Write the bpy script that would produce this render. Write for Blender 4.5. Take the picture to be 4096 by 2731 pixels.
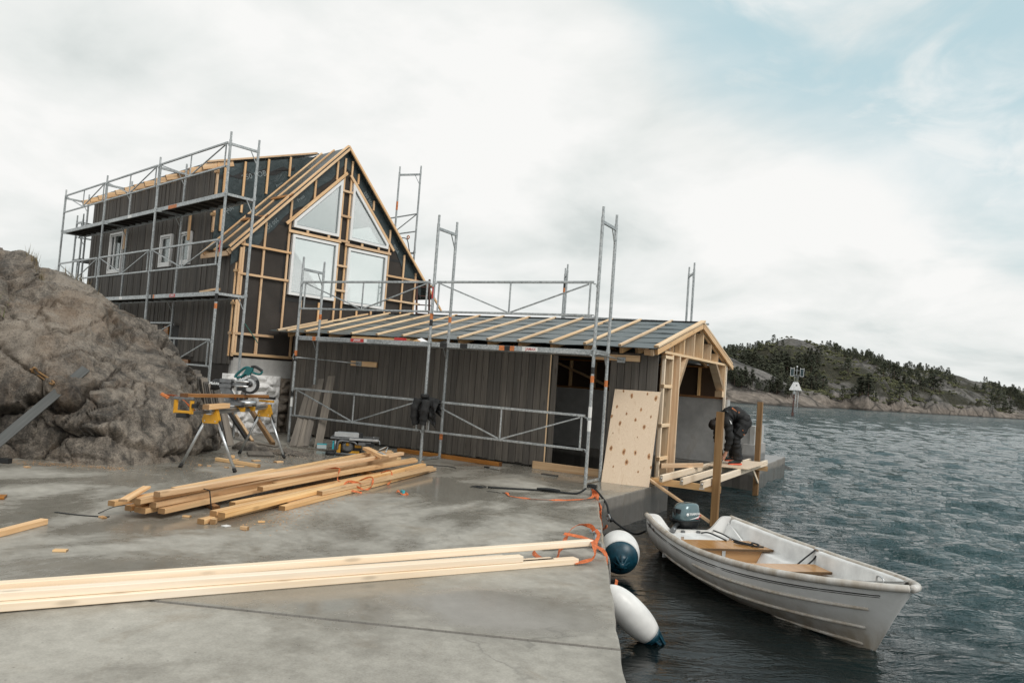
import bpy, bmesh, math, random
import numpy as np
from mathutils import Vector, Matrix, Euler, noise
random.seed(7); np.random.seed(7)
R = math.radians
for o in list(bpy.data.objects): bpy.data.objects.remove(o)
SC = bpy.context.scene
COL = SC.collection

# ------------------------------------------------------------------ camera
# world axes: +X runs along the boathouse wall towards the open water, +Y away from the viewer, quay top is z = 0
def _cam():
    pit, rol, ta = R(2.82), R(4.12), R(-61.0)
    XW = Vector((-math.sin(ta), -math.cos(ta))); YW = Vector((math.cos(ta), -math.sin(ta)))
    W = lambda x, y, z: Vector((x*XW.x+y*XW.y, x*YW.x+y*YW.y, z))
    fw = W(0, math.cos(pit), math.sin(pit)); up = W(0, -math.sin(pit), math.cos(pit)); rt = W(1, 0, 0)
    r2 = rt*math.cos(rol)+up*math.sin(rol); u2 = up*math.cos(rol)-rt*math.sin(rol)
    M = Matrix((r2, u2, -fw)).transposed().to_4x4(); M.translation = (0, 0, 1.475)
    c = bpy.data.cameras.new('camera'); o = bpy.data.objects.new('camera', c); COL.objects.link(o)
    o.matrix_world = M; c.sensor_width = 36; c.lens = 26.37; c.clip_start = .05; c.clip_end = 4000
    SC.camera = o
_cam()

# ------------------------------------------------------------------ node helpers
def N(nt, t, ins=None, **props):
    n = nt.nodes.new(t)
    for k, v in props.items(): setattr(n, k, v)
    for k, v in (ins or {}).items():
        s = n.inputs[k]
        if isinstance(v, bpy.types.NodeSocket): nt.links.new(v, s)
        else: s.default_value = v
    return n
def ramp(nt, fac, stops, interp='LINEAR'):
    n = N(nt, 'ShaderNodeValToRGB', {'Fac': fac}); e = n.color_ramp; e.interpolation = interp
    while len(e.elements) < len(stops): e.elements.new(.5)
    for el, (p, c) in zip(e.elements, stops):
        el.position = p; el.color = (*c, 1) if len(c) == 3 else c
    return n.outputs['Color']
def g(v): return (v, v, v)
def mix(nt, f, a, b, bt='MIX'):
    n = N(nt, 'ShaderNodeMix', data_type='RGBA', blend_type=bt, clamp_result=False)
    for i, v in ((0, f), (6, a), (7, b)):
        if isinstance(v, bpy.types.NodeSocket): nt.links.new(v, n.inputs[i])
        else: n.inputs[i].default_value = v if i == 0 else (*v[:3], 1)
    return n.outputs[2]
def math_(nt, op, a, b=0., c=0., clamp=False):
    n = N(nt, 'ShaderNodeMath', operation=op, use_clamp=clamp)
    for i, v in enumerate((a, b, c)):
        if isinstance(v, bpy.types.NodeSocket): nt.links.new(v, n.inputs[i])
        else: n.inputs[i].default_value = v
    return n.outputs[0]
def vmath(nt, op, a, b):
    n = N(nt, 'ShaderNodeVectorMath', operation=op)
    for i, v in enumerate((a, b)):
        if isinstance(v, bpy.types.NodeSocket): nt.links.new(v, n.inputs[i])
        else: n.inputs[i].default_value = v
    return n.outputs[0]
def noise_(nt, vec, scale, detail=4, rough=.55, dist=0., lac=2.):
    return N(nt, 'ShaderNodeTexNoise', {'Vector': vec, 'Scale': scale, 'Detail': detail, 'Roughness': rough, 'Distortion': dist, 'Lacunarity': lac}).outputs['Fac']
def bump(nt, h, s=.3, d=.01, nrm=None):
    ins = {'Height': h, 'Strength': s, 'Distance': d}
    if nrm is not None: ins['Normal'] = nrm
    return N(nt, 'ShaderNodeBump', ins).outputs['Normal']
def newmat(name):
    m = bpy.data.materials.new(name); m.use_nodes = True; nt = m.node_tree
    return m, nt, nt.nodes['Principled BSDF']
def setp(nt, b, **kw):
    nm = {'color': 'Base Color', 'rough': 'Roughness', 'metal': 'Metallic', 'nrm': 'Normal', 'spec': 'Specular IOR Level', 'coat': 'Coat Weight', 'coatr': 'Coat Roughness', 'ior': 'IOR', 'trans': 'Transmission Weight', 'alpha': 'Alpha'}
    for k, v in kw.items():
        s = b.inputs[nm[k]]
        if isinstance(v, bpy.types.NodeSocket): nt.links.new(v, s)
        else: s.default_value = (*v, 1) if k == 'color' else v

# ------------------------------------------------------------------ world: bright overcast with a thinner, bluish patch towards the sea
def _world():
    w = bpy.data.worlds.new('World'); SC.world = w; w.use_nodes = True; nt = w.node_tree; nt.nodes.clear()
    sky = N(nt, 'ShaderNodeTexSky', sky_type='NISHITA', sun_disc=False, sun_elevation=R(42), sun_rotation=R(105), air_density=1.2, dust_density=2.5, ozone_density=2.)
    d = N(nt, 'ShaderNodeTexCoord').outputs['Generated']
    sp = N(nt, 'ShaderNodeSeparateXYZ', {0: d})
    zc = math_(nt, 'MAXIMUM', sp.outputs['Z'], 0.02)
    # project on a cloud deck
    q = math_(nt, 'DIVIDE', 1., math_(nt, 'ADD', zc, .28))
    v = N(nt, 'ShaderNodeCombineXYZ', {0: math_(nt, 'MULTIPLY', sp.outputs['X'], q), 1: math_(nt, 'MULTIPLY', sp.outputs['Y'], q), 2: zc}).outputs[0]
    n1 = noise_(nt, vmath(nt, 'ADD', v, (3.1, 1.7, 0.4)), 0.95, 6, .50, .25)
    n2 = noise_(nt, vmath(nt, 'ADD', v, (7.7, -2.2, 2.0)), 1.9, 7, .52, .3)
    # a break in the cloud deck out over the water
    dt = N(nt, 'ShaderNodeVectorMath', {0: N(nt, 'ShaderNodeVectorMath', {0: d}, operation='NORMALIZE').outputs[0], 1: (.16, .76, .63)}, operation='DOT_PRODUCT').outputs['Value']
    side = N(nt, 'ShaderNodeMapRange', {0: dt, 1: .76, 2: 1.0, 3: 0., 4: .80}, interpolation_type='SMOOTHSTEP').outputs[0]
    cov = math_(nt, 'ADD', math_(nt, 'MULTIPLY', n1, 1.0), math_(nt, 'MULTIPLY', n2, .75))
    cov = math_(nt, 'SUBTRACT', cov, side)
    f = N(nt, 'ShaderNodeMapRange', {0: cov, 1: .22, 2: .72, 3: 0., 4: 1.}, interpolation_type='SMOOTHSTEP').outputs[0]
    cl = ramp(nt, math_(nt, 'ADD', math_(nt, 'MULTIPLY', n2, .70), math_(nt, 'MULTIPLY', n1, .30)), [(.36, (5.7, 6.15, 6.05)), (.46, (7.4, 7.65, 7.5)), (.57, (8.7, 8.7, 8.55))])
    n3 = noise_(nt, vmath(nt, 'ADD', v, (-4.3, 6.2, 1.)), 3.4, 8, .58, .6)
    ws = N(nt, 'ShaderNodeMapRange', {0: math_(nt, 'ADD', math_(nt, 'MULTIPLY', n3, .65), math_(nt, 'MULTIPLY', n2, .45)), 1: .47, 2: .70, 3: 0., 4: .8}, interpolation_type='SMOOTHSTEP').outputs[0]
    f = math_(nt, 'MAXIMUM', f, ws)
    thin = (5.4, 7.15, 7.5)
    blue = mix(nt, .80, sky.outputs[0], thin)
    c = mix(nt, f, blue, cl)
    bg = N(nt, 'ShaderNodeBackground', {0: c, 1: .1})
    nt.links.new(bg.outputs[0], N(nt, 'ShaderNodeOutputWorld').inputs[0])
_world()
def _sun():
    l = bpy.data.lights.new('sun', 'SUN'); l.energy = 1.5; l.angle = R(25); l.color = (1, .965, .92)
    o = bpy.data.objects.new('sun', l); COL.objects.link(o)
    o.rotation_euler = Vector((-.80, .22, -.78)).to_track_quat('-Z', 'Y').to_euler()
_sun()
SC.view_settings.view_transform = 'Standard'; SC.view_settings.look = 'None'
SC.view_settings.exposure = 0.12; SC.view_settings.gamma = 1.0; SC.view_settings.use_curve_mapping = False

# ------------------------------------------------------------------ scene helpers
WM = {}      # world matrix by object name
FR = {}      # frame (coordinate system in which a thing's pieces are given) by object name
I4 = Matrix.Identity(4)
def T(x, y, z): return Matrix.Translation((x, y, z))
def RZ(a): return Matrix.Rotation(a, 4, 'Z')
def _link(o, Mw, parent):
    COL.objects.link(o)
    if parent is not None:
        o.parent = parent; o.matrix_basis = WM[parent.name].inverted() @ Mw; FR[o.name] = FR[parent.name]
    else:
        o.matrix_basis = Mw; FR.setdefault(o.name, I4)
    WM[o.name] = Mw
    return o
def tag(o, label=None, cat=None, group=None, kind=None):
    for k, v in (('label', label), ('category', cat), ('group', group), ('kind', kind)):
        if v: o[k] = v
    return o
def thing(name, label, cat, base=(0, 0, 0), frame=I4, group=None):
    o = bpy.data.objects.new(name, None); o.empty_display_size = .1
    FR[o.name] = frame; Mw = frame @ T(*base)
    _link(o, Mw, None); FR[o.name] = frame
    return tag(o, label, cat, group)
def obj(name, me, mat=None, parent=None, M=I4, frame=None):
    """M is given in the frame of the parent (or in `frame` / world for a top-level mesh)"""
    if mat is not None and not me.materials: me.materials.append(mat)
    o = bpy.data.objects.new(name, me)
    F = FR[parent.name] if parent is not None else (frame or I4)
    FR[o.name] = F
    _link(o, F @ M, parent); FR[o.name] = F
    return o
def mesh_from(verts, faces, name='mesh', smooth=False, mats=None, fm=None):
    me = bpy.data.meshes.new(name); me.from_pydata([tuple(v) for v in verts], [], [tuple(f) for f in faces])
    if mats:
        for m in mats: me.materials.append(m)
    if fm is not None: me.polygons.foreach_set('material_index', fm)
    if smooth: me.polygons.foreach_set('use_smooth', [True]*len(me.polygons))
    me.validate(); me.update(); return me
_cache = {}
def bar_mesh(L, w, h, mat, ch=None):
    """bar along local X, chamfered long edges"""
    if ch is None: ch = min(.004, .12*min(w, h))
    k = (round(L, 3), round(w, 4), round(h, 4), mat.name, round(ch, 4))
    if k in _cache: return _cache[k]
    a, b = w/2, h/2
    sec = [(-a+ch, -b), (a-ch, -b), (a, -b+ch), (a, b-ch), (a-ch, b), (-a+ch, b), (-a, b-ch), (-a, -b+ch)]
    V = [(-L/2, y, z) for y, z in sec]+[(L/2, y, z) for y, z in sec]
    Fc = [(i, (i+1) % 8, 8+(i+1) % 8, 8+i) for i in range(8)]+[tuple(range(7, -1, -1)), tuple(range(8, 16))]
    me = mesh_from(V, Fc, 'bar'); me.materials.append(mat); _cache[k] = me; return me
def axes(d, up=Vector((0, 0, 1))):
    x = d.normalized(); up = Vector(up)
    if abs(x.dot(up.normalized())) > .995: up = Vector((0, 1, 0)) if abs(x.y) < .9 else Vector((1, 0, 0))
    y = up.cross(x).normalized(); z = x.cross(y)
    return Matrix((x, y, z)).transposed()
def beam(name, p0, p1, w, h, mat, parent=None, up=(0, 0, 1), ch=None, frame=None):
    p0, p1 = Vector(p0), Vector(p1); d = p1-p0
    M = axes(d, up).to_4x4(); M.translation = (p0+p1)/2
    return obj(name, bar_mesh(d.length, w, h, mat, ch), mat, parent, M, frame)
def box(name, a, b, mat, parent=None, frame=None, ch=None):
    a, b = Vector(a), Vector(b); s = [abs(b[i]-a[i]) for i in range(3)]; c = (a+b)/2
    k = s.index(max(s)); d = Vector((0, 0, 0)); d[k] = s[k]
    if k == 0: w, h, up = s[1], s[2], (0, 0, 1)
    elif k == 1: w, h, up = s[0], s[2], (0, 0, 1)
    else: w, h, up = s[0], s[1], (0, 1, 0)
    return beam(name, c-d/2, c+d/2, w, h, mat, parent, up, ch, frame)
def prism(name, poly, ext, mat, parent=None, frame=None, M=I4):
    """planar polygon extruded by vector ext"""
    n = len(poly); P = [Vector(p) for p in poly]; e = Vector(ext)
    c = sum((P[i] for i in range(n)), Vector())/n
    nrm = sum(((P[i]-c).cross(P[(i+1) % n]-c) for i in range(n)), Vector())
    if nrm.dot(e) > 0: P = P[::-1]
    V = [p-c for p in P]+[p+e-c for p in P]
    F = [tuple(range(n)), tuple(range(2*n-1, n-1, -1))]+[(i, n+i, n+(i+1) % n, (i+1) % n)[::1] for i in range(n)]
    me = mesh_from(V, F, name)
    bm = bmesh.new(); bm.from_mesh(me); bmesh.ops.recalc_face_normals(bm, faces=bm.faces[:]); bm.to_mesh(me); bm.free()
    return obj(name, me, mat, parent, M @ T(*c), frame)
def smooth_path(pts, k=6):
    P = [Vector(p) for p in pts]
    if len(P) < 3: return P
    out = []
    for i in range(len(P)-1):
        a, b, c, d = P[max(i-1, 0)], P[i], P[i+1], P[min(i+2, len(P)-1)]
        for j in range(k):
            t = j/k
            out.append(.5*((2*b)+(c-a)*t+(2*a-5*b+4*c-d)*t*t+(3*b-a-3*c+d)*t**3))
    out.append(P[-1]); return out
def tube(name, pts, r, mat, parent=None, n=8, frame=None, smooth=True, k=5, rr=None):
    P = smooth_path(pts, k) if smooth else [Vector(p) for p in pts]
    c = sum(P, Vector())/len(P); V = []; F = []; prev = None
    for i, p in enumerate(P):
        d = (P[min(i+1, len(P)-1)]-P[max(i-1, 0)]).normalized()
        if prev is None: a = d.orthogonal().normalized()
        else:
            a = prev-d*prev.dot(d); a = a.normalized() if a.length > 1e-6 else d.orthogonal().normalized()
        prev = a; b = d.cross(a); ri = r if rr is None else rr(i/(len(P)-1))
        for j in range(n):
            t = 2*math.pi*j/n; V.append(p-c+a*(math.cos(t)*ri)+b*(math.sin(t)*ri))
    m = len(P)
    for i in range(m-1):
        for j in range(n): F.append((i*n+j, i*n+(j+1) % n, (i+1)*n+(j+1) % n, (i+1)*n+j))
    F.append(tuple(range(n-1, -1, -1))); F.append(tuple(range((m-1)*n, m*n)))
    return obj(name, mesh_from(V, F, name, True), mat, parent, T(*c), frame)
def ribbon(name, pts, width, mat, parent=None, side=(0, 0, 1), th=.002, frame=None, k=5, twist=0.):
    """flat webbing strap"""
    P = smooth_path(pts, k); c = sum(P, Vector())/len(P); V = []; F = []; s0 = Vector(side)
    for i, p in enumerate(P):
        d = (P[min(i+1, len(P)-1)]-P[max(i-1, 0)]).normalized()
        s = s0-d*s0.dot(d); s = s.normalized() if s.length > 1e-4 else d.orthogonal().normalized()
        if twist: s = Matrix.Rotation(twist*math.sin(i*.55)+twist*.5*math.sin(i*1.3+1), 3, d) @ s
        nn = d.cross(s)
        for a, b in ((-1, -1), (1, -1), (1, 1), (-1, 1)): V.append(p-c+s*(a*width/2)+nn*(b*th/2))
    m = len(P)
    for i in range(m-1):
        for j in range(4): F.append((i*4+j, i*4+(j+1) % 4, i*4+4+(j+1) % 4, i*4+4+j))
    F += [(3, 2, 1, 0), tuple(range(4*m-4, 4*m))]
    return obj(name, mesh_from(V, F, name), mat, parent, T(*c), frame)
def lathe(name, prof, mat, parent=None, M=I4, n=20, frame=None, smooth=True, ang=None):
    """profile [(r,z)] about local Z"""
    V = []; F = []; m = len(prof)
    for r, z in prof:
        for j in range(n): t = 2*math.pi*j/n; V.append((max(r, 1e-4)*math.cos(t), max(r, 1e-4)*math.sin(t), z))
    for i in range(m-1):
        for j in range(n): F.append((i*n+j, i*n+(j+1) % n, (i+1)*n+(j+1) % n, (i+1)*n+j))
    F += [tuple(range(n-1, -1, -1)), tuple(range((m-1)*n, m*n))]
    return obj(name, mesh_from(V, F, name, smooth), mat, parent, M, frame)
def frame_at(p, d, up=(0, 0, 1)):
    """matrix whose local Z points along d"""
    z = Vector(d).normalized(); x = Vector(up).cross(z)
    if x.length < 1e-4: x = Vector((1, 0, 0)).cross(z)
    x.normalize(); y = z.cross(x); M = Matrix((x, y, z)).transposed().to_4x4(); M.translation = p; return M
def loft(name, rings, mat, parent=None, M=I4, frame=None, smooth=True, cap=True):
    n = len(rings[0]); V = [v for r in rings for v in r]; F = []
    for i in range(len(rings)-1):
        for j in range(n): F.append((i*n+j, i*n+(j+1) % n, (i+1)*n+(j+1) % n, (i+1)*n+j))
    if cap: F += [tuple(range(n-1, -1, -1)), tuple(range((len(rings)-1)*n, len(rings)*n))]
    me = mesh_from(V, F, name, smooth)
    bm = bmesh.new(); bm.from_mesh(me); bmesh.ops.recalc_face_normals(bm, faces=bm.faces[:]); bm.to_mesh(me); bm.free()
    return obj(name, me, mat, parent, M, frame)
def lettering(name, text, size, mat, parent, M, shear=0., bold=0., depth=.0006, sx=1.):
    """flat printed words as mesh: local X along the text, local Z out of the surface"""
    c = bpy.data.curves.new('txt', 'FONT'); c.body = text; c.size = size; c.align_x = 'CENTER'; c.align_y = 'CENTER'; c.shear = shear; c.extrude = depth; c.offset = bold; c.resolution_u = 2
    t = bpy.data.objects.new('txt', c); COL.objects.link(t)
    me = bpy.data.meshes.new_from_object(t.evaluated_get(bpy.context.evaluated_depsgraph_get()))
    bpy.data.objects.remove(t); me.materials.clear()
    if sx != 1: me.transform(Matrix.Diagonal((sx, 1, 1, 1)))
    return obj(name, me, mat, parent, M)
def surfM(p, x, n):
    """matrix with local X along x and local Z along normal n"""
    z = Vector(n).normalized(); x = Vector(x); x = (x-z*x.dot(z)).normalized(); y = z.cross(x)
    M = Matrix((x, y, z)).transposed().to_4x4(); M.translation = Vector(p); return M

# ------------------------------------------------------------------ materials
def objvec(nt, scale=(1, 1, 1), rnd=True):
    tc = N(nt, 'ShaderNodeTexCoord').outputs['Object']; v = tc
    if rnd:
        r = N(nt, 'ShaderNodeObjectInfo').outputs['Random']
        rv = N(nt, 'ShaderNodeCombineXYZ', {0: math_(nt, 'MULTIPLY', r, 37.), 1: math_(nt, 'MULTIPLY', r, 91.), 2: math_(nt, 'MULTIPLY', r, 53.)}).outputs[0]
        v = vmath(nt, 'ADD', tc, rv)
    return vmath(nt, 'MULTIPLY', v, scale)
def rndval(nt, lo, hi):
    r = N(nt, 'ShaderNodeObjectInfo').outputs['Random']
    return N(nt, 'ShaderNodeMapRange', {0: r, 1: 0., 2: 1., 3: lo, 4: hi}).outputs[0]
def wood(name, light, dark, knot=.5, rough=.62, var=.16, grain=1., wet=0., bm=.25, endc=.42):
    m, nt, b = newmat(name)
    v = objvec(nt, (1., 1., 1.))
    gr = noise_(nt, vmath(nt, 'MULTIPLY', v, (1.1, 34*grain, 34*grain)), 1., 5, .6, .25)
    bl = noise_(nt, vmath(nt, 'MULTIPLY', v, (.9, 5, 5)), 1., 3, .5)
    f = math_(nt, 'ADD', math_(nt, 'MULTIPLY', gr, .62), math_(nt, 'MULTIPLY', bl, .38))
    c = ramp(nt, f, [(.34, dark), (.50, tuple((a+d)/2 for a, d in zip(light, dark))), (.62, light)])
    kv = vmath(nt, 'MULTIPLY', v, (2.3, 9., 9.))
    vo = N(nt, 'ShaderNodeTexVoronoi', {'Vector': kv, 'Scale': 1., 'Randomness': 1.}, feature='F1').outputs['Distance']
    k = N(nt, 'ShaderNodeMapRange', {0: vo, 1: .06, 2: .20, 3: knot, 4: 0.}, interpolation_type='SMOOTHSTEP').outputs[0]
    c = mix(nt, k, c, tuple(x*.30 for x in dark))
    hv = N(nt, 'ShaderNodeHueSaturation', {'Hue': .5, 'Saturation': rndval(nt, .9, 1.08), 'Value': rndval(nt, 1-var, 1+var), 'Color': c})
    # sawn end grain (local X faces) is darker
    tn = N(nt, 'ShaderNodeTexCoord').outputs['Normal']; ax = math_(nt, 'ABSOLUTE', N(nt, 'ShaderNodeSeparateXYZ', {0: tn}).outputs['X'])
    e = N(nt, 'ShaderNodeMapRange', {0: ax, 1: .7, 2: .95, 3: 0., 4: 1.}).outputs[0]
    ec = mix(nt, .85, hv.outputs[0], tuple(x*endc for x in dark))
    c = mix(nt, e, hv.outputs[0], ec)
    setp(nt, b, color=c, rough=rough if not wet else math_(nt, 'SUBTRACT', rough, math_(nt, 'MULTIPLY', bl, wet)), nrm=bump(nt, gr, bm, .002), spec=.35)
    return m
def plain(name, color, rough=.5, metal=0., var=.0, nscale=0., namp=.12, bmp=0., coat=0., spec=.5):
    m, nt, b = newmat(name); c = color
    if nscale:
        v = objvec(nt); n = noise_(nt, v, nscale, 6, .6)
        c = ramp(nt, n, [(.3, tuple(max(0, x*(1-namp*2)) for x in color)), (.7, tuple(min(1, x*(1+namp*1.6)) for x in color))])
        if bmp: setp(nt, b, nrm=bump(nt, n, bmp, .004))
    if var:
        c = N(nt, 'ShaderNodeHueSaturation', {'Value': rndval(nt, 1-var, 1+var), 'Color': (*c, 1) if isinstance(c, tuple) else c}).outputs[0]
    setp(nt, b, color=c, rough=rough, metal=metal, coat=coat, spec=spec)
    return m
MT = {}
MT['pine'] = wood('fresh_pine', (.88, .69, .47), (.68, .45, .25), .35, .6, .10)
MT['white_pine'] = wood('pale_planed_pine', (.93, .81, .66), (.84, .67, .48), .4, .55, .04, .8)
MT['batten'] = wood('batten_pine', (.84, .60, .37), (.58, .34, .165), .4, .6, .14)
MT['orange'] = wood('treated_pine', (.80, .55, .295), (.55, .305, .13), .4, .5, .16, 1., .2)
MT['orange_dark'] = wood('wet_treated_pine', (.40, .19, .065), (.22, .09, .028), .4, .45, .2, 1., .2)
MT['post'] = wood('weathered_post', (.33, .20, .095), (.18, .10, .042), .4, .65, .08)
MT['stain'] = wood('stained_cladding', (.124, .111, .097), (.060, .054, .047), .35, .7, .17, .8)
MT['stain2'] = wood('stained_cladding_boathouse', (.150, .134, .115), (.076, .068, .059), .4, .6, .17, .8)
MT['grey_board'] = wood('grey_weathered_board', (.235, .205, .170), (.11, .095, .08), .3, .7, .1, .8)
MT['grey_plank'] = wood('grey_stained_plank', (.105, .108, .104), (.06, .062, .06), .1, .6, .05, .8)
MT['ply'] = None
def _galv():
    m, nt, b = newmat('galvanised_steel'); v = objvec(nt)
    vo = N(nt, 'ShaderNodeTexVoronoi', {'Vector': v, 'Scale': 55.}).outputs['Color']
    s = N(nt, 'ShaderNodeSeparateColor', {0: vo}).outputs[0]
    n = noise_(nt, vmath(nt, 'MULTIPLY', v, (.6, 1, 1)), 5., 6, .65)
    f = math_(nt, 'ADD', math_(nt, 'MULTIPLY', s, .35), math_(nt, 'MULTIPLY', n, .65))
    c = ramp(nt, f, [(.25, (.24, .26, .265)), (.5, (.40, .425, .43)), (.75, (.56, .58, .58))])
    dirt = noise_(nt, v, 2.3, 7, .7)
    c = mix(nt, N(nt, 'ShaderNodeMapRange', {0: dirt, 1: .60, 2: .74, 3: 0., 4: .55}).outputs[0], c, (.13, .11, .09))
    setp(nt, b, color=c, metal=.55, rough=math_(nt, 'ADD', .34, math_(nt, 'MULTIPLY', n, .25)), nrm=bump(nt, n, .06, .002)); return m
MT['galv'] = _galv()
MT['steel'] = plain('bright_steel', (.62, .63, .63), .28, .9, 0, 14., .1)
MT['alu'] = plain('aluminium_tube', (.58, .60, .61), .32, .8, 0, 9., .08)
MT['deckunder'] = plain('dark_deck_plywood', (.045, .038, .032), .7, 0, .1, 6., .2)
MT['spray_orange'] = plain('sprayed_orange', (.62, .20, .06), .6, 0, 0, 30., .25)
MT['spray_black'] = plain('sprayed_black', (.018, .018, .018), .6, 0, 0, 30., .25)
MT['red_label'] = plain('red_label', (.55, .045, .04), .4)
MT['white_label'] = plain('white_label', (.78, .78, .76), .45)
MT['white_ink'] = plain('white_print', (.80, .82, .82), .5)
MT['grey_ink'] = plain('pale_grey_print', (.24, .28, .29), .5)
MT['black'] = plain('black_plastic', (.014, .015, .016), .42, 0, 0, 20., .2)
MT['rubber'] = plain('black_rubber', (.012, .012, .012), .7)
MT['yellow'] = plain('yellow_powder_coat', (.62, .31, .02), .42, 0, 0, 12., .12)
MT['teal_tool'] = plain('teal_tool_plastic', (.005, .115, .12), .38, 0, 0, 15., .1)
MT['cast'] = plain('cast_alloy', (.20, .205, .21), .4, .7, 0, 18., .15)
MT['orange_strap'] = plain('orange_webbing', (.60, .15, .045), .65, 0, 0, 40., .2)
MT['black_rope'] = plain('black_rope', (.012, .014, .015), .75, 0, 0, 120., .4, .5)
MT['grey_rope'] = plain('grey_rope', (.30, .29, .27), .85, 0, 0, 90., .25, .5)
MT['green_cord'] = plain('green_cord', (.02, .09, .07), .7)
MT['cyan'] = plain('cyan_plastic', (.03, .38, .45), .35)
MT['clear_box'] = plain('milky_plastic', (.45, .52, .53), .3)
MT['fibreboard'] = None
MT['white_paint'] = plain('white_frame_paint', (.80, .80, .79), .4, 0, 0, 4., .03)
MT['cork_brown'] = plain('raw_fibre_panel', (.075, .048, .030), .85, 0, 0, 60., .15, .2)
def _fibre():
    m, nt, b = newmat('tarred_fibreboard'); v = objvec(nt, rnd=False)
    n = noise_(nt, v, 120., 3, .6); l = noise_(nt, v, 2.2, 5, .6)
    c = ramp(nt, math_(nt, 'ADD', math_(nt, 'MULTIPLY', n, .5), math_(nt, 'MULTIPLY', l, .5)), [(.35, (.024, .020, .017)), (.65, (.056, .047, .040))])
    setp(nt, b, color=c, rough=.85, nrm=bump(nt, n, .4, .003)); return m
MT['fibreboard'] = _fibre()
def _membrane(name, a, bcol, rough, crk, streak=0.):
    m, nt, b = newmat(name); v = objvec(nt, rnd=False)
    w1 = noise_(nt, vmath(nt, 'MULTIPLY', v, (1, 1, 1)), 2.6, 6, .62, 1.2); w2 = noise_(nt, v, 14., 4, .6, .6)
    h = math_(nt, 'ADD', w1, math_(nt, 'MULTIPLY', w2, .18))
    c = ramp(nt, w1, [(.35, a), (.65, bcol)])
    if streak:
        s = noise_(nt, vmath(nt, 'MULTIPLY', v, (1.6, 60, 60)), 1., 4, .6)
        c = mix(nt, N(nt, 'ShaderNodeMapRange', {0: s, 1: .52, 2: .75, 3: 0., 4: streak}).outputs[0], c, (.21, .235, .235))
    setp(nt, b, color=c, rough=rough, nrm=bump(nt, h, crk, .05)); return m
MT['membrane'] = _membrane('roof_membrane', (.020, .033, .036), (.042, .062, .066), .36, .55)
MT['tape'] = plain('black_butyl_tape', (.014, .014, .014), .55, 0, 0, 8., .2)
MT['roofsheet'] = _membrane('grey_roof_sheet', (.060, .078, .082), (.085, .105, .108), .42, .06, .5)
def _glass(name, tint, refl):
    m, nt, b = newmat(name)
    n = noise_(nt, objvec(nt), .9, 3, .5); nr = bump(nt, n, .02, .02)
    gl = N(nt, 'ShaderNodeBsdfGlossy', {'Color': (*tint, 1), 'Roughness': .02, 'Normal': nr}); tr = N(nt, 'ShaderNodeBsdfTransparent', {'Color': (.86, .90, .89, 1)})
    mx = N(nt, 'ShaderNodeMixShader', {0: refl, 1: tr.outputs[0], 2: gl.outputs[0]}); nt.links.new(mx.outputs[0], nt.nodes['Material Output'].inputs[0]); return m
MT['coated_glass'] = _glass('coated_glass', (.93, .96, .95), .58)
MT['dark_glass'] = _glass('window_glass', (.85, .88, .88), .22)
def _ply():
    m, nt, b = newmat('birch_plywood'); v = objvec(nt, rnd=False)
    wv = vmath(nt, 'MULTIPLY', v, (1.3, 6., 1.))
    nz = N(nt, 'ShaderNodeTexNoise', {'Vector': wv, 'Scale': 1.6, 'Detail': 2., 'Distortion': .6}).outputs['Fac']
    rings = math_(nt, 'FRACT', math_(nt, 'MULTIPLY', nz, 26.))
    rr = math_(nt, 'ABSOLUTE', math_(nt, 'SUBTRACT', rings, .5))
    c = ramp(nt, rr, [(.0, (.66, .49, .33)), (.12, (.76, .60, .44)), (.5, (.80, .65, .49))])
    fl = noise_(nt, vmath(nt, 'MULTIPLY', v, (2, 50, 1)), 1., 3, .6)
    c = mix(nt, math_(nt, 'MULTIPLY', fl, .25), c, (.66, .48, .32))
    setp(nt, b, color=c, rough=.55, nrm=bump(nt, fl, .1, .002)); return m
MT['ply'] = _ply()
MT['knot'] = plain('wood_knot', (.22, .085, .03), .55, 0, .3, 40., .35)
MT['knot_ring'] = plain('wood_knot_halo', (.50, .29, .145), .6, 0, .15, 40., .2)
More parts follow.
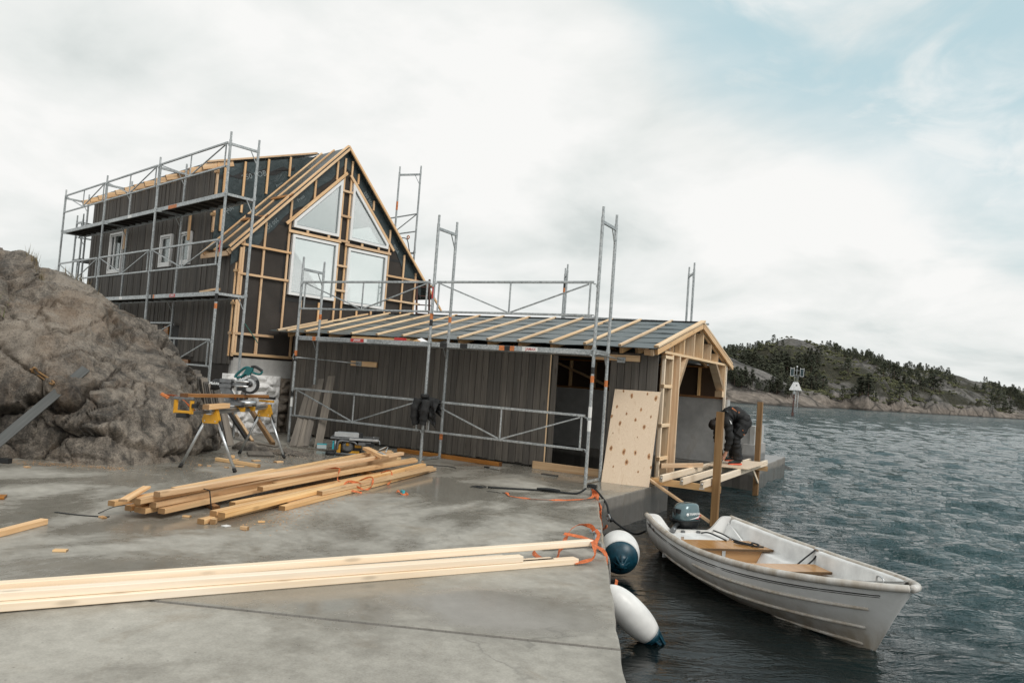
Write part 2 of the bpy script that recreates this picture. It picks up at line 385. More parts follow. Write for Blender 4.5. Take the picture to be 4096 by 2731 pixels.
def _concrete(name, base, wetmap, lo, hi, board=0., tide=None, rmin=.06):
    m, nt, b = newmat(name)
    v = N(nt, 'ShaderNodeNewGeometry').outputs['Position']
    n1 = noise_(nt, v, .55, 8, .6, .4); n2 = noise_(nt, v, 7., 8, .65); n3 = noise_(nt, v, 90., 3, .6)
    f = math_(nt, 'ADD', math_(nt, 'ADD', math_(nt, 'MULTIPLY', n1, .45), math_(nt, 'MULTIPLY', n2, .33)), math_(nt, 'MULTIPLY', n3, .22))
    mid = tuple((a+c)/2 for a, c in zip(lo, hi))
    c = ramp(nt, f, [(.36, lo), (.5, mid), (.64, hi)])
    # rusty / sawdust stains
    s = noise_(nt, vmath(nt, 'ADD', v, (11, 3, 0)), 1.3, 6, .7, 1.)
    c = mix(nt, N(nt, 'ShaderNodeMapRange', {0: s, 1: .54, 2: .72, 3: 0., 4: .5}).outputs[0], c, (lo[0]*.95, lo[1]*.78, lo[2]*.60))
    speck = N(nt, 'ShaderNodeTexVoronoi', {'Vector': v, 'Scale': 9.}).outputs['Distance']
    c = mix(nt, N(nt, 'ShaderNodeMapRange', {0: speck, 1: .03, 2: .07, 3: .5, 4: 0.}).outputs[0], c, (.05, .045, .04))
    # hairline cracks
    cv = vmath(nt, 'ADD', v, N(nt, 'ShaderNodeVectorMath', {0: N(nt, 'ShaderNodeTexNoise', {'Vector': v, 'Scale': 2.2, 'Detail': 5.}).outputs['Color'], 'Scale': .55}, operation='SCALE').outputs[0])
    ck = N(nt, 'ShaderNodeTexVoronoi', {'Vector': cv, 'Scale': .42}, feature='DISTANCE_TO_EDGE').outputs['Distance']
    gate = N(nt, 'ShaderNodeMapRange', {0: noise_(nt, v, .9, 2), 1: .56, 2: .62, 3: 0., 4: .5}).outputs[0]
    crack = math_(nt, 'MULTIPLY', N(nt, 'ShaderNodeMapRange', {0: ck, 1: .0, 2: .006, 3: 1., 4: 0.}).outputs[0], gate)
    c = mix(nt, crack if wetmap else 0., c, (.06, .055, .05))
    rough = .55; h = math_(nt, 'ADD', math_(nt, 'MULTIPLY', n2, .6), math_(nt, 'MULTIPLY', n3, .25))
    if wetmap:
        # water film: broad damp areas and standing puddles
        p = noise_(nt, vmath(nt, 'MULTIPLY', v, (.9, .55, 1)), .8, 7, .62, .5)
        fine = noise_(nt, v, 16., 5, .7)
        pud = math_(nt, 'ADD', p, math_(nt, 'MULTIPLY', math_(nt, 'SUBTRACT', fine, .5), .16))
        for (x, y, rx, ry, a) in wetmap:
            sp = N(nt, 'ShaderNodeSeparateXYZ', {0: v})
            dx = math_(nt, 'DIVIDE', math_(nt, 'SUBTRACT', sp.outputs[0], x), rx); dy = math_(nt, 'DIVIDE', math_(nt, 'SUBTRACT', sp.outputs[1], y), ry)
            d2 = math_(nt, 'ADD', math_(nt, 'MULTIPLY', dx, dx), math_(nt, 'MULTIPLY', dy, dy))
            pud = math_(nt, 'ADD', pud, math_(nt, 'MULTIPLY', math_(nt, 'POWER', 2.718, math_(nt, 'MULTIPLY', d2, -1.)), a))
        film = N(nt, 'ShaderNodeMapRange', {0: pud, 1: .50, 2: .60, 3: 0., 4: 1.}, interpolation_type='SMOOTHSTEP').outputs[0]
        damp = N(nt, 'ShaderNodeMapRange', {0: pud, 1: .40, 2: .55, 3: 0., 4: 1.}, interpolation_type='SMOOTHSTEP').outputs[0]
        c = mix(nt, math_(nt, 'MULTIPLY', damp, .62), c, (lo[0]*.62, lo[1]*.60, lo[2]*.56))
        rough = math_(nt, 'SUBTRACT', math_(nt, 'SUBTRACT', .56, math_(nt, 'MULTIPLY', damp, .27)), math_(nt, 'MULTIPLY', film, .20-rmin+.02))
        bs = math_(nt, 'SUBTRACT', .34, math_(nt, 'MULTIPLY', film, .31))
        nrm = N(nt, 'ShaderNodeBump', {'Height': h, 'Strength': bs, 'Distance': .006}).outputs[0]
    else:
        if board:
            bv = N(nt, 'ShaderNodeSeparateXYZ', {0: v})
            k = math_(nt, 'MULTIPLY', math_(nt, 'ADD', bv.outputs[0], bv.outputs[1]), 1/board)
            fr = math_(nt, 'FRACT', k); ln = N(nt, 'ShaderNodeMapRange', {0: math_(nt, 'ABSOLUTE', math_(nt, 'SUBTRACT', fr, .5)), 1: .44, 2: .5, 3: 0., 4: 1.}).outputs[0]
            st = noise_(nt, vmath(nt, 'MULTIPLY', v, (9, 9, .6)), 1., 4, .6)
            c = mix(nt, math_(nt, 'MULTIPLY', ln, .4), c, tuple(x*.4 for x in lo))
            c = mix(nt, math_(nt, 'MULTIPLY', st, .5), c, tuple(x*.7 for x in lo)); h = math_(nt, 'SUBTRACT', h, math_(nt, 'MULTIPLY', ln, .5))
        if tide is not None:
            z = N(nt, 'ShaderNodeSeparateXYZ', {0: v}).outputs[2]
            td = N(nt, 'ShaderNodeMapRange', {0: math_(nt, 'ADD', z, math_(nt, 'MULTIPLY', n1, -.25)), 1: tide-.12, 2: tide-.06, 3: 1., 4: 0.}).outputs[0]
            c = mix(nt, math_(nt, 'MULTIPLY', td, .6), c, (.035, .033, .030)); rough = math_(nt, 'SUBTRACT', .6, math_(nt, 'MULTIPLY', td, .3))
        nrm = bump(nt, h, .35, .006)
    setp(nt, b, color=c, rough=rough, nrm=nrm, spec=.5); return m
MT['quay'] = _concrete('wet_quay_concrete', 1, [(-2.35, 4.30, .70, .36, .24), (-3.8, 5.9, 1.0, .5, -.05), (-8.0, 5.6, 1.2, .9, .12), (-5.2, 8.0, 1.6, .7, .13), (-7.6, 8.6, 1.5, .8, .12), (-4.2, 10.4, .9, .5, .12), (-2.2, 2.6, 1.2, .8, -.2)], (.215, .200, .170), (.50, .475, .418))
MT['quay_side'] = _concrete('board_cast_concrete', 1, None, (.17, .158, .14), (.32, .30, .27), .105, -.18)
MT['cast_wall'] = _concrete('smooth_cast_concrete', 1, None, (.24, .232, .22), (.44, .43, .415), 0., .12)
MT['light_conc'] = _concrete('pale_concrete', 1, None, (.33, .325, .31), (.55, .54, .52), 0.)
def _rock(name, a, b_, c_, stain, dark, sc=1., bumpd=.05, streak=True, lichen=None):
    m, nt, b = newmat(name); v = N(nt, 'ShaderNodeNewGeometry').outputs['Position']
    if sc != 1: v = vmath(nt, 'MULTIPLY', v, (sc, sc, sc))
    n1 = noise_(nt, v, .7, 8, .62, .6); n2 = noise_(nt, v, 5., 9, .68, .3); n3 = noise_(nt, v, 42., 4, .7)
    f = math_(nt, 'ADD', math_(nt, 'ADD', math_(nt, 'MULTIPLY', n1, .34), math_(nt, 'MULTIPLY', n2, .38)), math_(nt, 'MULTIPLY', n3, .28))
    c = ramp(nt, f, [(.40, a), (.48, b_), (.57, c_)])
    pl = noise_(nt, vmath(nt, 'ADD', v, (1, 4, 8)), .8, 7, .68, 1.2)
    if streak: c = mix(nt, N(nt, 'ShaderNodeMapRange', {0: pl, 1: .52, 2: .60, 3: 0., 4: .55}).outputs[0], c, tuple(x*1.12 for x in c_))
    s = noise_(nt, vmath(nt, 'ADD', v, (5, 9, 2)), 1.1, 7, .7, .8)
    c = mix(nt, N(nt, 'ShaderNodeMapRange', {0: s, 1: .50, 2: .68, 3: 0., 4: .5}).outputs[0], c, stain)
    if streak:
        st = noise_(nt, vmath(nt, 'MULTIPLY', v, (6, 6, .5)), 1., 6, .65, .4); zz = N(nt, 'ShaderNodeSeparateXYZ', {0: v}).outputs[2]
        low = N(nt, 'ShaderNodeMapRange', {0: zz, 1: .5, 2: 1.7, 3: 1., 4: .15}).outputs[0]
        c = mix(nt, math_(nt, 'MULTIPLY', low, N(nt, 'ShaderNodeMapRange', {0: st, 1: .47, 2: .64, 3: 0., 4: .8}).outputs[0]), c, dark)
    sp = N(nt, 'ShaderNodeTexVoronoi', {'Vector': v, 'Scale': 38.}).outputs['Distance']
    c = mix(nt, N(nt, 'ShaderNodeMapRange', {0: sp, 1: .12, 2: .34, 3: .65, 4: 0.}).outputs[0], c, dark)
    if lichen: c = mix(nt, N(nt, 'ShaderNodeMapRange', {0: noise_(nt, v, 3.1, 6, .75), 1: .58, 2: .68, 3: 0., 4: .5}).outputs[0], c, lichen)
    h = math_(nt, 'ADD', math_(nt, 'MULTIPLY', n2, .7), math_(nt, 'MULTIPLY', n3, .3))
    setp(nt, b, color=c, rough=math_(nt, 'ADD', .50, math_(nt, 'MULTIPLY', n1, .25)), nrm=bump(nt, h, .75, bumpd), spec=.4); return m
MT['rock'] = _rock('granite', (.030, .026, .022), (.098, .084, .069), (.26, .222, .180), (.17, .105, .057), (.014, .012, .010), 1., .07)
MT['wet_rock'] = _rock('wet_shore_rock', (.02, .02, .018), (.05, .048, .042), (.10, .095, .085), (.06, .05, .035), (.012, .012, .011))
MT['stone'] = _rock('dark_masonry_stone', (.06, .052, .045), (.13, .11, .09), (.24, .20, .16), (.16, .11, .06), (.03, .026, .022), 2., .02, False)
MT['hill_rock'] = _rock('hillside_rock', (.085, .080, .075), (.155, .148, .138), (.26, .245, .225), (.24, .19, .14), (.06, .056, .05), .05, .5, False)
def _white_stone():
    m, nt, b = newmat('whitewashed_stone'); v = N(nt, 'ShaderNodeNewGeometry').outputs['Position']
    n = noise_(nt, v, 6., 8, .65); n2 = noise_(nt, v, 2.4, 6, .7)
    c = ramp(nt, n, [(.3, (.72, .71, .69)), (.55, (.88, .87, .85))])
    c = mix(nt, N(nt, 'ShaderNodeMapRange', {0: n2, 1: .63, 2: .72, 3: 0., 4: .7}).outputs[0], c, (.22, .19, .15))
    setp(nt, b, color=c, rough=.75, nrm=bump(nt, n, .6, .03)); return m
MT['white_stone'] = _white_stone()
def _water():
    m, nt, b = newmat('sea_water'); v = N(nt, 'ShaderNodeNewGeometry').outputs['Position']
    dr = N(nt, 'ShaderNodeVectorMath', {0: v, 1: (.8746, .4848, 0)}, operation='DOT_PRODUCT').outputs['Value']; df = N(nt, 'ShaderNodeVectorMath', {0: v, 1: (-.4848, .8746, 0)}, operation='DOT_PRODUCT').outputs['Value']
    wv = N(nt, 'ShaderNodeCombineXYZ', {0: math_(nt, 'MULTIPLY', dr, .75), 1: math_(nt, 'MULTIPLY', df, 2.1), 2: 0.}).outputs[0]
    r1 = noise_(nt, wv, 2.2, 5, .58, .5); r2 = noise_(nt, wv, 7.5, 4, .6, .3)
    h = math_(nt, 'ADD', r1, math_(nt, 'MULTIPLY', r2, .22))
    # sheltered behind the quay: calmer
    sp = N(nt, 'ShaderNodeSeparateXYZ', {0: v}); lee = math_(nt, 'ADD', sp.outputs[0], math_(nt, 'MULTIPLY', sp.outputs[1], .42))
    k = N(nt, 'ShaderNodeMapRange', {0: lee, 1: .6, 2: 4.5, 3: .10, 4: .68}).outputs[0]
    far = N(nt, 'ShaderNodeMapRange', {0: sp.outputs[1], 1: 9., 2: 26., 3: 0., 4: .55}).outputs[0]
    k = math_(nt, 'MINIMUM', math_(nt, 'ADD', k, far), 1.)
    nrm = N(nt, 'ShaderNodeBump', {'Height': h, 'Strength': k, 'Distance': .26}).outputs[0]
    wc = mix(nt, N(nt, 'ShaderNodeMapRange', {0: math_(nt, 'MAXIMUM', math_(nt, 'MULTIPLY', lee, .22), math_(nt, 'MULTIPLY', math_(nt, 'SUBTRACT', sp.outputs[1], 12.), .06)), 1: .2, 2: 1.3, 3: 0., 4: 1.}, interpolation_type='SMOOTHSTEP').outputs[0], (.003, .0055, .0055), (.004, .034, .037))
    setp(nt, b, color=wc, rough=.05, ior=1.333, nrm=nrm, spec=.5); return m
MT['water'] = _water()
MT['gel'] = None
def _gel():
    m, nt, b = newmat('white_gelcoat'); v = N(nt, 'ShaderNodeTexCoord').outputs['Object']
    n = noise_(nt, v, 3., 7, .65); z = N(nt, 'ShaderNodeSeparateXYZ', {0: v}).outputs[2]
    c = ramp(nt, n, [(.3, (.66, .655, .63)), (.6, (.80, .80, .785))])
    st = noise_(nt, vmath(nt, 'MULTIPLY', v, (7, 7, 1.4)), 1., 6, .7)
    low = N(nt, 'ShaderNodeMapRange', {0: z, 1: .02, 2: .36, 3: 1., 4: .0}, interpolation_type='SMOOTHSTEP').outputs[0]
    c = mix(nt, math_(nt, 'MULTIPLY', low, N(nt, 'ShaderNodeMapRange', {0: st, 1: .3, 2: .62, 3: .25, 4: .85}).outputs[0]), c, (.33, .26, .175))
    sc = noise_(nt, vmath(nt, 'MULTIPLY', v, (3, 12, 12)), 1.4, 7, .75)
    c = mix(nt, N(nt, 'ShaderNodeMapRange', {0: sc, 1: .64, 2: .72, 3: 0., 4: .45}).outputs[0], c, (.36, .31, .25))
    setp(nt, b, color=c, rough=.28, spec=.5, nrm=bump(nt, noise_(nt, v, 30., 3), .03, .003)); return m
MT['gel'] = _gel()
MT['gel_in'] = plain('white_liner', (.76, .76, .745), .38, 0, 0, 5., .10)
MT['seat_wood'] = wood('varnished_plywood', (.46, .26, .11), (.33, .17, .065), .15, .22, .05, .6)
MT['cowl'] = plain('blue_grey_cowl', (.105, .165, .18), .22, .3, 0, 6., .06, 0, .5)
MT['fender'] = plain('white_vinyl_fender', (.74, .735, .71), .36, 0, 0, 7., .07)
MT['fender_blue'] = plain('blue_vinyl', (.004, .048, .075), .38, 0, 0, 20., .2)
MT['cloth'] = plain('black_workwear', (.016, .0165, .017), .8, 0, 0, 25., .3, .4)
MT['skin'] = plain('skin', (.50, .27, .19), .5, 0, 0, 12., .08)
MT['hair'] = plain('dark_hair', (.018, .012, .009), .7, 0, 0, 90., .5, .8)
MT['shoe'] = plain('shoe_grey_green', (.03, .05, .055), .6, 0, 0, 60., .2)
MT['shoe_sole'] = plain('coral_sole', (.80, .13, .06), .55)
MT['hiviz'] = plain('yellow_earmuff', (.62, .60, .05), .45)
MT['rust_pole'] = plain('rust_brown_pole', (.075, .032, .024), .7, 0, 0, 5., .2)
MT['beacon_white'] = plain('beacon_white', (.80, .80, .79), .45)
MT['solar'] = plain('solar_cell', (.008, .03, .034), .2, .1)
MT['leaf'] = plain('grass_blades', (.10, .12, .035), .7, 0, .3)
MT['dry_grass'] = plain('dry_grass', (.22, .17, .08), .8, 0, .3)
def _foliage(name, a, b_):
    m, nt, b = newmat(name); v = objvec(nt); n = noise_(nt, v, .9, 4, .7)
    c = ramp(nt, n, [(.35, a), (.65, b_)])
    c = N(nt, 'ShaderNodeHueSaturation', {'Hue': rndval(nt, .485, .515), 'Value': rndval(nt, .7, 1.35), 'Color': c}).outputs[0]
    setp(nt, b, color=c, rough=.75, spec=.25); return m
MT['pine_needles'] = _foliage('pine_needles', (.024, .028, .018), (.056, .060, .036))
MT['bark'] = plain('pine_bark', (.09, .06, .045), .85)
MT['heath'] = _foliage('heath_scrub', (.030, .035, .017), (.085, .080, .036))
MT['sawdust'] = plain('sawdust_chips', (.48, .26, .11), .8, 0, .3)

# ------------------------------------------------------------------ setting: quay, water, rock, far shore
WL = -.45
FWD = Vector((-.4848, .8746)); RGT = Vector((.8746, .4848))
def slab(name, poly, z0, z1, top, side, bev=.02):
    P2 = []; rj = random.Random(len(poly))
    for i, (x, y) in enumerate(poly):        # slightly chipped, hand-cast edges
        X, Y = poly[(i+1) % len(poly)]; Ln = math.hypot(X-x, Y-y); k = max(1, int(min(Ln, 14)/.16)) if Ln < 14 else 1
        for q in range(k):
            t = q/k; j = rj.gauss(0, .0045) if q else 0; j -= .02*(rj.random() < .05) if q else 0
            P2.append((x+(X-x)*t-(Y-y)/Ln*j, y+(Y-y)*t+(X-x)/Ln*j))
    bm = bmesh.new(); vs = [bm.verts.new((x, y, z1)) for x, y in P2]; f = bm.faces.new(vs)
    if f.normal.z < 0: f.normal_flip()
    ret = bmesh.ops.extrude_face_region(bm, geom=[f]); nv = [v for v in ret['geom'] if isinstance(v, bmesh.types.BMVert)]
    bmesh.ops.translate(bm, verts=nv, vec=(0, 0, z0-z1))
    bm.normal_update(); bmesh.ops.recalc_face_normals(bm, faces=bm.faces[:])
    te = [e for e in bm.edges if all(abs(v.co.z-z1) < 1e-5 for v in e.verts)]
    bmesh.ops.bevel(bm, geom=te, offset=bev, segments=2, affect='EDGES', profile=.6)
    bm.normal_update()
    for f in bm.faces: f.material_index = 0 if f.normal.z > .3 else 1
    me = bpy.data.meshes.new(name); bm.to_mesh(me); bm.free(); me.materials.append(top); me.materials.append(side)
    return tag(obj(name, me), kind='structure')
E1 = (-1.445, 4.135)
def edge_pt(y): return (-1.25-.4375*(y-3.69), y)
slab('quay', [(E1[0]-.004, E1[1]+.008), edge_pt(6.3), (-3.6, 9.06), (-3.55, 11.92), (-9.8, 11.92), (-9.8, 22), (-34, 22), (-34, -10.1)], -2.5, 0., MT['quay'], MT['quay_side'])
slab('quay_near_pour', [E1, (-34, -10.108), (-34, -16), edge_pt(-16), edge_pt(0)], -2.5, -.006, MT['quay'], MT['quay_side'])
slab('pier', [(-9.79, 16.0), (-2.95, 16.03), (-3.0, 19.9), (-9.79, 20.6)], -2.5, 0.02, MT['cast_wall'], MT['quay_side'], .03)

# sea: one displaced sheet, finer near the quay, reaching the horizon
def _sea():
    rr = np.concatenate([np.geomspace(1.6, 900, 620), [1500, 2600, 3600]]); az = np.linspace(R(-42), R(120), 560)
    A, Rr = np.meshgrid(az, rr); X = Rr*(FWD.x*np.cos(A)+RGT.x*np.sin(A)); Y = Rr*(FWD.y*np.cos(A)+RGT.y*np.sin(A))
    Zw = np.zeros_like(X); rs = np.random.RandomState(3)
    wd = math.atan2(-.95, .30)
    for i in range(46):
        lam = .38*1.095**i; k = 2*np.pi/lam; th = wd+rs.normal(0, .42); ph = rs.uniform(0, 6.28)
        amp = .0125*lam**.55*math.exp(-(lam/3.2))*rs.uniform(.5, 1.3)
        cut = np.clip((lam-.012*Rr)/(lam*.6), 0, 1)          # drop wavelengths the grid cannot carry
        w = np.sin(k*(X*np.cos(th)+Y*np.sin(th))+ph+.8*np.sin(.35*X+.2*Y+i))
        Zw += amp*cut*(w+.35*np.cos(2*np.arcsin(np.clip(w, -1, 1))))
    lee = np.clip((X+.42*Y-.9)/4.5, 0, 1); lee = np.maximum(lee, np.clip((Y-10)/14, 0, 1)); lee = .16+.84*lee*lee*(3-2*lee)
    Zw *= lee*1.15
    V = np.stack([X, Y, WL+Zw], -1).reshape(-1, 3); n, m = X.shape
    i = np.arange((n-1)*m).reshape(n-1, m)[:, :-1].ravel(); Fq = np.stack([i, i+1, i+1+m, i+m], 1)[:, ::-1]
    me = bpy.data.meshes.new('water'); me.vertices.add(len(V)); me.vertices.foreach_set('co', V.ravel())
    me.loops.add(Fq.size); me.loops.foreach_set('vertex_index', Fq.ravel()); me.polygons.add(len(Fq))
    me.polygons.foreach_set('loop_start', np.arange(0, Fq.size, 4)); me.polygons.foreach_set('use_smooth', np.ones(len(Fq), bool))
    me.update(calc_edges=True)
    if me.polygons[0].normal.z < 0: me.flip_normals()
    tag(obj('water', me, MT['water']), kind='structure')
_sea()
tag(box('sea_bed', (-9.9, -16, -2.6), (60, 60, -2.4), MT['wet_rock']), kind='structure')

def fb(p, o=5, H=1., l=2.1): return noise.fractal(p, H, l, o)
def _rock():
    # columns: foot on the quay (x,y) and the crest beyond it (x,y,z)
    foot = [(-15.5, -1.0), (-12.3, 2.6), (-10.25, 5.30), (-9.36, 5.80), (-8.98, 6.02), (-8.86, 6.45), (-8.98, 7.02), (-9.35, 7.62), (-9.70, 8.12), (-10.05, 8.50), (-10.95, 9.45), (-11.75, 10.25)]
    crest = ROCK_CREST
    nU, nV = 430, 280
    def cat(P, t):
        n = len(P)-1; t = max(0., min(n-1e-6, t*n)); i = int(t); f = t-i
        a, b, c, d = (np.array(P[j]) for j in (max(i-1, 0), i, i+1, min(i+2, n)))
        return .5*(2*b+(c-a)*f+(2*a-5*b+4*c-d)*f*f+(3*b-a-3*c+d)*f**3)
    G = np.zeros((nU, nV, 3))
    for u in range(nU):
        fu = u/(nU-1); b = cat(foot, fu); c = cat(crest, fu)
        for v in range(nV):
            t = v/(nV-1)*1.55
            if t <= 1:
                hz = .66*math.sin(t*math.pi/2)**.86+.34*t
                k = t*(.55+.45*t)           # steep foot, flatter shoulder
                xy = b+(c[:2]-b)*k; z = c[2]*hz-.12*(1-t)
            else:
                s = t-1; xy = c[:2]+(c[:2]-b)/np.linalg.norm(c[:2]-b)*s*3.2; z = c[2]*(1-.9*s*s-.10*s)
            G[u, v] = (xy[0], xy[1], z)
    # normals of the smooth form
    du = np.gradient(G, axis=0); dv = np.gradient(G, axis=1); Nn = np.cross(du, dv); Nn /= np.linalg.norm(Nn, axis=2, keepdims=True)+1e-9
    if Nn[nU//2, nV//2, 2] < 0: Nn = -Nn
    for u in range(nU):
        for v in range(nV):
            p = Vector(G[u, v]); w = p+Vector((fb(p*.7), fb(p*.7+Vector((9, 0, 0))), fb(p*.7+Vector((0, 9, 0)))))*.30
            # jointed blocks: cells stretched along the dip of the slab
            q = Vector((w.x*.75+w.z*.35, w.y*.62-w.z*.30, w.z*1.15)); d, pc = noise.voronoi(q*.95); e = d[1]-d[0]; tv = noise.noise_vector(Vector(pc[0])*7.31+Vector((2.2, 5.1, 8.8))); facet = max(-.20, min(.20, tv.dot(q*.95-Vector(pc[0]))*.50+tv.x*.05))
            q2 = q*2.6+Vector((4, 4, 4)); d2, pd = noise.voronoi(q2); e2 = d2[1]-d2[0]; tw = noise.noise_vector(Vector(pd[0])*5.17); facet += max(-.07, min(.07, tw.dot(q2-Vector(pd[0]))*.10+tw.y*.03))
            big = fb(p*.55, 4)*.26; cell = noise.noise(Vector((round(d[0]*7), 0, 0)))*0.
            gate = max(0., min(1., fb(p*.8+Vector((3, 1, 7)), 3)*1.6+.82)); gate2 = max(0., min(1., fb(p*1.3+Vector((13, 1, 7)), 3)*2.2+.55))
            crack = -max(0., 1-e/.052)**.9*.32*gate; crack2 = -max(0., 1-e2/.05)**1.0*.11*gate2
            pillow = min(e, .5)*.16*gate
            fine = fb(p*4.5, 5)*.032+fb(Vector((p.x*9+p.z*4, p.y*9-p.z*4, p.z*2.2)), 4)*.016+noise.ridged_multi_fractal(p*2.2, 1., 2.1, 4, 1., 2.)*.016
            h = big+crack+crack2+pillow*.4+fine+facet
            t = v/(nV-1)*1.55; h *= min(1., .25+t*5)*(1 if t < .85 else max(.45, 1-(t-.85)*1.2))
            G[u, v] += Nn[u, v]*h
    V = G.reshape(-1, 3); F = [(u*nV+v, (u+1)*nV+v, (u+1)*nV+v+1, u*nV+v+1) for u in range(nU-1) for v in range(nV-1)]
    me = mesh_from(V, F, 'rock_outcrop', True, [MT['rock']])
    bm = bmesh.new(); bm.from_mesh(me); bmesh.ops.recalc_face_normals(bm, faces=bm.faces[:])
    if sum(f.normal.z for f in bm.faces) < 0: bmesh.ops.reverse_faces(bm, faces=bm.faces[:])
    bm.to_mesh(me); bm.free()
    tag(obj('rock_outcrop', me), kind='structure')
    from mathutils.bvhtree import BVHTree
    bm = bmesh.new(); bm.from_mesh(me); t = BVHTree.FromBMesh(bm); bm.free(); return t
ROCK_CREST = [(-17.5, .3, 4.1), (-14.9, 3.4, 3.6), (-12.56, 6.18, 2.94), (-12.72, 6.76, 2.72), (-12.71, 7.19, 2.60), (-12.49, 7.57, 2.24), (-12.17, 7.7, 2.05), (-11.7, 8.05, 1.94), (-11.41, 8.28, 1.78), (-11.02, 8.64, 1.26), (-11.3, 9.5, .62), (-11.9, 10.1, .2)]
ROCK = _rock()
def on_rock(x, y, z, off=.02):
    """the point where something laid against the rock near (x, y, z) touches it"""
    p = Vector((x, y, z)); d = Vector((x, y, z-1.475)).normalized(); h = ROCK.ray_cast(p-d*1.6, d); return h[0]-d*off if h[0] is not None else p
def rock_top(x, y):
    h = ROCK.ray_cast(Vector((x, y, 8)), Vector((0, 0, -1))); return h[0].z if h[0] is not None else 0.

# far shore: hill mass, nearer headland, pines
def az_dir(px): return math.atan((px-1176)/1723)
def interp(x, tab):
    return float(np.interp(x, [t[0] for t in tab], [t[1] for t in tab]))
SKY = [(1250, 20), (1400, 55), (1500, 78), (1660, 92), (1735, 106), (1810, 131), (1850, 133), (1905, 127), (1997, 115), (2035, 99), (2082, 93), (2177, 82), (2272, 67), (2352, 58), (2600, 40), (2900, 18), (3300, 5)]
SHORE = [(1250, 215), (1500, 218), (1680, 222), (1870, 226), (1960, 232), (2000, 226), (2130, 262), (2352, 352), (2600, 460), (2900, 560), (3300, 620)]
HEAD = [(1250, 120), (1450, 118), (1600, 100), (1664, 82), (1720, 64), (1790, 36), (1850, 8), (1880, -6), (1950, -30)]
def hill_z(px, dep, d0, width, e, seed=0., rough=1.):
    a = az_dir(px); t = (dep-d0)/width
    x, y = dep*(FWD.x+RGT.x*math.tan(a)), dep*(FWD.y+RGT.y*math.tan(a))
    zc = 1.475+e/1723*(d0+width)
    if t < 0: z = WL-.6+2*t
    else:
        s = min(t, 1.); prof = .07*min(1., s/.03)+.93*(s*.55+.45*(s*s*(3-2*s)))
        z = WL+(zc-WL)*prof
        if t > 1: z -= (t-1)*width*.12
    p = Vector((x*.022+seed, y*.022, .3)); amp = min(1., max(0., t)*22)*(1-.55*min(1., max(0., t)))*rough
    d, _ = noise.voronoi(Vector((x*.045, y*.03, seed))); 
    if seed == 1.:
        for (cp, ct, sp_, st_, hh) in ((1795, .52, 34, .10, 5.5), (1760, .66, 26, .08, 4.), (2018, .26, 40, .12, 6.), (2075, .18, 26, .08, 4.5), (2160, .10, 30, .07, 4.), (1930, .14, 24, .07, 4.), (2250, .06, 40, .05, 3.5), (1970, .05, 30, .04, 2.6), (2110, .04, 40, .035, 2.6)):
            dd = ((px-cp)/sp_)**2+((t-ct)/st_)**2
            if dd < 1: z += hh*(1-dd)**.45*(.8+.2*math.sin(px*.3+t*40))
    z += amp*(fb(p, 5)*4.2+min(d[1]-d[0], .45)*5.5-1.2+fb(p*5, 4)*1.6)
    return Vector((x, y, z))
def hillmesh(name, px0, px1, n, nd, width, shore, sky, mats, seed=0., rough=1.):
    G = []
    for i in range(n):
        px = px0+(px1-px0)*i/(n-1); d0 = shore(px); e = sky(px)
        for j in range(nd):
            t = -.06+1.5*(j/(nd-1))**1.35; G.append(hill_z(px, d0+t*width, d0, width, e, seed, rough))
    F = [(i*nd+j, (i+1)*nd+j, (i+1)*nd+j+1, i*nd+j+1) for i in range(n-1) for j in range(nd-1)]
    me = mesh_from(G, F, name, True, mats)
    if sum(p.normal.z for p in me.polygons) < 0: me.flip_normals()
    return tag(obj(name, me), kind='structure')
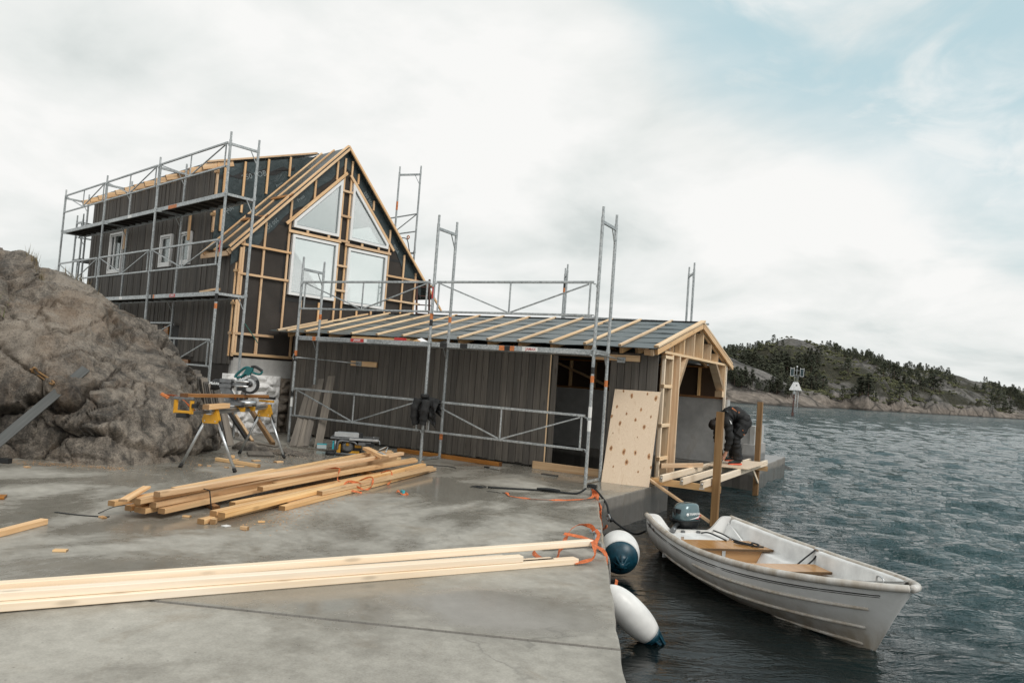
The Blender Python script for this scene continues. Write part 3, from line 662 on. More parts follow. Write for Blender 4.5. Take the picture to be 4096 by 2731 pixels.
def _hill_mat():
    m, nt, b = newmat('hillside_rock_and_heath'); geo = N(nt, 'ShaderNodeNewGeometry'); v = geo.outputs['Position']
    n1 = noise_(nt, v, .022, 6, .6, .5); n2 = noise_(nt, v, .16, 8, .68); n3 = noise_(nt, v, .9, 6, .7)
    f = math_(nt, 'ADD', math_(nt, 'MULTIPLY', n2, .6), math_(nt, 'MULTIPLY', n3, .4))
    vo = N(nt, 'ShaderNodeTexVoronoi', {'Vector': vmath(nt, 'MULTIPLY', v, (.09, .09, .22)), 'Scale': 1.}, feature='DISTANCE_TO_EDGE').outputs['Distance']
    jt = N(nt, 'ShaderNodeMapRange', {0: vo, 1: 0., 2: .07, 3: .16, 4: 0.}).outputs[0]; f = math_(nt, 'SUBTRACT', f, jt)
    rock = ramp(nt, f, [(.34, (.055, .052, .048)), (.5, (.155, .146, .136)), (.66, (.28, .262, .242))])
    warm = ramp(nt, f, [(.34, (.07, .06, .05)), (.5, (.20, .168, .14)), (.66, (.38, .32, .27))])
    z = N(nt, 'ShaderNodeSeparateXYZ', {0: v}).outputs[2]
    low = N(nt, 'ShaderNodeMapRange', {0: math_(nt, 'ADD', z, math_(nt, 'MULTIPLY', n2, -4.)), 1: -.6, 2: 2.6, 3: .85, 4: 0.}).outputs[0]
    rock = mix(nt, low, rock, warm)
    tide = N(nt, 'ShaderNodeMapRange', {0: z, 1: -.3, 2: .25, 3: 1., 4: 0.}).outputs[0]
    rock = mix(nt, math_(nt, 'MULTIPLY', tide, .75), rock, (.03, .027, .024))
    heath = ramp(nt, n3, [(.3, (.020, .021, .014)), (.7, (.064, .059, .038))])
    up = N(nt, 'ShaderNodeSeparateXYZ', {0: geo.outputs['Normal']}).outputs[2]
    hf = math_(nt, 'ADD', math_(nt, 'ADD', math_(nt, 'MULTIPLY', n1, 1.2), math_(nt, 'MULTIPLY', n2, .6)), math_(nt, 'MULTIPLY', low, -.9))
    hm = N(nt, 'ShaderNodeMapRange', {0: hf, 1: .84, 2: .98, 3: 0., 4: 1.}).outputs[0]
    c = mix(nt, hm, rock, heath)
    setp(nt, b, color=c, rough=.85, nrm=bump(nt, math_(nt, 'ADD', n2, math_(nt, 'MULTIPLY', n3, .5)), .8, 1.6), spec=.2); return m
MT['hill'] = _hill_mat()
sh_main = lambda px: interp(px, SHORE)+6*noise.noise(Vector((px*.02, 0, 0))); sk_main = lambda px: interp(px, SKY)
hillmesh('hill', 1250, 3300, 420, 110, 130, sh_main, sk_main, [MT['hill']], 1.)
sh_head = lambda px: 168+.02*(px-1680); sk_head = lambda px: interp(px, HEAD)
hillmesh('headland', 1250, 1950, 170, 60, 40, sh_head, sk_head, [MT['hill']], 5., .75)

def pine_parts(seed, h=1., full=1.):
    """scots pine of unit height: (trunk verts/faces), (crown verts/faces)"""
    rs = random.Random(seed); tv, tf, cv, cf = [], [], [], []
    lean = rs.uniform(-.05, .05)
    rings = [(0, .022), (.35, .016), (.7, .010), (1., .003)]
    for k, (z, r) in enumerate(rings):
        for j in range(5):
            t = j*1.2566; tv.append((r*math.cos(t)+lean*z, r*math.sin(t), z))
    for k in range(3):
        for j in range(5): tf.append((k*5+j, k*5+(j+1) % 5, k*5+5+(j+1) % 5, k*5+5+j))
    z0 = rs.uniform(.10, .28); kind = rs.random()
    for i in range(int(95*full)):
        z = z0+(1-z0)*rs.random()**.85; s = (z-z0)/(1-z0)
        rmax = (.30 if kind < .5 else .22)*(1-s)**(.55 if kind < .5 else .8)*(.6+.4*min(1, s*6))+.02
        a = rs.uniform(0, 6.283); rr = rmax*rs.random()**.45
        c = Vector((rr*math.cos(a)+lean*z, rr*math.sin(a), z+.02*rs.uniform(-1, 1)-.10*rr)); sz = rs.uniform(.035, .085)
        d = Vector((math.cos(a), math.sin(a), rs.uniform(-.3, .35))).normalized(); sd = Vector((-math.sin(a), math.cos(a), rs.uniform(-.3, .3))).normalized(); up = d.cross(sd)
        n = len(cv)
        cv += [c+d*sz*1.3, c+sd*sz*.8, c-d*sz*.9, c-sd*sz*.8, c+up*sz*.75]
        cf += [(n, n+1, n+4), (n+1, n+2, n+4), (n+2, n+3, n+4), (n+3, n, n+4), (n, n+3, n+2, n+1)]
    return tv, tf, cv, cf
def _trees():
    proto = []
    for s in range(8):
        tv, tf, cv, cf = pine_parts(s)
        a = mesh_from(tv, tf, 'trunk'); a.materials.append(MT['bark']); b = mesh_from(cv, cf, 'crown'); b.materials.append(MT['pine_needles'])
        n = len(tv); both = mesh_from(tv+cv, tf+[tuple(i+n for i in f) for f in cf], 'pine', False, [MT['bark'], MT['pine_needles']], [0]*len(tf)+[1]*len(cf))
        proto.append((a, b, both, (tv, tf, cv, cf)))
    rs = random.Random(11); spots = []
    tries = 0
    while len(spots) < 950 and tries < 40000:
        tries += 1
        if rs.random() < .80:
            px = rs.uniform(1640, 2480); d0 = sh_main(px); w = 130; e = sk_main(px); t = .03+rs.random()**1.25*1.0; p = hill_z(px, d0+t*w, d0, w, e, 1., 1.); hd = 0
        else:
            px = rs.uniform(1640, 1850); d0 = sh_head(px); w = 40; e = sk_head(px); t = .25+rs.random()*.75; p = hill_z(px, d0+t*w, d0, w, e, 5., .75); hd = 1
        q = Vector((p.x*.022, p.y*.022, 4.)); den = fb(q*1.3, 4)+.30*fb(q*6, 2)
        if p.z < 1.2+2.2*rs.random(): continue
        bald = 0.
        if not hd:
            bald = .55*max(0, 1-((px-1830)/75)**2)*max(0, (t-.70)/.3)          # bare summit dome
            bald += .5*math.exp(-((px-2020)/60)**2-((t-.30)/.14)**2)+.45*math.exp(-((px-1790)/55)**2-((t-.55)/.10)**2)+.4*math.exp(-((px-2140)/45)**2-((t-.12)/.1)**2)+.4*math.exp(-((px-1930)/30)**2-((t-.14)/.08)**2)+.4*math.exp(-((px-2250)/45)**2-((t-.06)/.06)**2)
        if den < (-.10 if px < 1800 else .04)+bald*1.5+(.05 if hd else 0)-(.12 if px > 2080 else 0): continue
        h = rs.uniform(2.8, 6.6)*(1.1 if t < .5 else .65)
        if hd: h *= .62
        dist = math.hypot(p.x, p.y); spots.append((h/dist, p, h, px))
    spots.sort(key=lambda s: -s[0])
    for i, (_, p, h, px) in enumerate(spots[:300]):
        a, b, both, _d = proto[i % 8]; M = T(p.x, p.y, p.z-.15) @ RZ(rs.uniform(0, 6.28)) @ Matrix.Diagonal((h*rs.uniform(.9, 1.3), h*rs.uniform(.9, 1.3), h, 1))
        if i < 90:
            r = bpy.data.objects.new('pine_tree', None); _link(r, M, None); obj('trunk', a, None, r, WM[r.name]); obj('crown', b, None, r, WM[r.name])
        else: r = obj('pine_tree', both, None, None, M)
        tag(r, 'small dark green pine growing on the rocky hillside across the water', 'tree', 'pines on the far hillside')
    V, F, FM = [], [], []
    for i, (_, p, h, px) in enumerate(spots[300:]):
        tv, tf, cv, cf = proto[i % 8][3]; n = len(V); c, s = math.cos(i*2.4), math.sin(i*2.4); k = h*(.9+.3*((i*7) % 10)/10)
        V += [(p.x+(x*c-y*s)*k, p.y+(x*s+y*c)*k, p.z-.15+z*h) for x, y, z in tv+cv]
        F += [tuple(j+n for j in f) for f in tf]+[tuple(j+n+len(tv) for j in f) for f in cf]; FM += [0]*len(tf)+[1]*len(cf)
    # low heath and juniper between the trees
    for i in range(2600):
        px = rs.uniform(1640, 2480); d0 = sh_main(px); t = .04+rs.random()**1.2*.98; p = hill_z(px, d0+t*130, d0, 130, sk_main(px), 1., 1.)
        q = Vector((p.x*.022, p.y*.022, 4.))
        if p.z < 2. or fb(q*1.3, 4)+.4*fb(q*6, 2) < -.12: continue
        for k in range(5):
            c = p+Vector((rs.gauss(0, .9), rs.gauss(0, .9), rs.uniform(0, .5))); s = rs.uniform(.35, .8); n = len(V); a = rs.uniform(0, 6.28)
            d = Vector((math.cos(a), math.sin(a), rs.uniform(-.2, .3)))*s; e = Vector((-math.sin(a), math.cos(a), rs.uniform(-.2, .2)))*s
            V += [c+d, c+e, c-d, c-e, c+Vector((0, 0, s*.9))]; F += [(n, n+1, n+4), (n+1, n+2, n+4), (n+2, n+3, n+4), (n+3, n, n+4)]; FM += [2]*4
    me = mesh_from(V, F, 'forest', False, [MT['bark'], MT['pine_needles'], MT['heath']], FM)
    tag(obj('distant_pine_forest', me), 'dense mass of pines and heath covering the hill across the water', 'forest', kind='stuff')
_trees()

# ------------------------------------------------------------------ boathouse
def _boathouse():
    b = thing('boathouse', 'low timber boathouse with dark stained cladding and unfinished battened roof at the quay edge', 'boathouse', (-7.6, 13.8, 0))
    rs = random.Random(4); zm = lambda y: 2.085+(y-11.05)*.25 if y <= 13.72 else 2.085+2.67*.25-(y-13.72)*.25
    # cladding, board by board
    x = -11.56; doorL, doorR = -5.56, -4.50
    while x < -3.74:
        w = rs.choice((.122, .128, .134, .14)); x1 = min(x+w, -3.70)
        if doorL-.12 < x < doorL-.001 or doorL-.07 < x1 < doorL+.07 or (x < doorL < x1): x1 = doorL
        if not (doorL-.005 <= x < doorR-.06):
            if x1 > -3.78: x1 = -3.70
            pr = rs.uniform(0, .007)
            box('cladding_board', (x+.003, 11.478-pr, .045+rs.uniform(-.012, .012)), (x1-.003, 11.500, 2.02), MT['stain2'], b, ch=.004)
            x = x1
        else:
            x = doorR
    box('wall_sheathing', (-11.55, 11.502, .05), (doorL-.005, 11.535, 2.0), MT['fibreboard'], b)
    box('wall_sheathing', (doorR, 11.502, .05), (-3.715, 11.535, 2.0), MT['fibreboard'], b)
    box('door_lining', (doorL-.03, 11.470, .05), (doorL-.008, 11.60, 1.95), MT['pine'], b)
    box('door_lining', (doorL+.002, 11.502, .05), (doorL+.10, 11.525, 1.92), MT['stain2'], b)
    box('door_head', (doorL-.03, 11.54, 1.93), (doorR+.02, 11.64, 2.0), MT['orange_dark'], b)
    for xx in (-11.5, -10.9, -10.3, -9.7, -9.1, -8.5, -7.9, -7.3, -6.7, -6.1, -5.66, -4.44): box('wall_stud', (xx-.024, 11.54, .05), (xx+.024, 11.64, 2.0), MT['orange_dark'], b)
    # tie boards that hold the scaffold anchors
    box('anchor_board', (-9.93, 11.43, 1.50), (-9.28, 11.467, 1.60), MT['batten'], b)
    box('anchor_board', (-4.77, 11.43, 1.885), (-3.99, 11.467, 1.985), MT['batten'], b)
    # long back wall: concrete below, timber frame above
    cw = box('concrete_wall', (-9.78, 16.03, .022), (-3.62, 16.27, 1.35), MT['light_conc'], b)
    box('formwork_joint', (-4.72, 16.022, .05), (-4.712, 16.035, 1.34), MT['quay_side'], cw)
    box('sill_plate', (-9.78, 16.02, 1.352), (-3.66, 16.16, 1.40), MT['orange_dark'], b)
    box('top_plate', (-9.78, 16.02, 2.0), (-3.66, 16.14, 2.05), MT['orange_dark'], b)
    xs = -4.25
    while xs > -9.7:
        box('wall_stud', (xs-.024, 16.02, 1.402), (xs+.024, 16.12, 1.998), MT['orange'], b); xs -= .605
    xp = -3.72
    for k in range(5):
        box('infill_panel', (xp-1.208, 16.125, 1.40), (xp, 16.14, 2.0), MT['cork_brown'], b); xp -= 1.21
    beam('wall_brace', (-7.64, 15.99, 1.94), (-6.2, 15.99, 1.43), .05, .08, MT['orange'], b, up=(0, 1, 0))
    # landward end wall of the slip
    box('end_wall', (-9.79, 11.95, -1.2), (-9.6, 16.02, 2.0), MT['cast_wall'], b)
    # roof: rafters, lapped sheets, counter battens
    def left(y): return -12.1+.24*(y-10.37)+.09
    nb = 15; xb = [-3.60-.605*k for k in range(13)]+[-11.36, -11.62]
    rw = (Vector((0, 2.67, .6675))).normalized(); up = Vector((0, -rw.z, rw.y))
    for k, xx in enumerate(xb):
        if k < 14:
            y0 = 11.13; mt = MT['orange']
            beam('rafter', (xx+(-.03 if k == 0 else 0), y0, zm(y0)-.062), (xx+(-.03 if k == 0 else 0), 13.70, zm(13.70)-.062), .048, .098, mt, b, up)
            beam('rafter', (xx+(-.03 if k == 0 else 0), 16.32, zm(16.32)-.062), (xx+(-.03 if k == 0 else 0), 13.74, zm(13.74)-.062), .048, .098, MT['orange'], b)
    for k, xx in enumerate(xb):
        y0 = 11.06+rs.uniform(-.01, .015); y1 = 13.74+rs.uniform(-.02, .03)
        if k == 0: y1 = 13.73
        xo = 0 if k < 13 else -.0
        beam('roof_batten', (xx, y0, zm(y0)+.028), (xx-(.02 if k else 0), y1, zm(13.70)+.030), .048, .036, MT['pine'], b, up)
    # eave course runs under the house corner too
    ys = [11.06, 11.50, 11.94, 12.38, 12.82, 13.26, 13.72]
    for k in range(6):
        a, c = ys[k], ys[k+1]+(.04 if k < 5 else 0)
        lo, hi = .010, 0.0
        segs = 26; V = []; n = segs+1
        for t in range(n):
            f = t/segs
            for (yy, dz) in ((a, lo), (c, hi)):
                xl = left(yy); xx = xl+(-3.615-xl)*f; wav = (.006*math.sin(xx*5.2+k)+.005*math.sin(xx*11+2*k))*(1 if yy == a else .2)
                V.append((xx, yy, zm(min(yy, 13.72))+dz+wav))
        V2 = [(p[0], p[1], p[2]-.009) for p in V]; F = []
        for t in range(segs):
            i = 2*t; F += [(i, i+2, i+3, i+1), (2*n+i, 2*n+i+1, 2*n+i+3, 2*n+i+2), (i, 2*n+i, 2*n+i+2, i+2), (i+1, i+3, 2*n+i+3, 2*n+i+1)]
        F += [(0, 1, 2*n+1, 2*n), (2*n-2, 4*n-2, 4*n-1, 2*n-1)]
        c0 = Vector((-7.7, (a+c)/2, zm((a+c)/2))); me = mesh_from([Vector(v)-c0 for v in V+V2], F, 'roof_sheet')
        bm = bmesh.new(); bm.from_mesh(me); bmesh.ops.recalc_face_normals(bm, faces=bm.faces[:]); bm.to_mesh(me); bm.free()
        obj('roof_sheet', me, MT['roofsheet'], b, T(*c0))
    prism('roof_sheet', [(-11.35, 13.73, zm(13.73)-.004), (-3.615, 13.73, zm(13.73)-.004), (-3.615, 16.36, zm(16.36)-.004), (-10.8, 16.36, zm(16.36)-.004)], (0, 0, .008), MT['roofsheet'], b)
    box('ridge_strip', (-11.3, 13.66, 2.748), (-3.62, 13.78, 2.766), MT['tape'], b)
    # seaward gable
    gx = -3.66
    for s in (-1, 1):
        y0, y1 = 13.72, (11.10 if s < 0 else 16.30); z0 = 2.752
        tl = Vector((0, y1-y0, -(abs(y1-y0))*.25))
        beam('verge_rafter', (gx-.03, y1+.0, z0+tl.z-.075), (gx-.03, y0, z0-.075), .050, .098, MT['pine'], b, (0, .25*(-s)*-1, 1))
        beam('verge_strip', (gx+.004, y1, z0+tl.z-.012), (gx+.004, y0, z0-.012), .10, .014, MT['tape'], b, (0, .25*s, 1))
        beam('verge_batten', (gx+.02, y1, z0+tl.z+.02), (gx+.02, y0, z0+.02), .052, .042, MT['pine'], b, (0, .25*s, 1))
    box('eave_block', (gx-.16, 11.12, 1.985), (gx-.065, 11.26, 2.075), MT['orange'], b)
    box('tie_beam', (gx-.17, 11.68, 2.052), (gx-.002, 16.02, 2.098), MT['pine'], b)
    for y in (12.12, 12.745, 13.37, 13.97, 14.575, 15.17, 15.77):
        top = zm(y)-.125; st = box('gable_stud', (gx-.17, y-.02, 2.10), (gx+.001, y+.02, top), MT['pine'], b)
        if y == 12.12: box('paper_label', (gx-.075, y-.0225, 2.13), (gx-.045, y-.0202, 2.20), MT['white_label'], st)
    # second truss behind the gable
    for s in (-1, 1):
        y1 = 11.5 if s < 0 else 15.9
        beam('truss_rafter', (gx-.42, y1, zm(y1)-.14), (gx-.42, 13.72, zm(13.72)-.14), .045, .12, MT['batten'], b)
        beam('truss_web', (gx-.44, 13.72+s*.9, 2.10), (gx-.44, 13.72+s*.25, 2.60), .045, .09, MT['batten'], b, (1, 0, 0))
    box('truss_tie', (gx-.46, 12.85, 2.36), (gx-.41, 14.6, 2.43), MT['batten'], b)
    for y, z in ((12.95, 2.33), (14.45, 2.36)): box('nail_plate', (gx-.40, y-.07, z), (gx-.393, y+.07, z+.16), MT['galv'], b)
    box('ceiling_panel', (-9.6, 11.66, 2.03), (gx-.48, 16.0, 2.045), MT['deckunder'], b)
    pl = MT['pine']
    box('gable_post', (gx-.05, 11.70, .05), (gx, 11.75, 2.0), MT['white_pine'], b)
    box('gable_post', (gx-.20, 12.115, .0), (gx, 12.165, 2.05), pl, b)
    box('gable_post', (gx-.19, 12.53, .02), (gx, 12.578, 2.05), pl, b)
    box('gable_post', (gx-.15, 12.17, .02), (gx-.14, 12.50, 2.05), MT['batten'], b)
    for z in (1.97, 1.50, .87, .34): box('gable_blocking', (gx-.048, 11.68, z), (gx+.012, 12.13, z+.055), pl, b)
    beam('toe_rail', (gx+.03, 11.70, .265), (gx+.46, 12.62, .265), .03, .075, MT['batten'], b)
    prism('knee_brace', [(gx-.004, 12.95, 2.05), (gx-.004, 13.06, 2.05), (gx-.004, 12.582, 1.50), (gx-.004, 12.582, 1.63)], (-.15, 0, 0), pl, b)
    prism('knee_brace', [(gx-.004, 15.16, 2.05), (gx-.004, 15.04, 2.05), (gx-.004, 15.80, 1.52), (gx-.004, 15.84, 1.62)], (-.15, 0, 0), pl, b)
    box('gable_post', (gx-.15, 15.845, 1.40), (gx, 15.895, 2.05), pl, b)
    box('gable_post', (gx-.05, 15.97, .05), (gx+.0, 16.02, 2.05), MT['white_pine'], b)
    box('gable_blocking', (gx-.15, 15.68, 1.40), (gx-.003, 15.842, 1.53), pl, b)
    # front plate under the wall, threshold plank
    return b
_boathouse()
box('threshold_plank', (-5.72, 11.33, .0), (-4.30, 11.375, .125), MT['orange'])
tag(bpy.data.objects['threshold_plank'], 'orange pine plank set on edge across the open boathouse doorway', 'plank')
# concrete retaining wall on the pier behind the boathouse
rw_ = thing('retaining_wall', 'grey concrete retaining wall standing on the pier behind the jetty', 'wall', (-4.6, 17.9, .02))
box('wall_slab', (-6.4, 17.45, .02), (-3.40, 17.72, .80), MT['cast_wall'], rw_); prism('end_pier', [(-3.398, 17.45, .022), (-3.398, 18.5, .022), (-3.398, 18.5, .80), (-3.398, 17.40, .80)], (.10, 0, 0), MT['light_conc'], rw_)
box('footing', (-3.52, 17.28, .022), (-3.26, 18.6, .39), MT['cast_wall'], rw_)

# ------------------------------------------------------------------ house on the rock
HF = T(-12.115, 10.372, 0) @ RZ(R(-13.5))        # u along the ridge (house is u<0), v across the gable, z up
def inset(poly, d):
    P = [Vector(p) for p in poly]; n = len(P); c = sum(P, Vector((0, 0)))/n; out = []
    L = []
    for i in range(n):
        a, b = P[i], P[(i+1) % n]; t = (b-a).normalized(); nn = Vector((-t.y, t.x))
        if nn.dot(c-a) < 0: nn = -nn
        L.append((a+nn*d, t))
    for i in range(n):
        (a, t), (b, s) = L[i-1], L[i]; den = t.x*s.y-t.y*s.x; k = ((b.x-a.x)*s.y-(b.y-a.y)*s.x)/den; out.append(a+t*k)
    return out
def _house():
    h = thing('house', 'dark clad gabled house under construction with bare battens and large gable windows', 'house', (-4, 2.3, .9), HF)
    rs = random.Random(9); ZA, ZE = 6.30, 3.70; VM = 2.30
    zr = lambda v: ZE-.05+(v+.22)*1.0675 if v <= VM else ZE-.05+(2*VM-v+.22)*1.0675     # roof line (membrane)
    # ---- long wall towards the rock
    openings = [(-6.97, -6.03, 3.44, 4.50), (-3.77, -3.11, 3.46, 4.21), (-2.72, -2.14, 3.46, 4.20), (-3.17, -2.42, .9, 2.11)]
    u = -8.45
    while u < -.02:
        w = rs.choice((.085, .108, .112, .12)); u1 = min(u+w, -.01); top = 5.46 if u1 <= -1.22 else 3.70
        if u < -1.25 < u1: u1 = -1.25; top = 5.46
        bot = 1.36+rs.uniform(-.012, .012) if u > -1.6 else 1.45+rs.uniform(-.01, .01)
        segs = [(bot, top)]
        for a, b, z0, z1 in openings:
            if u1 > a+.01 and u < b-.01:
                segs = [q for (s0, s1) in segs for q in ((s0, min(s1, z0)), (max(s0, z1), s1)) if q[1]-q[0] > .03]
        pr = rs.choice((.0, .010))+rs.uniform(0, .004)
        for s0, s1 in segs: box('cladding_board', (u+.002, -.022-pr, s0), (u1-.002, -.002, s1), MT['stain'], h, ch=.003)
        u = u1
    prism('wall_core', [(-8.44, .0, .3), (-.06, .0, .3), (-.06, .0, 3.66), (-1.26, .0, 3.66), (-1.26, .0, 5.44), (-8.44, .0, 5.44)], (0, .10, 0), MT['fibreboard'], h)
    box('upper_floor', (-8.3, .12, 2.48), (-.06, 4.44, 2.56), MT['ply'], h); box('partition', (-5.6, .12, 2.57), (-5.5, 4.4, 5.2), MT['white_paint'], h); box('partition', (-5.45, .112, 2.57), (-1.32, .13, 5.0), MT['white_paint'], h)
    prism('wall_core', [(-8.44, .12, .3), (-8.44, 4.55, .3), (-8.44, 4.55, 3.6), (-8.44, 2.3, 6.2), (-8.44, .12, 5.4)], (.1, 0, 0), MT['stain'], h)
    box('wall_core', (-8.3, 4.45, .3), (-.05, 4.55, 2.75), MT['stain'], h); box('wall_core', (-8.3, 4.45, 2.752), (-4.6, 4.55, 3.6), MT['stain'], h); box('wall_core', (-.75, 4.45, 2.752), (-.05, 4.55, 3.6), MT['stain'], h); box('opening_post', (-2.75, 4.45, 2.752), (-2.6, 4.55, 3.6), MT['white_paint'], h)
    box('corner_batten', (-.045, -.055, 1.52), (-.008, -.024, 3.70), MT['batten'], h)
    box('corner_batten', (.036, -.03, 1.52), (.072, .02, 3.70), MT['batten'], h)
    for z in (1.95, 2.55, 3.20): box('corner_packer', (-.06, -.07, z), (.075, -.028, z+.055), MT['orange'], h)
    box('floor_beam', (-2.9, -.05, 1.22), (-1.75, .0, 1.38), MT['orange_dark'], h)
    box('door_reveal', (-3.17, -.012, 1.3), (-2.42, -.0015, 2.11), MT['rubber'], h)
    box('door_lining', (-3.13, -.05, 1.32), (-2.90, -.013, 2.09), MT['orange_dark'], h)
    # windows in the long wall
    for (a, b, z0, z1) in openings[:3]:
        a += .03; b -= .03
        w = box('window', (a+.05, -.020, z0+.05), (b-.05, -.012, z1-.05), MT['dark_glass'], h)
        for q in (((a, -.075, z0), (a+.05, .0, z1)), ((b-.05, -.075, z0), (b, .0, z1)), ((a+.05, -.075, z1-.05), (b-.05, .0, z1)), ((a+.05, -.075, z0), (b-.05, .0, z0+.07))): box('frame', *q, MT['white_paint'], w)
        s = .085
        for q in (((a+.055, -.055, z0+.08), (a+s, -.022, z1-.06)), ((b-s, -.055, z0+.08), (b-.055, -.022, z1-.06)), ((a+s, -.055, z1-s), (b-s, -.022, z1-.06)), ((a+s, -.055, z0+.075), (b-s, -.022, z0+.11))): box('sash', *q, MT['white_paint'], w)
        if b-a > .7: box('mullion', (a+.28, -.055, z0+.11), (a+.32, -.022, z1-s), MT['white_paint'], w)
        box('sill', (a-.10, -.085, z0-.035), (b+.04, -.005, z0-.004), MT['stain'], w)
        box('edge_strip', (a-.075, -.042, z0-.02), (a-.035, -.0355, z1-.05), MT['batten'], w)
    for uu, z0, z1 in ((-5.83, 4.02, 4.6), (-2.18, 3.98, 4.75)): box('hung_batten', (uu-.04, -.12, z0), (uu+.04, -.085, z1), MT['batten'], h)
    # ---- gable sheathing with openings kept behind the windows
    zt = lambda v: zr(v)-.06
    for poly in ([(0, 1.45), (1.14, 1.45), (1.14, zt(1.14)), (0, zt(0))], [(1.14, 1.45), (2.21, 1.45), (2.21, 2.93), (1.14, 2.93)], [(1.14, 4.15), (2.21, 4.15), (2.21, 4.36), (1.14, 4.36)], [(1.14, 4.47), (2.21, 5.57), (2.21, zt(2.21)), (1.14, zt(1.14))], [(2.21, 1.45), (2.55, 1.45), (2.55, zt(2.55)), (2.3, zt(2.3)), (2.21, zt(2.21))],
                 [(2.55, 1.45), (3.59, 1.45), (3.59, 2.90), (2.55, 2.90)], [(2.55, 4.11), (3.59, 4.11), (3.59, 4.34), (2.55, 4.34)], [(2.55, 5.55), (3.59, 4.42), (3.59, zt(3.59)), (2.55, zt(2.55))], [(3.59, 1.45), (4.58, 1.45), (4.58, zt(4.58)), (3.59, zt(3.59))]):
        prism('gable_sheathing', [(0, v, z) for v, z in poly], (-.05, 0, 0), MT['fibreboard'], h)
    for s in (0, 1):    # membrane folded down along the verges, with a taped edge
        m = (lambda v: v) if s == 0 else (lambda v: 2*VM-v)
        n = 14; lo = []; hi = []
        for k in range(n+1):
            v = -.18+(VM+.18)*k/n; d = .34+.05*math.sin(k*1.7+s*2)+(.16 if k in (3, 9) else 0); d = min(d, 1.2)
            hi.append((.004, m(v), zr(v)-.03)); lo.append((.004, m(v), zr(v)-.03-d))
        lo = [p for p in lo]
        prism('verge_membrane', hi+lo[::-1], (.006, 0, 0), MT['membrane'], h)
        prism('verge_tape', [(p[0]-.001, p[1], p[2]+.06) for p in lo]+[(p[0]-.001, p[1], p[2]-.03) for p in lo][::-1], (.004, 0, 0), MT['tape'], h)
    for q in (((.001, .05, 4.33), (.005, 1.05, 4.40)), ((.001, 3.65, 4.05), (.005, 4.5, 4.11)), ((.001, 1.05, 2.76), (.005, 3.72, 2.85)), ((.001, .97, 2.5), (.005, 1.02, 4.0)), ((.001, 1.06, 4.19), (.0055, 3.66, 4.33))): box('joint_tape', *q, MT['tape'], h)
    # ---- gable windows
    def gwin(poly, glass):
        po = [Vector(p) for p in poly]; pi = inset(poly, .058); pj = inset(poly, .03)
        w = prism('window', [(.030, p.x, p.y) for p in pj], (.012, 0, 0), glass, h)
        n = len(po)
        for i in range(n):
            j = (i+1) % n
            prism('frame', [(.006, po[i].x, po[i].y), (.006, po[j].x, po[j].y), (.006, pi[j].x, pi[j].y), (.006, pi[i].x, pi[i].y)], (.075, 0, 0), MT['white_paint'], w)
        pk = inset(poly, .075)
        for i in range(n):
            j = (i+1) % n
            prism('glazing_bead', [(.043, pi[i].x, pi[i].y), (.043, pi[j].x, pi[j].y), (.043, pk[j].x, pk[j].y), (.043, pk[i].x, pk[i].y)], (.010, 0, 0), MT['grey_ink'], w)
        return w
    gwin([(1.11, 2.90), (2.24, 2.90), (2.24, 4.18), (1.11, 4.18)], MT['coated_glass'])
    gwin([(2.52, 2.87), (3.62, 2.87), (3.62, 4.14), (2.52, 4.14)], MT['coated_glass'])
    gwin([(1.11, 4.33), (2.24, 4.33), (2.24, 5.63), (1.11, 4.47)], MT['coated_glass'])
    gwin([(2.52, 4.32), (3.62, 4.30), (3.62, 4.42), (2.52, 5.61)], MT['coated_glass'])
    # ---- gable battens
    bt = MT['batten']
    def vb(v, z0, z1, dv=.046, u0=.013): box('batten', (u0, v-dv/2, z0), (u0+.03, v+dv/2, z1), bt, h)
    for v in (.06, .50): vb(v, 1.60 if v > .3 else 1.56, zr(v)-.10)
    vb(1.04, 2.1, zr(1.04)-.10); vb(1.57, 5.02, zr(1.57)-.10); vb(2.09, 5.58, zr(2.09)-.10)
    vb(2.285, 2.05, 6.12); vb(2.475, 2.05, 6.10)
    vb(2.66, 5.62, zr(2.66)-.1); vb(3.14, 5.12, zr(3.14)-.1); vb(3.68, 2.05, zr(3.68)-.1); vb(4.16, 2.05, zr(4.16)-.1); vb(4.555, 2.05, zr(4.555)-.06)
    vb(1.45, 2.10, 2.82); vb(1.90, 2.10, 2.82); vb(2.9, 2.10, 2.80); vb(3.3, 2.1, 2.80)
    vb(.52, 1.60, 2.0); vb(1.30, 1.60, 2.05)
    def hb(v0, v1, z, dz=.046): box('cross_batten', (.044, v0, z-dz/2), (.076, v1, z+dz/2), bt, h)
    hb(-.02, 1.10, 3.77); hb(-.04, 1.09, 3.18); hb(3.62, 4.72, 3.68); hb(3.62, 4.72, 3.12)
    hb(1.0, 2.31, 4.235, .06); hb(2.42, 3.72, 4.20, .06)
    for v in (1.42, 1.95): box('spacer', (.046, v, 4.267), (.074, v+.06, 4.32), bt, h)
    for v in (2.85, 3.32): box('spacer', (.046, v, 4.232), (.074, v+.06, 4.29), bt, h)
    for z in (5.38, 4.82, 4.26, 3.70, 3.15): hb(2.215, 2.53, z, .05)
    hb(.0, .86, 1.98, .05)
    box('bottom_plate', (.013, -.02, 1.545), (.085, 1.62, 1.60), MT['orange'], h)
    beam('sloping_batten', (.062, .94, 4.37), (.062, 2.33, 5.79), .032, .062, bt, h, (0, -1, 1))
    beam('sloping_batten', (.062, 2.42, 5.77), (.062, 3.80, 4.29), .032, .062, bt, h, (0, 1, 1))
    # ---- roof
    sl = Vector((0, 1, 1.0675)).normalized(); nL = Vector((0, -sl.z, sl.y)); nR = Vector((0, sl.z, sl.y))
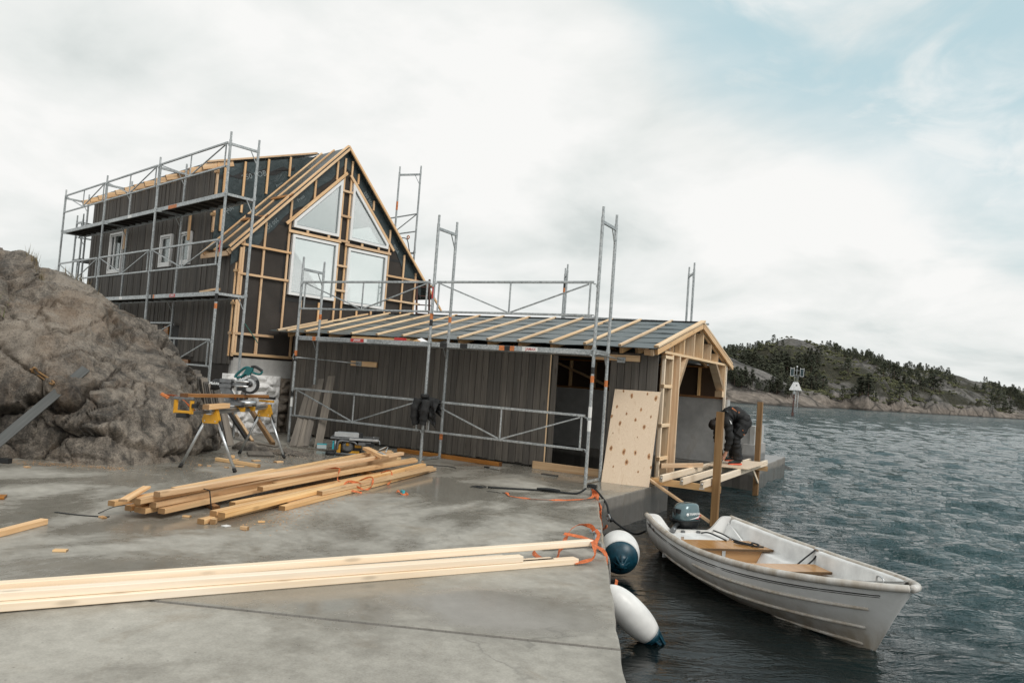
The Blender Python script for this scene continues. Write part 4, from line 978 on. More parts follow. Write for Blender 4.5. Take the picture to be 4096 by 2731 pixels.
    prism('roof_membrane', [(-1.25, -.22, zr(-.22)), (.10, -.22, zr(-.22)), (.10, VM, zr(VM)), (-1.25, VM, zr(VM))], nL*.03, MT['membrane'], h)
    for a_, c_, vl in ((-8.5, -4.6, -.55), (-4.598, -.752, .95), (-.75, .10, -.55)): prism('roof_membrane', [(a_, 2*VM-vl, zr(vl)), (c_, 2*VM-vl, zr(vl)), (c_, VM, zr(VM)), (a_, VM, zr(VM))], nR*.03, MT['membrane'], h)
    for k, uu in enumerate((-1.0, -.50, .02)):
        v0 = (-.33, -.30, -.24)[k]
        beam('roof_batten', (uu, v0, zr(v0)+.055), (uu, VM, zr(VM)+.055), .048, .036, bt, h, nL)
        if k < 2: beam('roof_batten', (uu+.22, v0+.06, zr(v0+.06)+.055), (uu+.22, VM, zr(VM)+.055), .046, .034, bt, h, nL) if k == 5 else None
    for uu in (.075, .140):
        beam('verge_batten', (uu, -.26, zr(-.26)+(.06 if uu < .1 else -.02)), (uu, VM-.005, zr(VM)+(.06 if uu < .1 else -.02)), .040, .044, bt, h, nL)
        beam('verge_batten', (uu, 2*VM+.80, zr(-.80)+(.06 if uu < .1 else -.02)), (uu, VM+.005, zr(VM)+(.06 if uu < .1 else -.02)), .040, .044, bt, h, nR)
    for uu in (-1.02, -.50, -.02): beam('rafter_tail', (uu, -.24, zr(-.24)-.07), (uu, .25, zr(.25)-.07), .046, .10, MT['batten'], h, nL)
    box('eave_beam', (-1.2, -.24, 3.50), (-.02, -.20, 3.60), MT['batten'], h)
    for v, a, b in ((.93, -.62, .15), (.42, -.86, .12), (1.35, -.5, .0)):
        if v < 1.3: beam('roof_step', (a, v, zr(v)+.09), (b, v+.03, zr(v)+.09), .09, .022, MT['orange_dark'], h, nL)
    # battens standing proud along the far slope
    for uu, v in ((-.35, 3.72), (-.5, 3.95), (-.2, 4.92)): beam('roof_batten_end', (uu, v, zr(v)+.05), (uu+.42, v+.02, zr(v)+.06), .05, .035, bt, h, nR)
    for v in (2.8, 3.2, 3.55): beam('roof_batten', (-8.4, v, zr(v)+.07), (.08, v, zr(v)+.07), .048, .036, bt, h, nR)
    # shed dormer: rafters over the wall, roof, membrane cheek with battens
    zd = lambda v: 5.53+v*.365
    prism('dormer_roof', [(-8.6, -.12, zd(-.12)+.10), (-1.18, -.12, zd(-.12)+.10), (-1.18, 2.34, zd(2.34)+.02), (-8.6, 2.34, zd(2.34)+.02)], (0, 0, .03), MT['membrane'], h)
    for k in range(13):
        uu = -8.38+.595*k
        if uu > -1.2: uu = -1.27
        beam('dormer_rafter', (uu, -.36, zd(-.36)+.02), (uu, .3, zd(.3)+.02), .05, .12, MT['batten'], h)
    box('dormer_soffit', (-8.5, -.03, 5.44), (-1.26, .0, 5.50), MT['batten'], h)
    beam('dormer_verge', (-1.20, -.30, zd(-.30)+.12), (-1.20, 2.30, zd(2.30)+.06), .05, .04, bt, h)
    prism('dormer_cheek', [(-1.23, .0, 3.86), (-1.23, .0, 5.56), (-1.23, 2.3, zd(2.3)-.02), (-1.23, 2.28, zr(2.28))], (-.05, 0, 0), MT['membrane'], h)
    n = 12
    prism('dormer_tape', [(-1.226, .02+1.75*k/n, zd(.02+1.75*k/n)-.21+.05*math.sin(k*2.1)) for k in range(n+1)]+[(-1.226, .02+1.75*k/n, zd(.02+1.75*k/n)-.30+.05*math.sin(k*1.3)) for k in range(n, -1, -1)], (.004, 0, 0), MT['tape'], h)
    for v, z0 in ((.12, 4.15), (.56, 4.64), (1.10, 5.18), (1.63, 5.70)): box('cheek_batten', (-1.215, v-.024, z0), (-1.18, v+.024, zd(v)+.03), bt, h)
    box('cheek_batten', (-1.24, -.05, 4.1), (-1.20, -.015, 5.6), bt, h); box('cheek_batten', (-1.2, -.06, 4.12), (-1.165, -.02, 5.5), MT['batten'], h)
    for z in (4.45, 5.36): box('corner_packer', (-1.26, -.09, z), (-1.13, -.03, z+.055), MT['orange'], h)
    # ---- printing on the membranes
    wk = MT['grey_ink']
    def pr(t, s, p, x, n, sh=0.): lettering('membrane_print', t, s, wk, h, surfM(p, x, n), 0., 0.)
    pr('250 SOB', .17, (-1.222, .80, 5.52), (0, 1, .45), (1, 0, 0)); pr('Press', .09, (-1.222, 1.42, 5.47), (0, 1, .9), (1, 0, 0)); pr('Majcoat', .13, (-1.222, .36, 4.75), (0, .6, 1), (1, 0, 0))
    pr('SIGA', .2, Vector((-.74, .62, zr(.62)))+nL*.033, sl, nL); pr('Majcoat', .15, Vector((-.72, 1.25, zr(1.25)))+nL*.033, sl, nL); pr('250 SOB', .10, Vector((-.60, 1.25, zr(1.25)))+nL*.033, sl, nL)
    pr('Majcoat', .15, Vector((-.76, .18, zr(.18)))+nL*.033, sl, nL); pr('SIGA', .17, Vector((-.72, 1.98, zr(1.98)))+nL*.033, sl, nL); pr('250 SOB', .11, (.0125, .62, zr(.62)-.26), (0, -.68, -.73), (1, 0, 0)); pr('Press', .10, (.0125, 1.25, zr(1.25)-.24), (0, .68, .73), (1, 0, 0))
    pr('250 SOB', .11, (.0125, 3.0, zr(3.0)-.24), (0, .68, -.73), (1, 0, 0)); pr('SIGA', .11, (.0125, 3.9, zr(3.9)-.28), (0, .68, -.73), (1, 0, 0))
    # ---- foundation: cast band, whitewashed rubble wall, dark corner stones
    box('foundation_band', (-5.5, .012, .90), (.03, .05, 1.44), MT['cast_wall'], h); box('foundation_band', (-.3, .052, 1.10), (.03, 1.36, 1.50), MT['light_conc'], h)
    def lump(name, u0, v0, z0, v1, z1, mat, bulge, n=26, seed=0, flip=0):
        V, F = [], []; m = n
        for i in range(n+1):
            for j in range(m+1):
                v = v0+(v1-v0)*i/n; z = z0+(z1-z0)*j/m; p = Vector((v*3.6, z*5.2, seed)); p += Vector((fb(p, 3), fb(p+Vector((7, 7, 0)), 3), 0))*.25; d, _ = noise.voronoi(p); e = min(.35, d[1]-d[0])
                ed = min(i, n-i, j, m-j)/n; V.append((u0+bulge*(e*1.8+.5*fb(p*1.5, 4))*min(1, ed*6+.15)-.02, v, z))
        F = [(i*(m+1)+j, (i+1)*(m+1)+j, (i+1)*(m+1)+j+1, i*(m+1)+j+1) for i in range(n) for j in range(m)]
        b0 = len(V); V += [(u0-.25, v, z) for v, z in ((v0, z0), (v1, z0), (v1, z1), (v0, z1))]
        co = [0, n*(m+1), n*(m+1)+m, m]
        rimb = [i*(m+1) for i in range(n+1)]; rimr = [n*(m+1)+j for j in range(m+1)]; rimt = [i*(m+1)+m for i in range(n, -1, -1)]; riml = [j for j in range(m, -1, -1)]
        F += [tuple(rimb[::-1]+[b0, b0+1]), tuple(rimr[::-1]+[b0+1, b0+2]), tuple(rimt[::-1]+[b0+2, b0+3]), tuple(riml[::-1]+[b0+3, b0])]
        me = mesh_from(V, F, name); bm = bmesh.new(); bm.from_mesh(me); bmesh.ops.recalc_face_normals(bm, faces=bm.faces[:])
        for f in bm.faces: f.smooth = True
        bm.to_mesh(me); bm.free(); return obj(name, me, mat, h)
    lump('whitewashed_wall', .10, -.06, -.03, 1.10, 1.17, MT['white_stone'], .16, 60)
    for k, (v0, z0, v1, z1) in enumerate(((1.10, .80, 1.42, 1.15), (1.08, .42, 1.48, .80), (1.12, .0, 1.40, .42), (1.40, .0, 1.62, .22), (1.44, .25, 1.7, .62))): lump('corner_stone', .10, v0+.01, z0, v1-.01, z1-.015, MT['stone'], .16, 12, k*3.7)
    box('foundation_band', (-.5, 1.37, -.02), (-.25, 4.5, 1.44), MT['cast_wall'], h)
    # side of the rubble wall under the long wall
    V = []
    lump_side = prism('whitewashed_wall', [(-1.9, .02, -.1), (.08, .02, -.1), (.08, .02, 1.12), (-1.9, .02, 1.12)], (0, .12, 0), MT['white_stone'], h)
    return h
_house()

# ------------------------------------------------------------------ scaffolding
GV = MT['galv']
def post(sc, x, y, z0, z1, joints=(), spig=True, w=.046):
    p = box('post', (x-w/2, y-w/2, z0), (x+w/2, y+w/2, z1), GV, sc, ch=.012)
    for z in joints: box('collar', (x-w/2-.006, y-w/2-.006, z-.03), (x+w/2+.006, y+w/2+.006, z+.03), GV, p, ch=.012)
    if spig: box('spigot', (x-.017, y-.017, z1), (x+.017, y+.017, z1+.15), GV, p, ch=.006)
    return p
def guard(sc, a, b, z1, z0, w=.034, V=True):
    """truss guard-rail frame between two posts (a,b = xy)"""
    a, b = Vector(a), Vector(b); d = (b-a).normalized(); a = a+d*.07; b = b-d*.07; m = (a+b)/2
    r = beam('guard_rail', (a.x, a.y, z1), (b.x, b.y, z1), w, w*1.1, GV, sc)
    beam('bottom_rail', (a.x, a.y, z0), (b.x, b.y, z0), w, w, GV, r)
    for q in (a+d*.05, b-d*.05): beam('end_stile', (q.x, q.y, z0), (q.x, q.y, z1), .024, .024, GV, r)
    beam('mid_stile', (m.x, m.y, z0), (m.x, m.y, z1), .022, .022, GV, r)
    for s in (-1, 1):
        q = a+d*.08 if s < 0 else b-d*.08
        beam('brace', (m.x+d.x*s*.03, m.y+d.y*s*.03, z0+.02), (q.x, q.y, z1-.03), .022, .022, GV, r)
    for q, e in ((a, -1), (b, 1)):
        for z in (z0, z1-.03): tube('hook', [(q.x, q.y, z), (q.x+d.x*e*.035, q.y+d.y*e*.035, z+.005), (q.x+d.x*e*.045, q.y+d.y*e*.045, z-.04)], .008, GV, r, 6)
    return r
def xframe(sc, pa, pb, z0, levels, top, ztop=None):
    """ladder frame: two posts, transoms and corner gussets"""
    A, B = Vector(pa), Vector(pb); d = (B-A).normalized()
    j = [z for z in levels]
    P = post(sc, A.x, A.y, z0, top, j); Q = post(sc, B.x, B.y, z0, top, j)
    for z in list(levels)+[top-.05]:
        beam('transom', (A.x+d.x*.024, A.y+d.y*.024, z-.03), (B.x-d.x*.024, B.y-d.y*.024, z-.03), .03, .05, GV, sc)
        beam('gusset', (B.x-d.x*.03, B.y-d.y*.03, z-.26), (B.x-d.x*.15, B.y-d.y*.15, z-.055), .016, .016, GV, sc)
    return P, Q
def deck(sc, a, b, c, dd, z, ribs=5, cross=True):
    """platform: a,b outer posts; c,dd inner posts (xy)"""
    a, b, c, dd = map(Vector, (a, b, c, dd)); t = (b-a).normalized(); o = (c-a).normalized()
    a0, b0 = a+t*.035, b-t*.035
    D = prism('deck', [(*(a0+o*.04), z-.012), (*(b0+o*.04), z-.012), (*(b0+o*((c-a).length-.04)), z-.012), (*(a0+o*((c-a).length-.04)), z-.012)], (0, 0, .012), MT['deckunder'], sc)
    for q, nm in ((a0+o*.02, 1), (a0+o*((c-a).length-.02), 0)):
        e = q+t*(b0-a0).length
        beam('side_rail', (q.x, q.y, z-.035), (e.x, e.y, z-.035), .03, .080, GV, D, ch=.004)
    L = (b0-a0).length
    for k in range(ribs):
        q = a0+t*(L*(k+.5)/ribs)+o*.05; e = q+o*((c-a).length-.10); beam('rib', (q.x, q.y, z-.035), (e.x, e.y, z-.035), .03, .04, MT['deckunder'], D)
    return D
def band(p, c, w, h, mat, nm='paint_band'):
    return box(nm, (c[0]-w, c[1]-w, c[2]-h/2), (c[0]+w, c[1]+w, c[2]+h/2), mat, p, ch=.012)

def _front_scaffold():
    s = thing('scaffold', 'galvanised two-bay scaffold standing on the quay along the boathouse wall', 'scaffold', (-7.34, 10.65, 0), group='scaffolds')
    X = (-10.36, -7.33, -4.34); YO, YI = 10.37, 10.93; posts = []
    tops = (3.33, 4.0, 4.0)
    for x, tp in zip(X, tops): posts.append(xframe(s, (x, YO), (x, YI), .0, (2.0,), tp))
    for x in X: beam('foot_bar', (x, YO+.02, .03), (x, YI-.02, .03), .03, .04, GV, s)
    for k in (0, 1):
        dk = deck(s, (X[k], YO), (X[k+1], YO), (X[k], YI), (X[k+1], YI), 1.985, 9)
        for z1, z0 in ((1.0, .5), (3.0, 2.5)): guard(s, (X[k], YO-.02), (X[k+1], YO-.02), z1, z0)
        y = YO+.003
        if k == 0:
            l = box('label_plate', (-9.06, y, 1.925), (-8.76, y+.002, 1.985), MT['red_label'], dk)
            lettering('label_print', 'JAMAX', .05, MT['white_ink'], dk, surfM((-8.91, y-.0015, 1.957), (1, 0, 0), (0, -1, 0)), .15, .0012)
            box('label_plate', (-8.752, y, 1.93), (-8.69, y+.002, 1.985), MT['white_label'], dk)
            box('paint_band', (-9.98, y, 1.912), (-9.9, y+.002, 1.988), MT['spray_orange'], dk)
        else:
            for xa, xb, m in ((-7.12, -6.98, 'spray_black'), (-6.72, -6.58, 'spray_black'), (-5.98, -5.88, 'spray_orange'), (-5.88, -5.78, 'spray_black'), (-5.78, -5.70, 'spray_orange')): box('paint_band', (xa, y, 1.912), (xb, y+.002, 1.988), MT[m], dk)
            box('label_plate', (-5.56, y, 1.918), (-5.29, y+.002, 1.982), MT['white_label'], dk)
            lettering('label_print', 'JAMAX', .058, MT['red_label'], dk, surfM((-5.41, y-.0015, 1.95), (1, 0, 0), (0, -1, 0)), 0, .0005)
    P = posts
    for (k, i, z, m) in ((0, 0, 1.66, 'spray_orange'), (0, 0, 1.56, 'spray_black'), (0, 0, .74, 'white_label'), (0, 0, .9, 'spray_black'), (0, 1, 2.40, 'spray_orange'), (1, 0, 2.42, 'spray_orange'), (1, 0, 2.31, 'spray_black'), (1, 1, 2.42, 'spray_orange'), (1, 1, .38, 'spray_orange'), (2, 0, 1.55, 'spray_orange'), (2, 0, 1.68, 'spray_black'), (2, 0, 1.06, 'white_label'), (2, 0, .86, 'white_label'), (2, 1, 1.5, 'spray_orange')):
        band(P[k][i], (X[k], YO if i == 0 else YI, z), .0245, .10 if m[0] == 's' else .16, MT[m])
    lp = box('label_plate', (X[1]-.012, YO-.0262, 2.72), (X[1]+.018, YO-.0245, 2.92), MT['red_label'], P[1][0])
    # wall anchors
    for x, z, xw in ((-10.30, 1.58, -9.72), (-4.30, 1.93, -4.30)):
        tube('wall_anchor', [(x-.06, 10.33, z+.06), (x-.09, 10.34, z-.02), (x-.03, 10.38, z-.03), (x+.02, 10.42, z), (xw, 11.40, z-.03)], .011, GV, s, 8)
        box('anchor_plate', (xw-.07, 11.418, z-.075), (xw+.07, 11.429, z+.015), GV, s)
    return s
_front_scaffold()
def _house_scaffold():
    s = thing('scaffold', 'tall galvanised scaffold with plank decks along the long house wall above the rock', 'scaffold', (-3.8, -.5, 0), HF, group='scaffolds')
    U = (.77, -2.37, -5.42, -8.40); VO, VI = -.77, -.20; P = []
    for k, u in enumerate(U):
        z0 = (.0, .5, 1.6, 2.6)[k]
        P.append(xframe(s, (u, VO), (u, VI), z0, (2.68, 4.55) if k < 3 else (4.55,), 5.53 if k else 5.55))
    for k in range(3):
        a, b, c, d = (U[k+1], VO), (U[k], VO), (U[k+1], VI), (U[k], VI)
        dk = deck(s, a, b, c, d, 4.56, 8); guard(s, (a[0], VO-.02), (b[0], VO-.02), 5.50, 5.05)
        if k < 2 or True:
            d2 = deck(s, a, b, c, d, 2.69, 8); guard(s, (a[0], VO-.02), (b[0], VO-.02), 3.66, 3.20)
        if k == 0:
            box('label_plate', (-1.28, VO+.003, 2.622), (-1.02, VO+.005, 2.688), MT['red_label'], d2)
            lettering('label_print', 'JAMAX', .05, MT['white_ink'], d2, surfM((-1.15, VO+.0015, 2.657), (1, 0, 0), (0, -1, 0)), .15, .001)
            box('paint_band', (-2.2, VO+.003, 2.612), (-2.12, VO+.005, 2.692), MT['spray_black'], d2); box('paint_band', (-2.1, VO+.003, 2.612), (-2.03, VO+.005, 2.692), MT['spray_orange'], d2)
            box('paint_band', (-1.75, VO+.003, 4.482), (-1.35, VO+.005, 4.556), MT['spray_orange'], dk)
        if k == 1: box('label_plate', (-3.95, VO+.003, 2.622), (-3.78, VO+.005, 2.688), MT['white_label'], d2); box('label_plate', (-3.9, VO+.003, 4.486), (-3.7, VO+.005, 4.556), MT['white_label'], dk)
    guard(s, (U[1], VO-.02), (U[0], VO-.02), 1.79, 1.30); guard(s, (U[2], VI+.06), (U[1], VI+.06), 2.16, 1.75)
    band(P[0][0], (U[0], VO, 2.42), .0245, .1, MT['spray_orange']); band(P[0][0], (U[0], VO, 2.58), .0245, .16, MT['spray_black']); band(P[0][0], (U[0], VO, .35), .0245, .1, MT['spray_orange'])
    box('label_plate', (U[0]-.0175, VO-.0262, 3.42), (U[0]+.0175, VO-.0245, 3.64), MT['red_label'], P[0][0])
    for k in range(1, 4): tube('deck_hook', [(U[k]+.14, VO-.05, 4.60), (U[k]+.13, VO-.06, 4.50), (U[k]+.2, VO-.05, 4.47), (U[k]+.33, VO+.0, 4.46)], .011, GV, s, 6)
    tube('wall_tie', [(.80, -.18, 2.15), (1.02, -.05, 1.86), (1.06, -.03, 1.80)], .010, MT['green_cord'], s, 6)
    return s
_house_scaffold()
def _end_scaffold():
    s = thing('scaffold', 'scaffold bay turning round the far end of the house, partly behind the rock', 'scaffold', (-9.3, .6, 0), HF, group='scaffolds')
    UO, UI = -9.35, -8.85
    for v in (-.15, 2.6): xframe(s, (UO, v), (UI, v), 1.9, (2.75, 3.92), 5.05)
    deck(s, (UO, -.15), (UO, 2.6), (UI, -.15), (UI, 2.6), 3.95, 6)
    deck(s, (UO, -.15), (UO, 2.6), (UI, -.15), (UI, 2.6), 2.7, 6)
    guard(s, (UO, -.15), (UO, 2.6), 5.02, 4.58); guard(s, (UO-.2, -.6), (UO+.9, -.6), 3.45, 2.95)
    return s
_end_scaffold()
def _tower(label, base, frame, pa, pb, z0, levels, top, guardto=None):
    s = thing('scaffold', label, 'scaffold', base, frame, group='scaffolds'); P = xframe(s, pa, pb, z0, levels, top)
    if guardto: guard(s, pb, guardto[0], guardto[1], guardto[2])
    return s, P
t1, P1 = _tower('slender scaffold frame rising behind the right roof slope of the house', (-1.6, 5.3, 0), HF, (-1.62, 5.1), (-1.05, 5.35), .4, (2.7, 4.6), 6.75)
for z in (5.62, 5.15): beam('guard_rail', (-1.05, 5.35, z), (-2.4, 5.4, z), .03, .03, GV, t1)
beam('brace', (-1.1, 5.35, 5.6), (-2.1, 5.38, 5.17), .022, .022, GV, t1)
box('paint_band', (-1.645, 5.075, 5.72), (-1.595, 5.125, 5.95), MT['spray_orange'], P1[0], ch=.012)
s, P = _tower('pair of scaffold frames behind the boathouse ridge joined by a guard rail', (-6.5, 17, 0), I4, (-8.13, 17.2), (-7.80, 16.62), .02, (2.0, 3.0), 4.22)
Q = xframe(s, (-4.94, 17.2), (-4.66, 16.62), .02, (2.0, 3.0), 4.22); band(P[0], (-8.13, 17.2, 3.8), .0245, .12, MT['spray_orange']); band(P[0], (-8.13, 17.2, 3.93), .0245, .14, MT['spray_black'])
beam('guard_rail', (-8.1, 17.2, 3.14), (-4.97, 17.2, 3.08), .034, .034, GV, s); beam('guard_rail', (-8.1, 17.17, 3.0), (-4.4, 17.17, 3.04), .06, .04, GV, s)
beam('bottom_rail', (-8.1, 17.2, 2.6), (-4.97, 17.2, 2.55), .034, .034, GV, s)

# ------------------------------------------------------------------ timber on the quay
def plank(label, p0, p1, w, hh, mat, group=None, name='timber_plank', up=(0, 0, 1)):
    o = beam(name, p0, p1, w, hh, mat, None, up); return tag(o, label, 'plank', group)
def _pile():
    PB = 'treated pine plank in the rear half of the timber pile'; PF = 'treated pine plank in the front half of the timber pile'
    rear = [((-6.10, 4.37), (-7.35, 9.62), .05), ((-6.015, 4.40), (-7.25, 9.55), .05), ((-6.19, 4.34), (-7.45, 9.70), .05), ((-5.93, 4.46), (-7.14, 9.5), .05),
            ((-6.24, 4.19), (-7.50, 9.82), .10), ((-5.98, 4.44), (-7.16, 9.52), .10), ((-6.12, 4.35), (-7.38, 9.7), .10),
            ((-6.07, 4.20), (-7.43, 9.45), .15), ((-5.97, 4.32), (-7.28, 9.3), .15)]
    front = [((-5.54, 4.52), (-6.42, 8.92), .0), ((-5.54, 5.55), (-6.24, 9.02), .0), ((-5.66, 5.78), (-6.36, 9.42), .0), ((-6.0, 5.37), (-6.72, 9.2), .0), ((-5.80, 5.2), (-6.58, 9.35), .0),
             ((-5.46, 4.74), (-6.52, 9.40), .05), ((-5.75, 6.31), (-6.30, 9.04), .05), ((-6.21, 5.51), (-6.92, 9.2), .05), ((-5.56, 4.66), (-6.62, 9.3), .05),
             ((-6.10, 5.68), (-6.86, 9.38), .10), ((-6.24, 6.07), (-6.74, 9.44), .10)]
    rs = random.Random(2)
    for L, G, lb in ((rear, 'rear planks of the timber pile', PB), (front, 'front planks of the timber pile', PF)):
        for a, b, z in L:
            plank(lb, (a[0]+rs.gauss(0, .008), a[1]+rs.gauss(0, .04), z+.0245), (b[0]+rs.gauss(0, .05), b[1]+rs.gauss(0, .12), z+.0245+rs.uniform(0, .012)), .073, .047, MT['orange'], G)
    plank('pale fresh pine plank lying on top of the timber pile', (-5.93, 4.41, .225), (-6.89, 9.25, .225), .073, .047, MT['batten'])
    plank('short pale board lying across the near end of the timber pile', (-5.80, 3.98+.02, .232), (-6.27, 4.55, .232), .07, .022, MT['batten'])
    cb = thing('clamped_board', 'pale pine board with a metal clamp lying across the far end of the timber pile', 'board', (-6.9, 8.5, .25))
    beam('board', (-7.30, 8.90, .275), (-6.42, 8.25, .275), .10, .046, MT['batten'], cb)
    tube('clamp_handle', [(-6.86, 8.66, .31), (-6.78, 8.72, .36), (-6.66, 8.60, .37), (-6.58, 8.46, .32)], .009, MT['steel'], cb, 8); beam('clamp_plate', (-6.75, 8.52, .302), (-6.52, 8.36, .302), .05, .008, MT['galv'], cb)
    plank('thin pale offcut board lying flat behind the timber pile', (-7.14, 5.52, .012), (-7.70, 7.5, .012), .09, .02, MT['batten'])
    for k, (a, b) in enumerate((((-6.25, 5.2), (-5.93, 5.08)), ((-7.55, 8.4), (-6.4, 8.2)))): plank(('dark bearer block under the near end of the timber pile', 'dark bearer timber under the far end of the timber pile')[k], (*a, .024), (*b, .024), .06, .046, MT['orange_dark'])
    tag(tube('black_band', [(-6.3, 5.05, .005), (-6.2, 5.0, .21), (-5.9, 4.95, .212), (-5.86, 4.96, .02)], .006, MT['rubber'], smooth=False), 'black packing band round the rear half of the timber pile', 'band')
    tag(ribbon('black_strip', [(-6.72, 3.99, .004), (-6.45, 4.08, .004), (-6.26, 4.2, .006)], .03, MT['rubber'], side=(.5, -.8, 0)), 'black plastic strip on the concrete at the left end of the timber pile', 'strip')
    tag(tube('black_wire', [(-6.45, 4.22, .004), (-6.52, 4.42, .03), (-6.4, 4.5, .05), (-6.33, 4.45, .01)], .004, MT['rubber']), 'bent black wire beside the left end of the timber pile', 'wire')
    # orange webbing tangled over the pile
    st = [(-6.62, 7.2, .17), (-6.45, 7.35, .19), (-6.30, 7.2, .15), (-6.12, 7.0, .10), (-6.02, 7.1, .06), (-5.9, 6.95, .03)]
    o = ribbon('orange_strap', st, .025, MT['orange_strap'], side=(0, 0, 1), twist=.9); tag(o, 'orange webbing strap tangled over the front planks of the timber pile', 'strap')
    for k, q in enumerate(([(-6.05, 7.25, .08), (-5.95, 7.4, .14), (-5.85, 7.3, .05), (-5.80, 7.1, .03), (-5.92, 7.0, .10), (-6.0, 7.15, .06)], [(-6.2, 7.9, .12), (-6.12, 8.0, .15), (-6.02, 7.9, .05), (-5.96, 7.75, .01)], [(-5.75, 7.0, .01), (-5.88, 6.85, .06), (-5.95, 6.98, .12), (-5.83, 7.12, .09)])):
        ribbon('strap_loop', q, .025, MT['orange_strap'], o, side=(0, 0, 1), twist=1.1)
_pile()
def _front_planks():
    G = 'long pale planks across the foreground'
    d = lambda a, b, k: (a[0]-(b[0]-a[0])*k, a[1]-(b[1]-a[1])*k)
    for nm, a, b, z, zb, w in (('long pale pine plank at the bottom front of the foreground bundle', (-4.40, 2.40), (-2.46, 5.78), .0, .0, .085), ('long pale pine plank at the bottom back of the foreground bundle', (-4.482, 2.447), (-2.60, 5.62), .0, .0, .085), ('shorter pale pine plank resting on the middle of the foreground bundle', (-4.43, 2.415), (-2.73, 5.32), .049, .049, .075), ('long pale pine plank at the back of the foreground bundle', (-4.575, 2.50), (-2.93, 5.40), .0, .0, .075), ('topmost pale pine plank, its end lifted by the orange strap at the bollard', (-4.525, 2.47), (-2.43, 6.02), .049, .115, .070)):
        a2 = d(a, b, .45); plank(nm, (*a2, z+.0245), (*b, zb+.0245), w, .047, MT['white_pine'], G)
    plank('short pale pine offcut lying near the left edge of the quay', (-6.02, 3.0, .024), (-6.32, 3.67, .024), .07, .047, MT['batten'])
    plank('dark orange wet board end at the left edge of the quay', (-8.2, 3.2, .014), (-7.58, 4.02, .014), .14, .026, MT['orange_dark'])
    plank('wet brown batten lying on the concrete under the saw stand', (-8.84, 7.49, .024), (-8.0, 7.50, .024), .06, .046, MT['orange'])
    plank('long brown timber lying along the foot of the boathouse wall', (-8.34, 11.10, .034), (-6.16, 11.02, .034), .10, .065, MT['orange_dark'])
    plank('flat grey board offcut on the quay behind the saw stand', (-9.30, 8.70, .014), (-8.90, 8.38, .014), .38, .024, MT['grey_board'])
    plank('thin dark board lying on the ground by the whitewashed wall', (-10.4, 9.5, .03), (-9.75, 9.5, .012), .10, .02, MT['grey_board'])
    plank('narrow dark strip of wood lying below the leaning boards', (-9.70, 9.78, .010), (-8.92, 10.02, .010), .05, .016, MT['grey_board'])
    for k, (a, c) in enumerate((((-10.397, 9.544, .02), (-11.72, 10.15, .50)), ((-10.46, 9.52, .02), (-11.78, 10.10, .50)))): plank(('orange timber leaning against the whitewashed wall behind the saw stand', 'black edged timber leaning beside the orange one behind the saw stand')[k], a, c, .05, .09 if k == 0 else .05, MT['orange'] if k == 0 else MT['spray_black'])
    plank('brown timber leaning on the whitewashed wall, nearer the boathouse', (-9.983, 9.646, .02), (-11.60, 10.52, .52), .06, .09, MT['post'])
    # weathered boards leaning on the scaffold
    for k, (a, c, w) in enumerate((((-9.80, 9.93, .0), (-10.42, 10.88, 1.02), .13), ((-9.67, 9.98, .0), (-10.30, 10.90, 1.08), .12), ((-9.60, 10.03, .01), (-10.18, 10.92, 1.20), .11), ((-9.40, 10.14, .0), (-9.93, 10.92, 1.27), .145))):
        plank('%s grey board leaning on the scaffold in front of the boathouse' % ('leftmost', 'second', 'third', 'rightmost, separate')[k], a, c, w, .022, MT['grey_board'], 'grey boards leaning on the scaffold', 'leaning_board', up=(.45, -.9, .5))
    plank('grey stained plank propped from the quay up onto the rock', (-9.30, 4.45, -.20+.2), on_rock(-9.66, 5.95, 1.20, .03), .12, .03, MT['grey_plank'], None, 'propped_plank', up=(.75, -.3, .55))
    plank('small dark timber block at the foot of the rock by the left edge', (-10.05, 5.0, .03), (-9.75, 5.18, .03), .08, .06, MT['spray_black'])
    # bundle of boards leaning between rock and house
    rs = random.Random(5)
    tops = [(-11.50, 8.72, 1.30), (-11.45, 8.78, 1.26), (-11.36, 8.80, 1.24), (-11.30, 8.84, 1.22), (-11.24, 8.86, 1.23), (-11.18, 8.88, 1.22), (-11.10, 8.85, 1.16), (-11.03, 8.84, 1.12), (-10.97, 8.84, 1.11), (-10.92, 8.83, 1.10), (-10.86, 8.84, 1.04), (-10.82, 8.86, 1.02), (-10.78, 8.87, 1.02), (-10.72, 8.88, .96), (-10.66, 8.90, .93), (-10.60, 8.92, .86)]
    for k, t in enumerate(tops):
        t = Vector(t); b = t+Vector((.26+.01*k, -.02, -1.0+.01*k)); b.z = max(b.z, .0)
        plank('dark stained board in the row leaning behind the rock by the house corner', b, t, .016, .115, MT['grey_board'] if k % 3 == 0 else MT['stain'], 'boards leaning behind the rock', 'leaning_board', up=(.3, 1, 0))
    for k, (a, c) in enumerate((((-11.9, 8.6, 1.3), (-12.28, 8.75, 1.98)), ((-11.75, 8.7, 1.25), (-11.98, 8.8, 1.62)))): plank(('upper of two dark boards standing on the rock crest before the house', 'lower of two dark boards standing on the rock crest before the house')[k], a, c, .02, .10, MT['grey_board'], None, 'leaning_board', up=(.3, 1, 0))
    plank('short orange batten left on the middle scaffold deck', HF @ Vector((-.35, -.55, 2.73)), HF @ Vector((.72, -.72, 2.74)), .07, .045, MT['orange'])
    plank('orange plank lying on the boathouse scaffold deck', (-9.2, 10.6, 2.01), (-7.9, 10.62, 2.01), .09, .045, MT['orange'])
    tag(box('red_packet', (-8.12, 10.42, 1.99), (-7.93, 10.52, 2.04), MT['red_label']), 'small red packet lying on the boathouse scaffold deck', 'packet')
_front_planks()
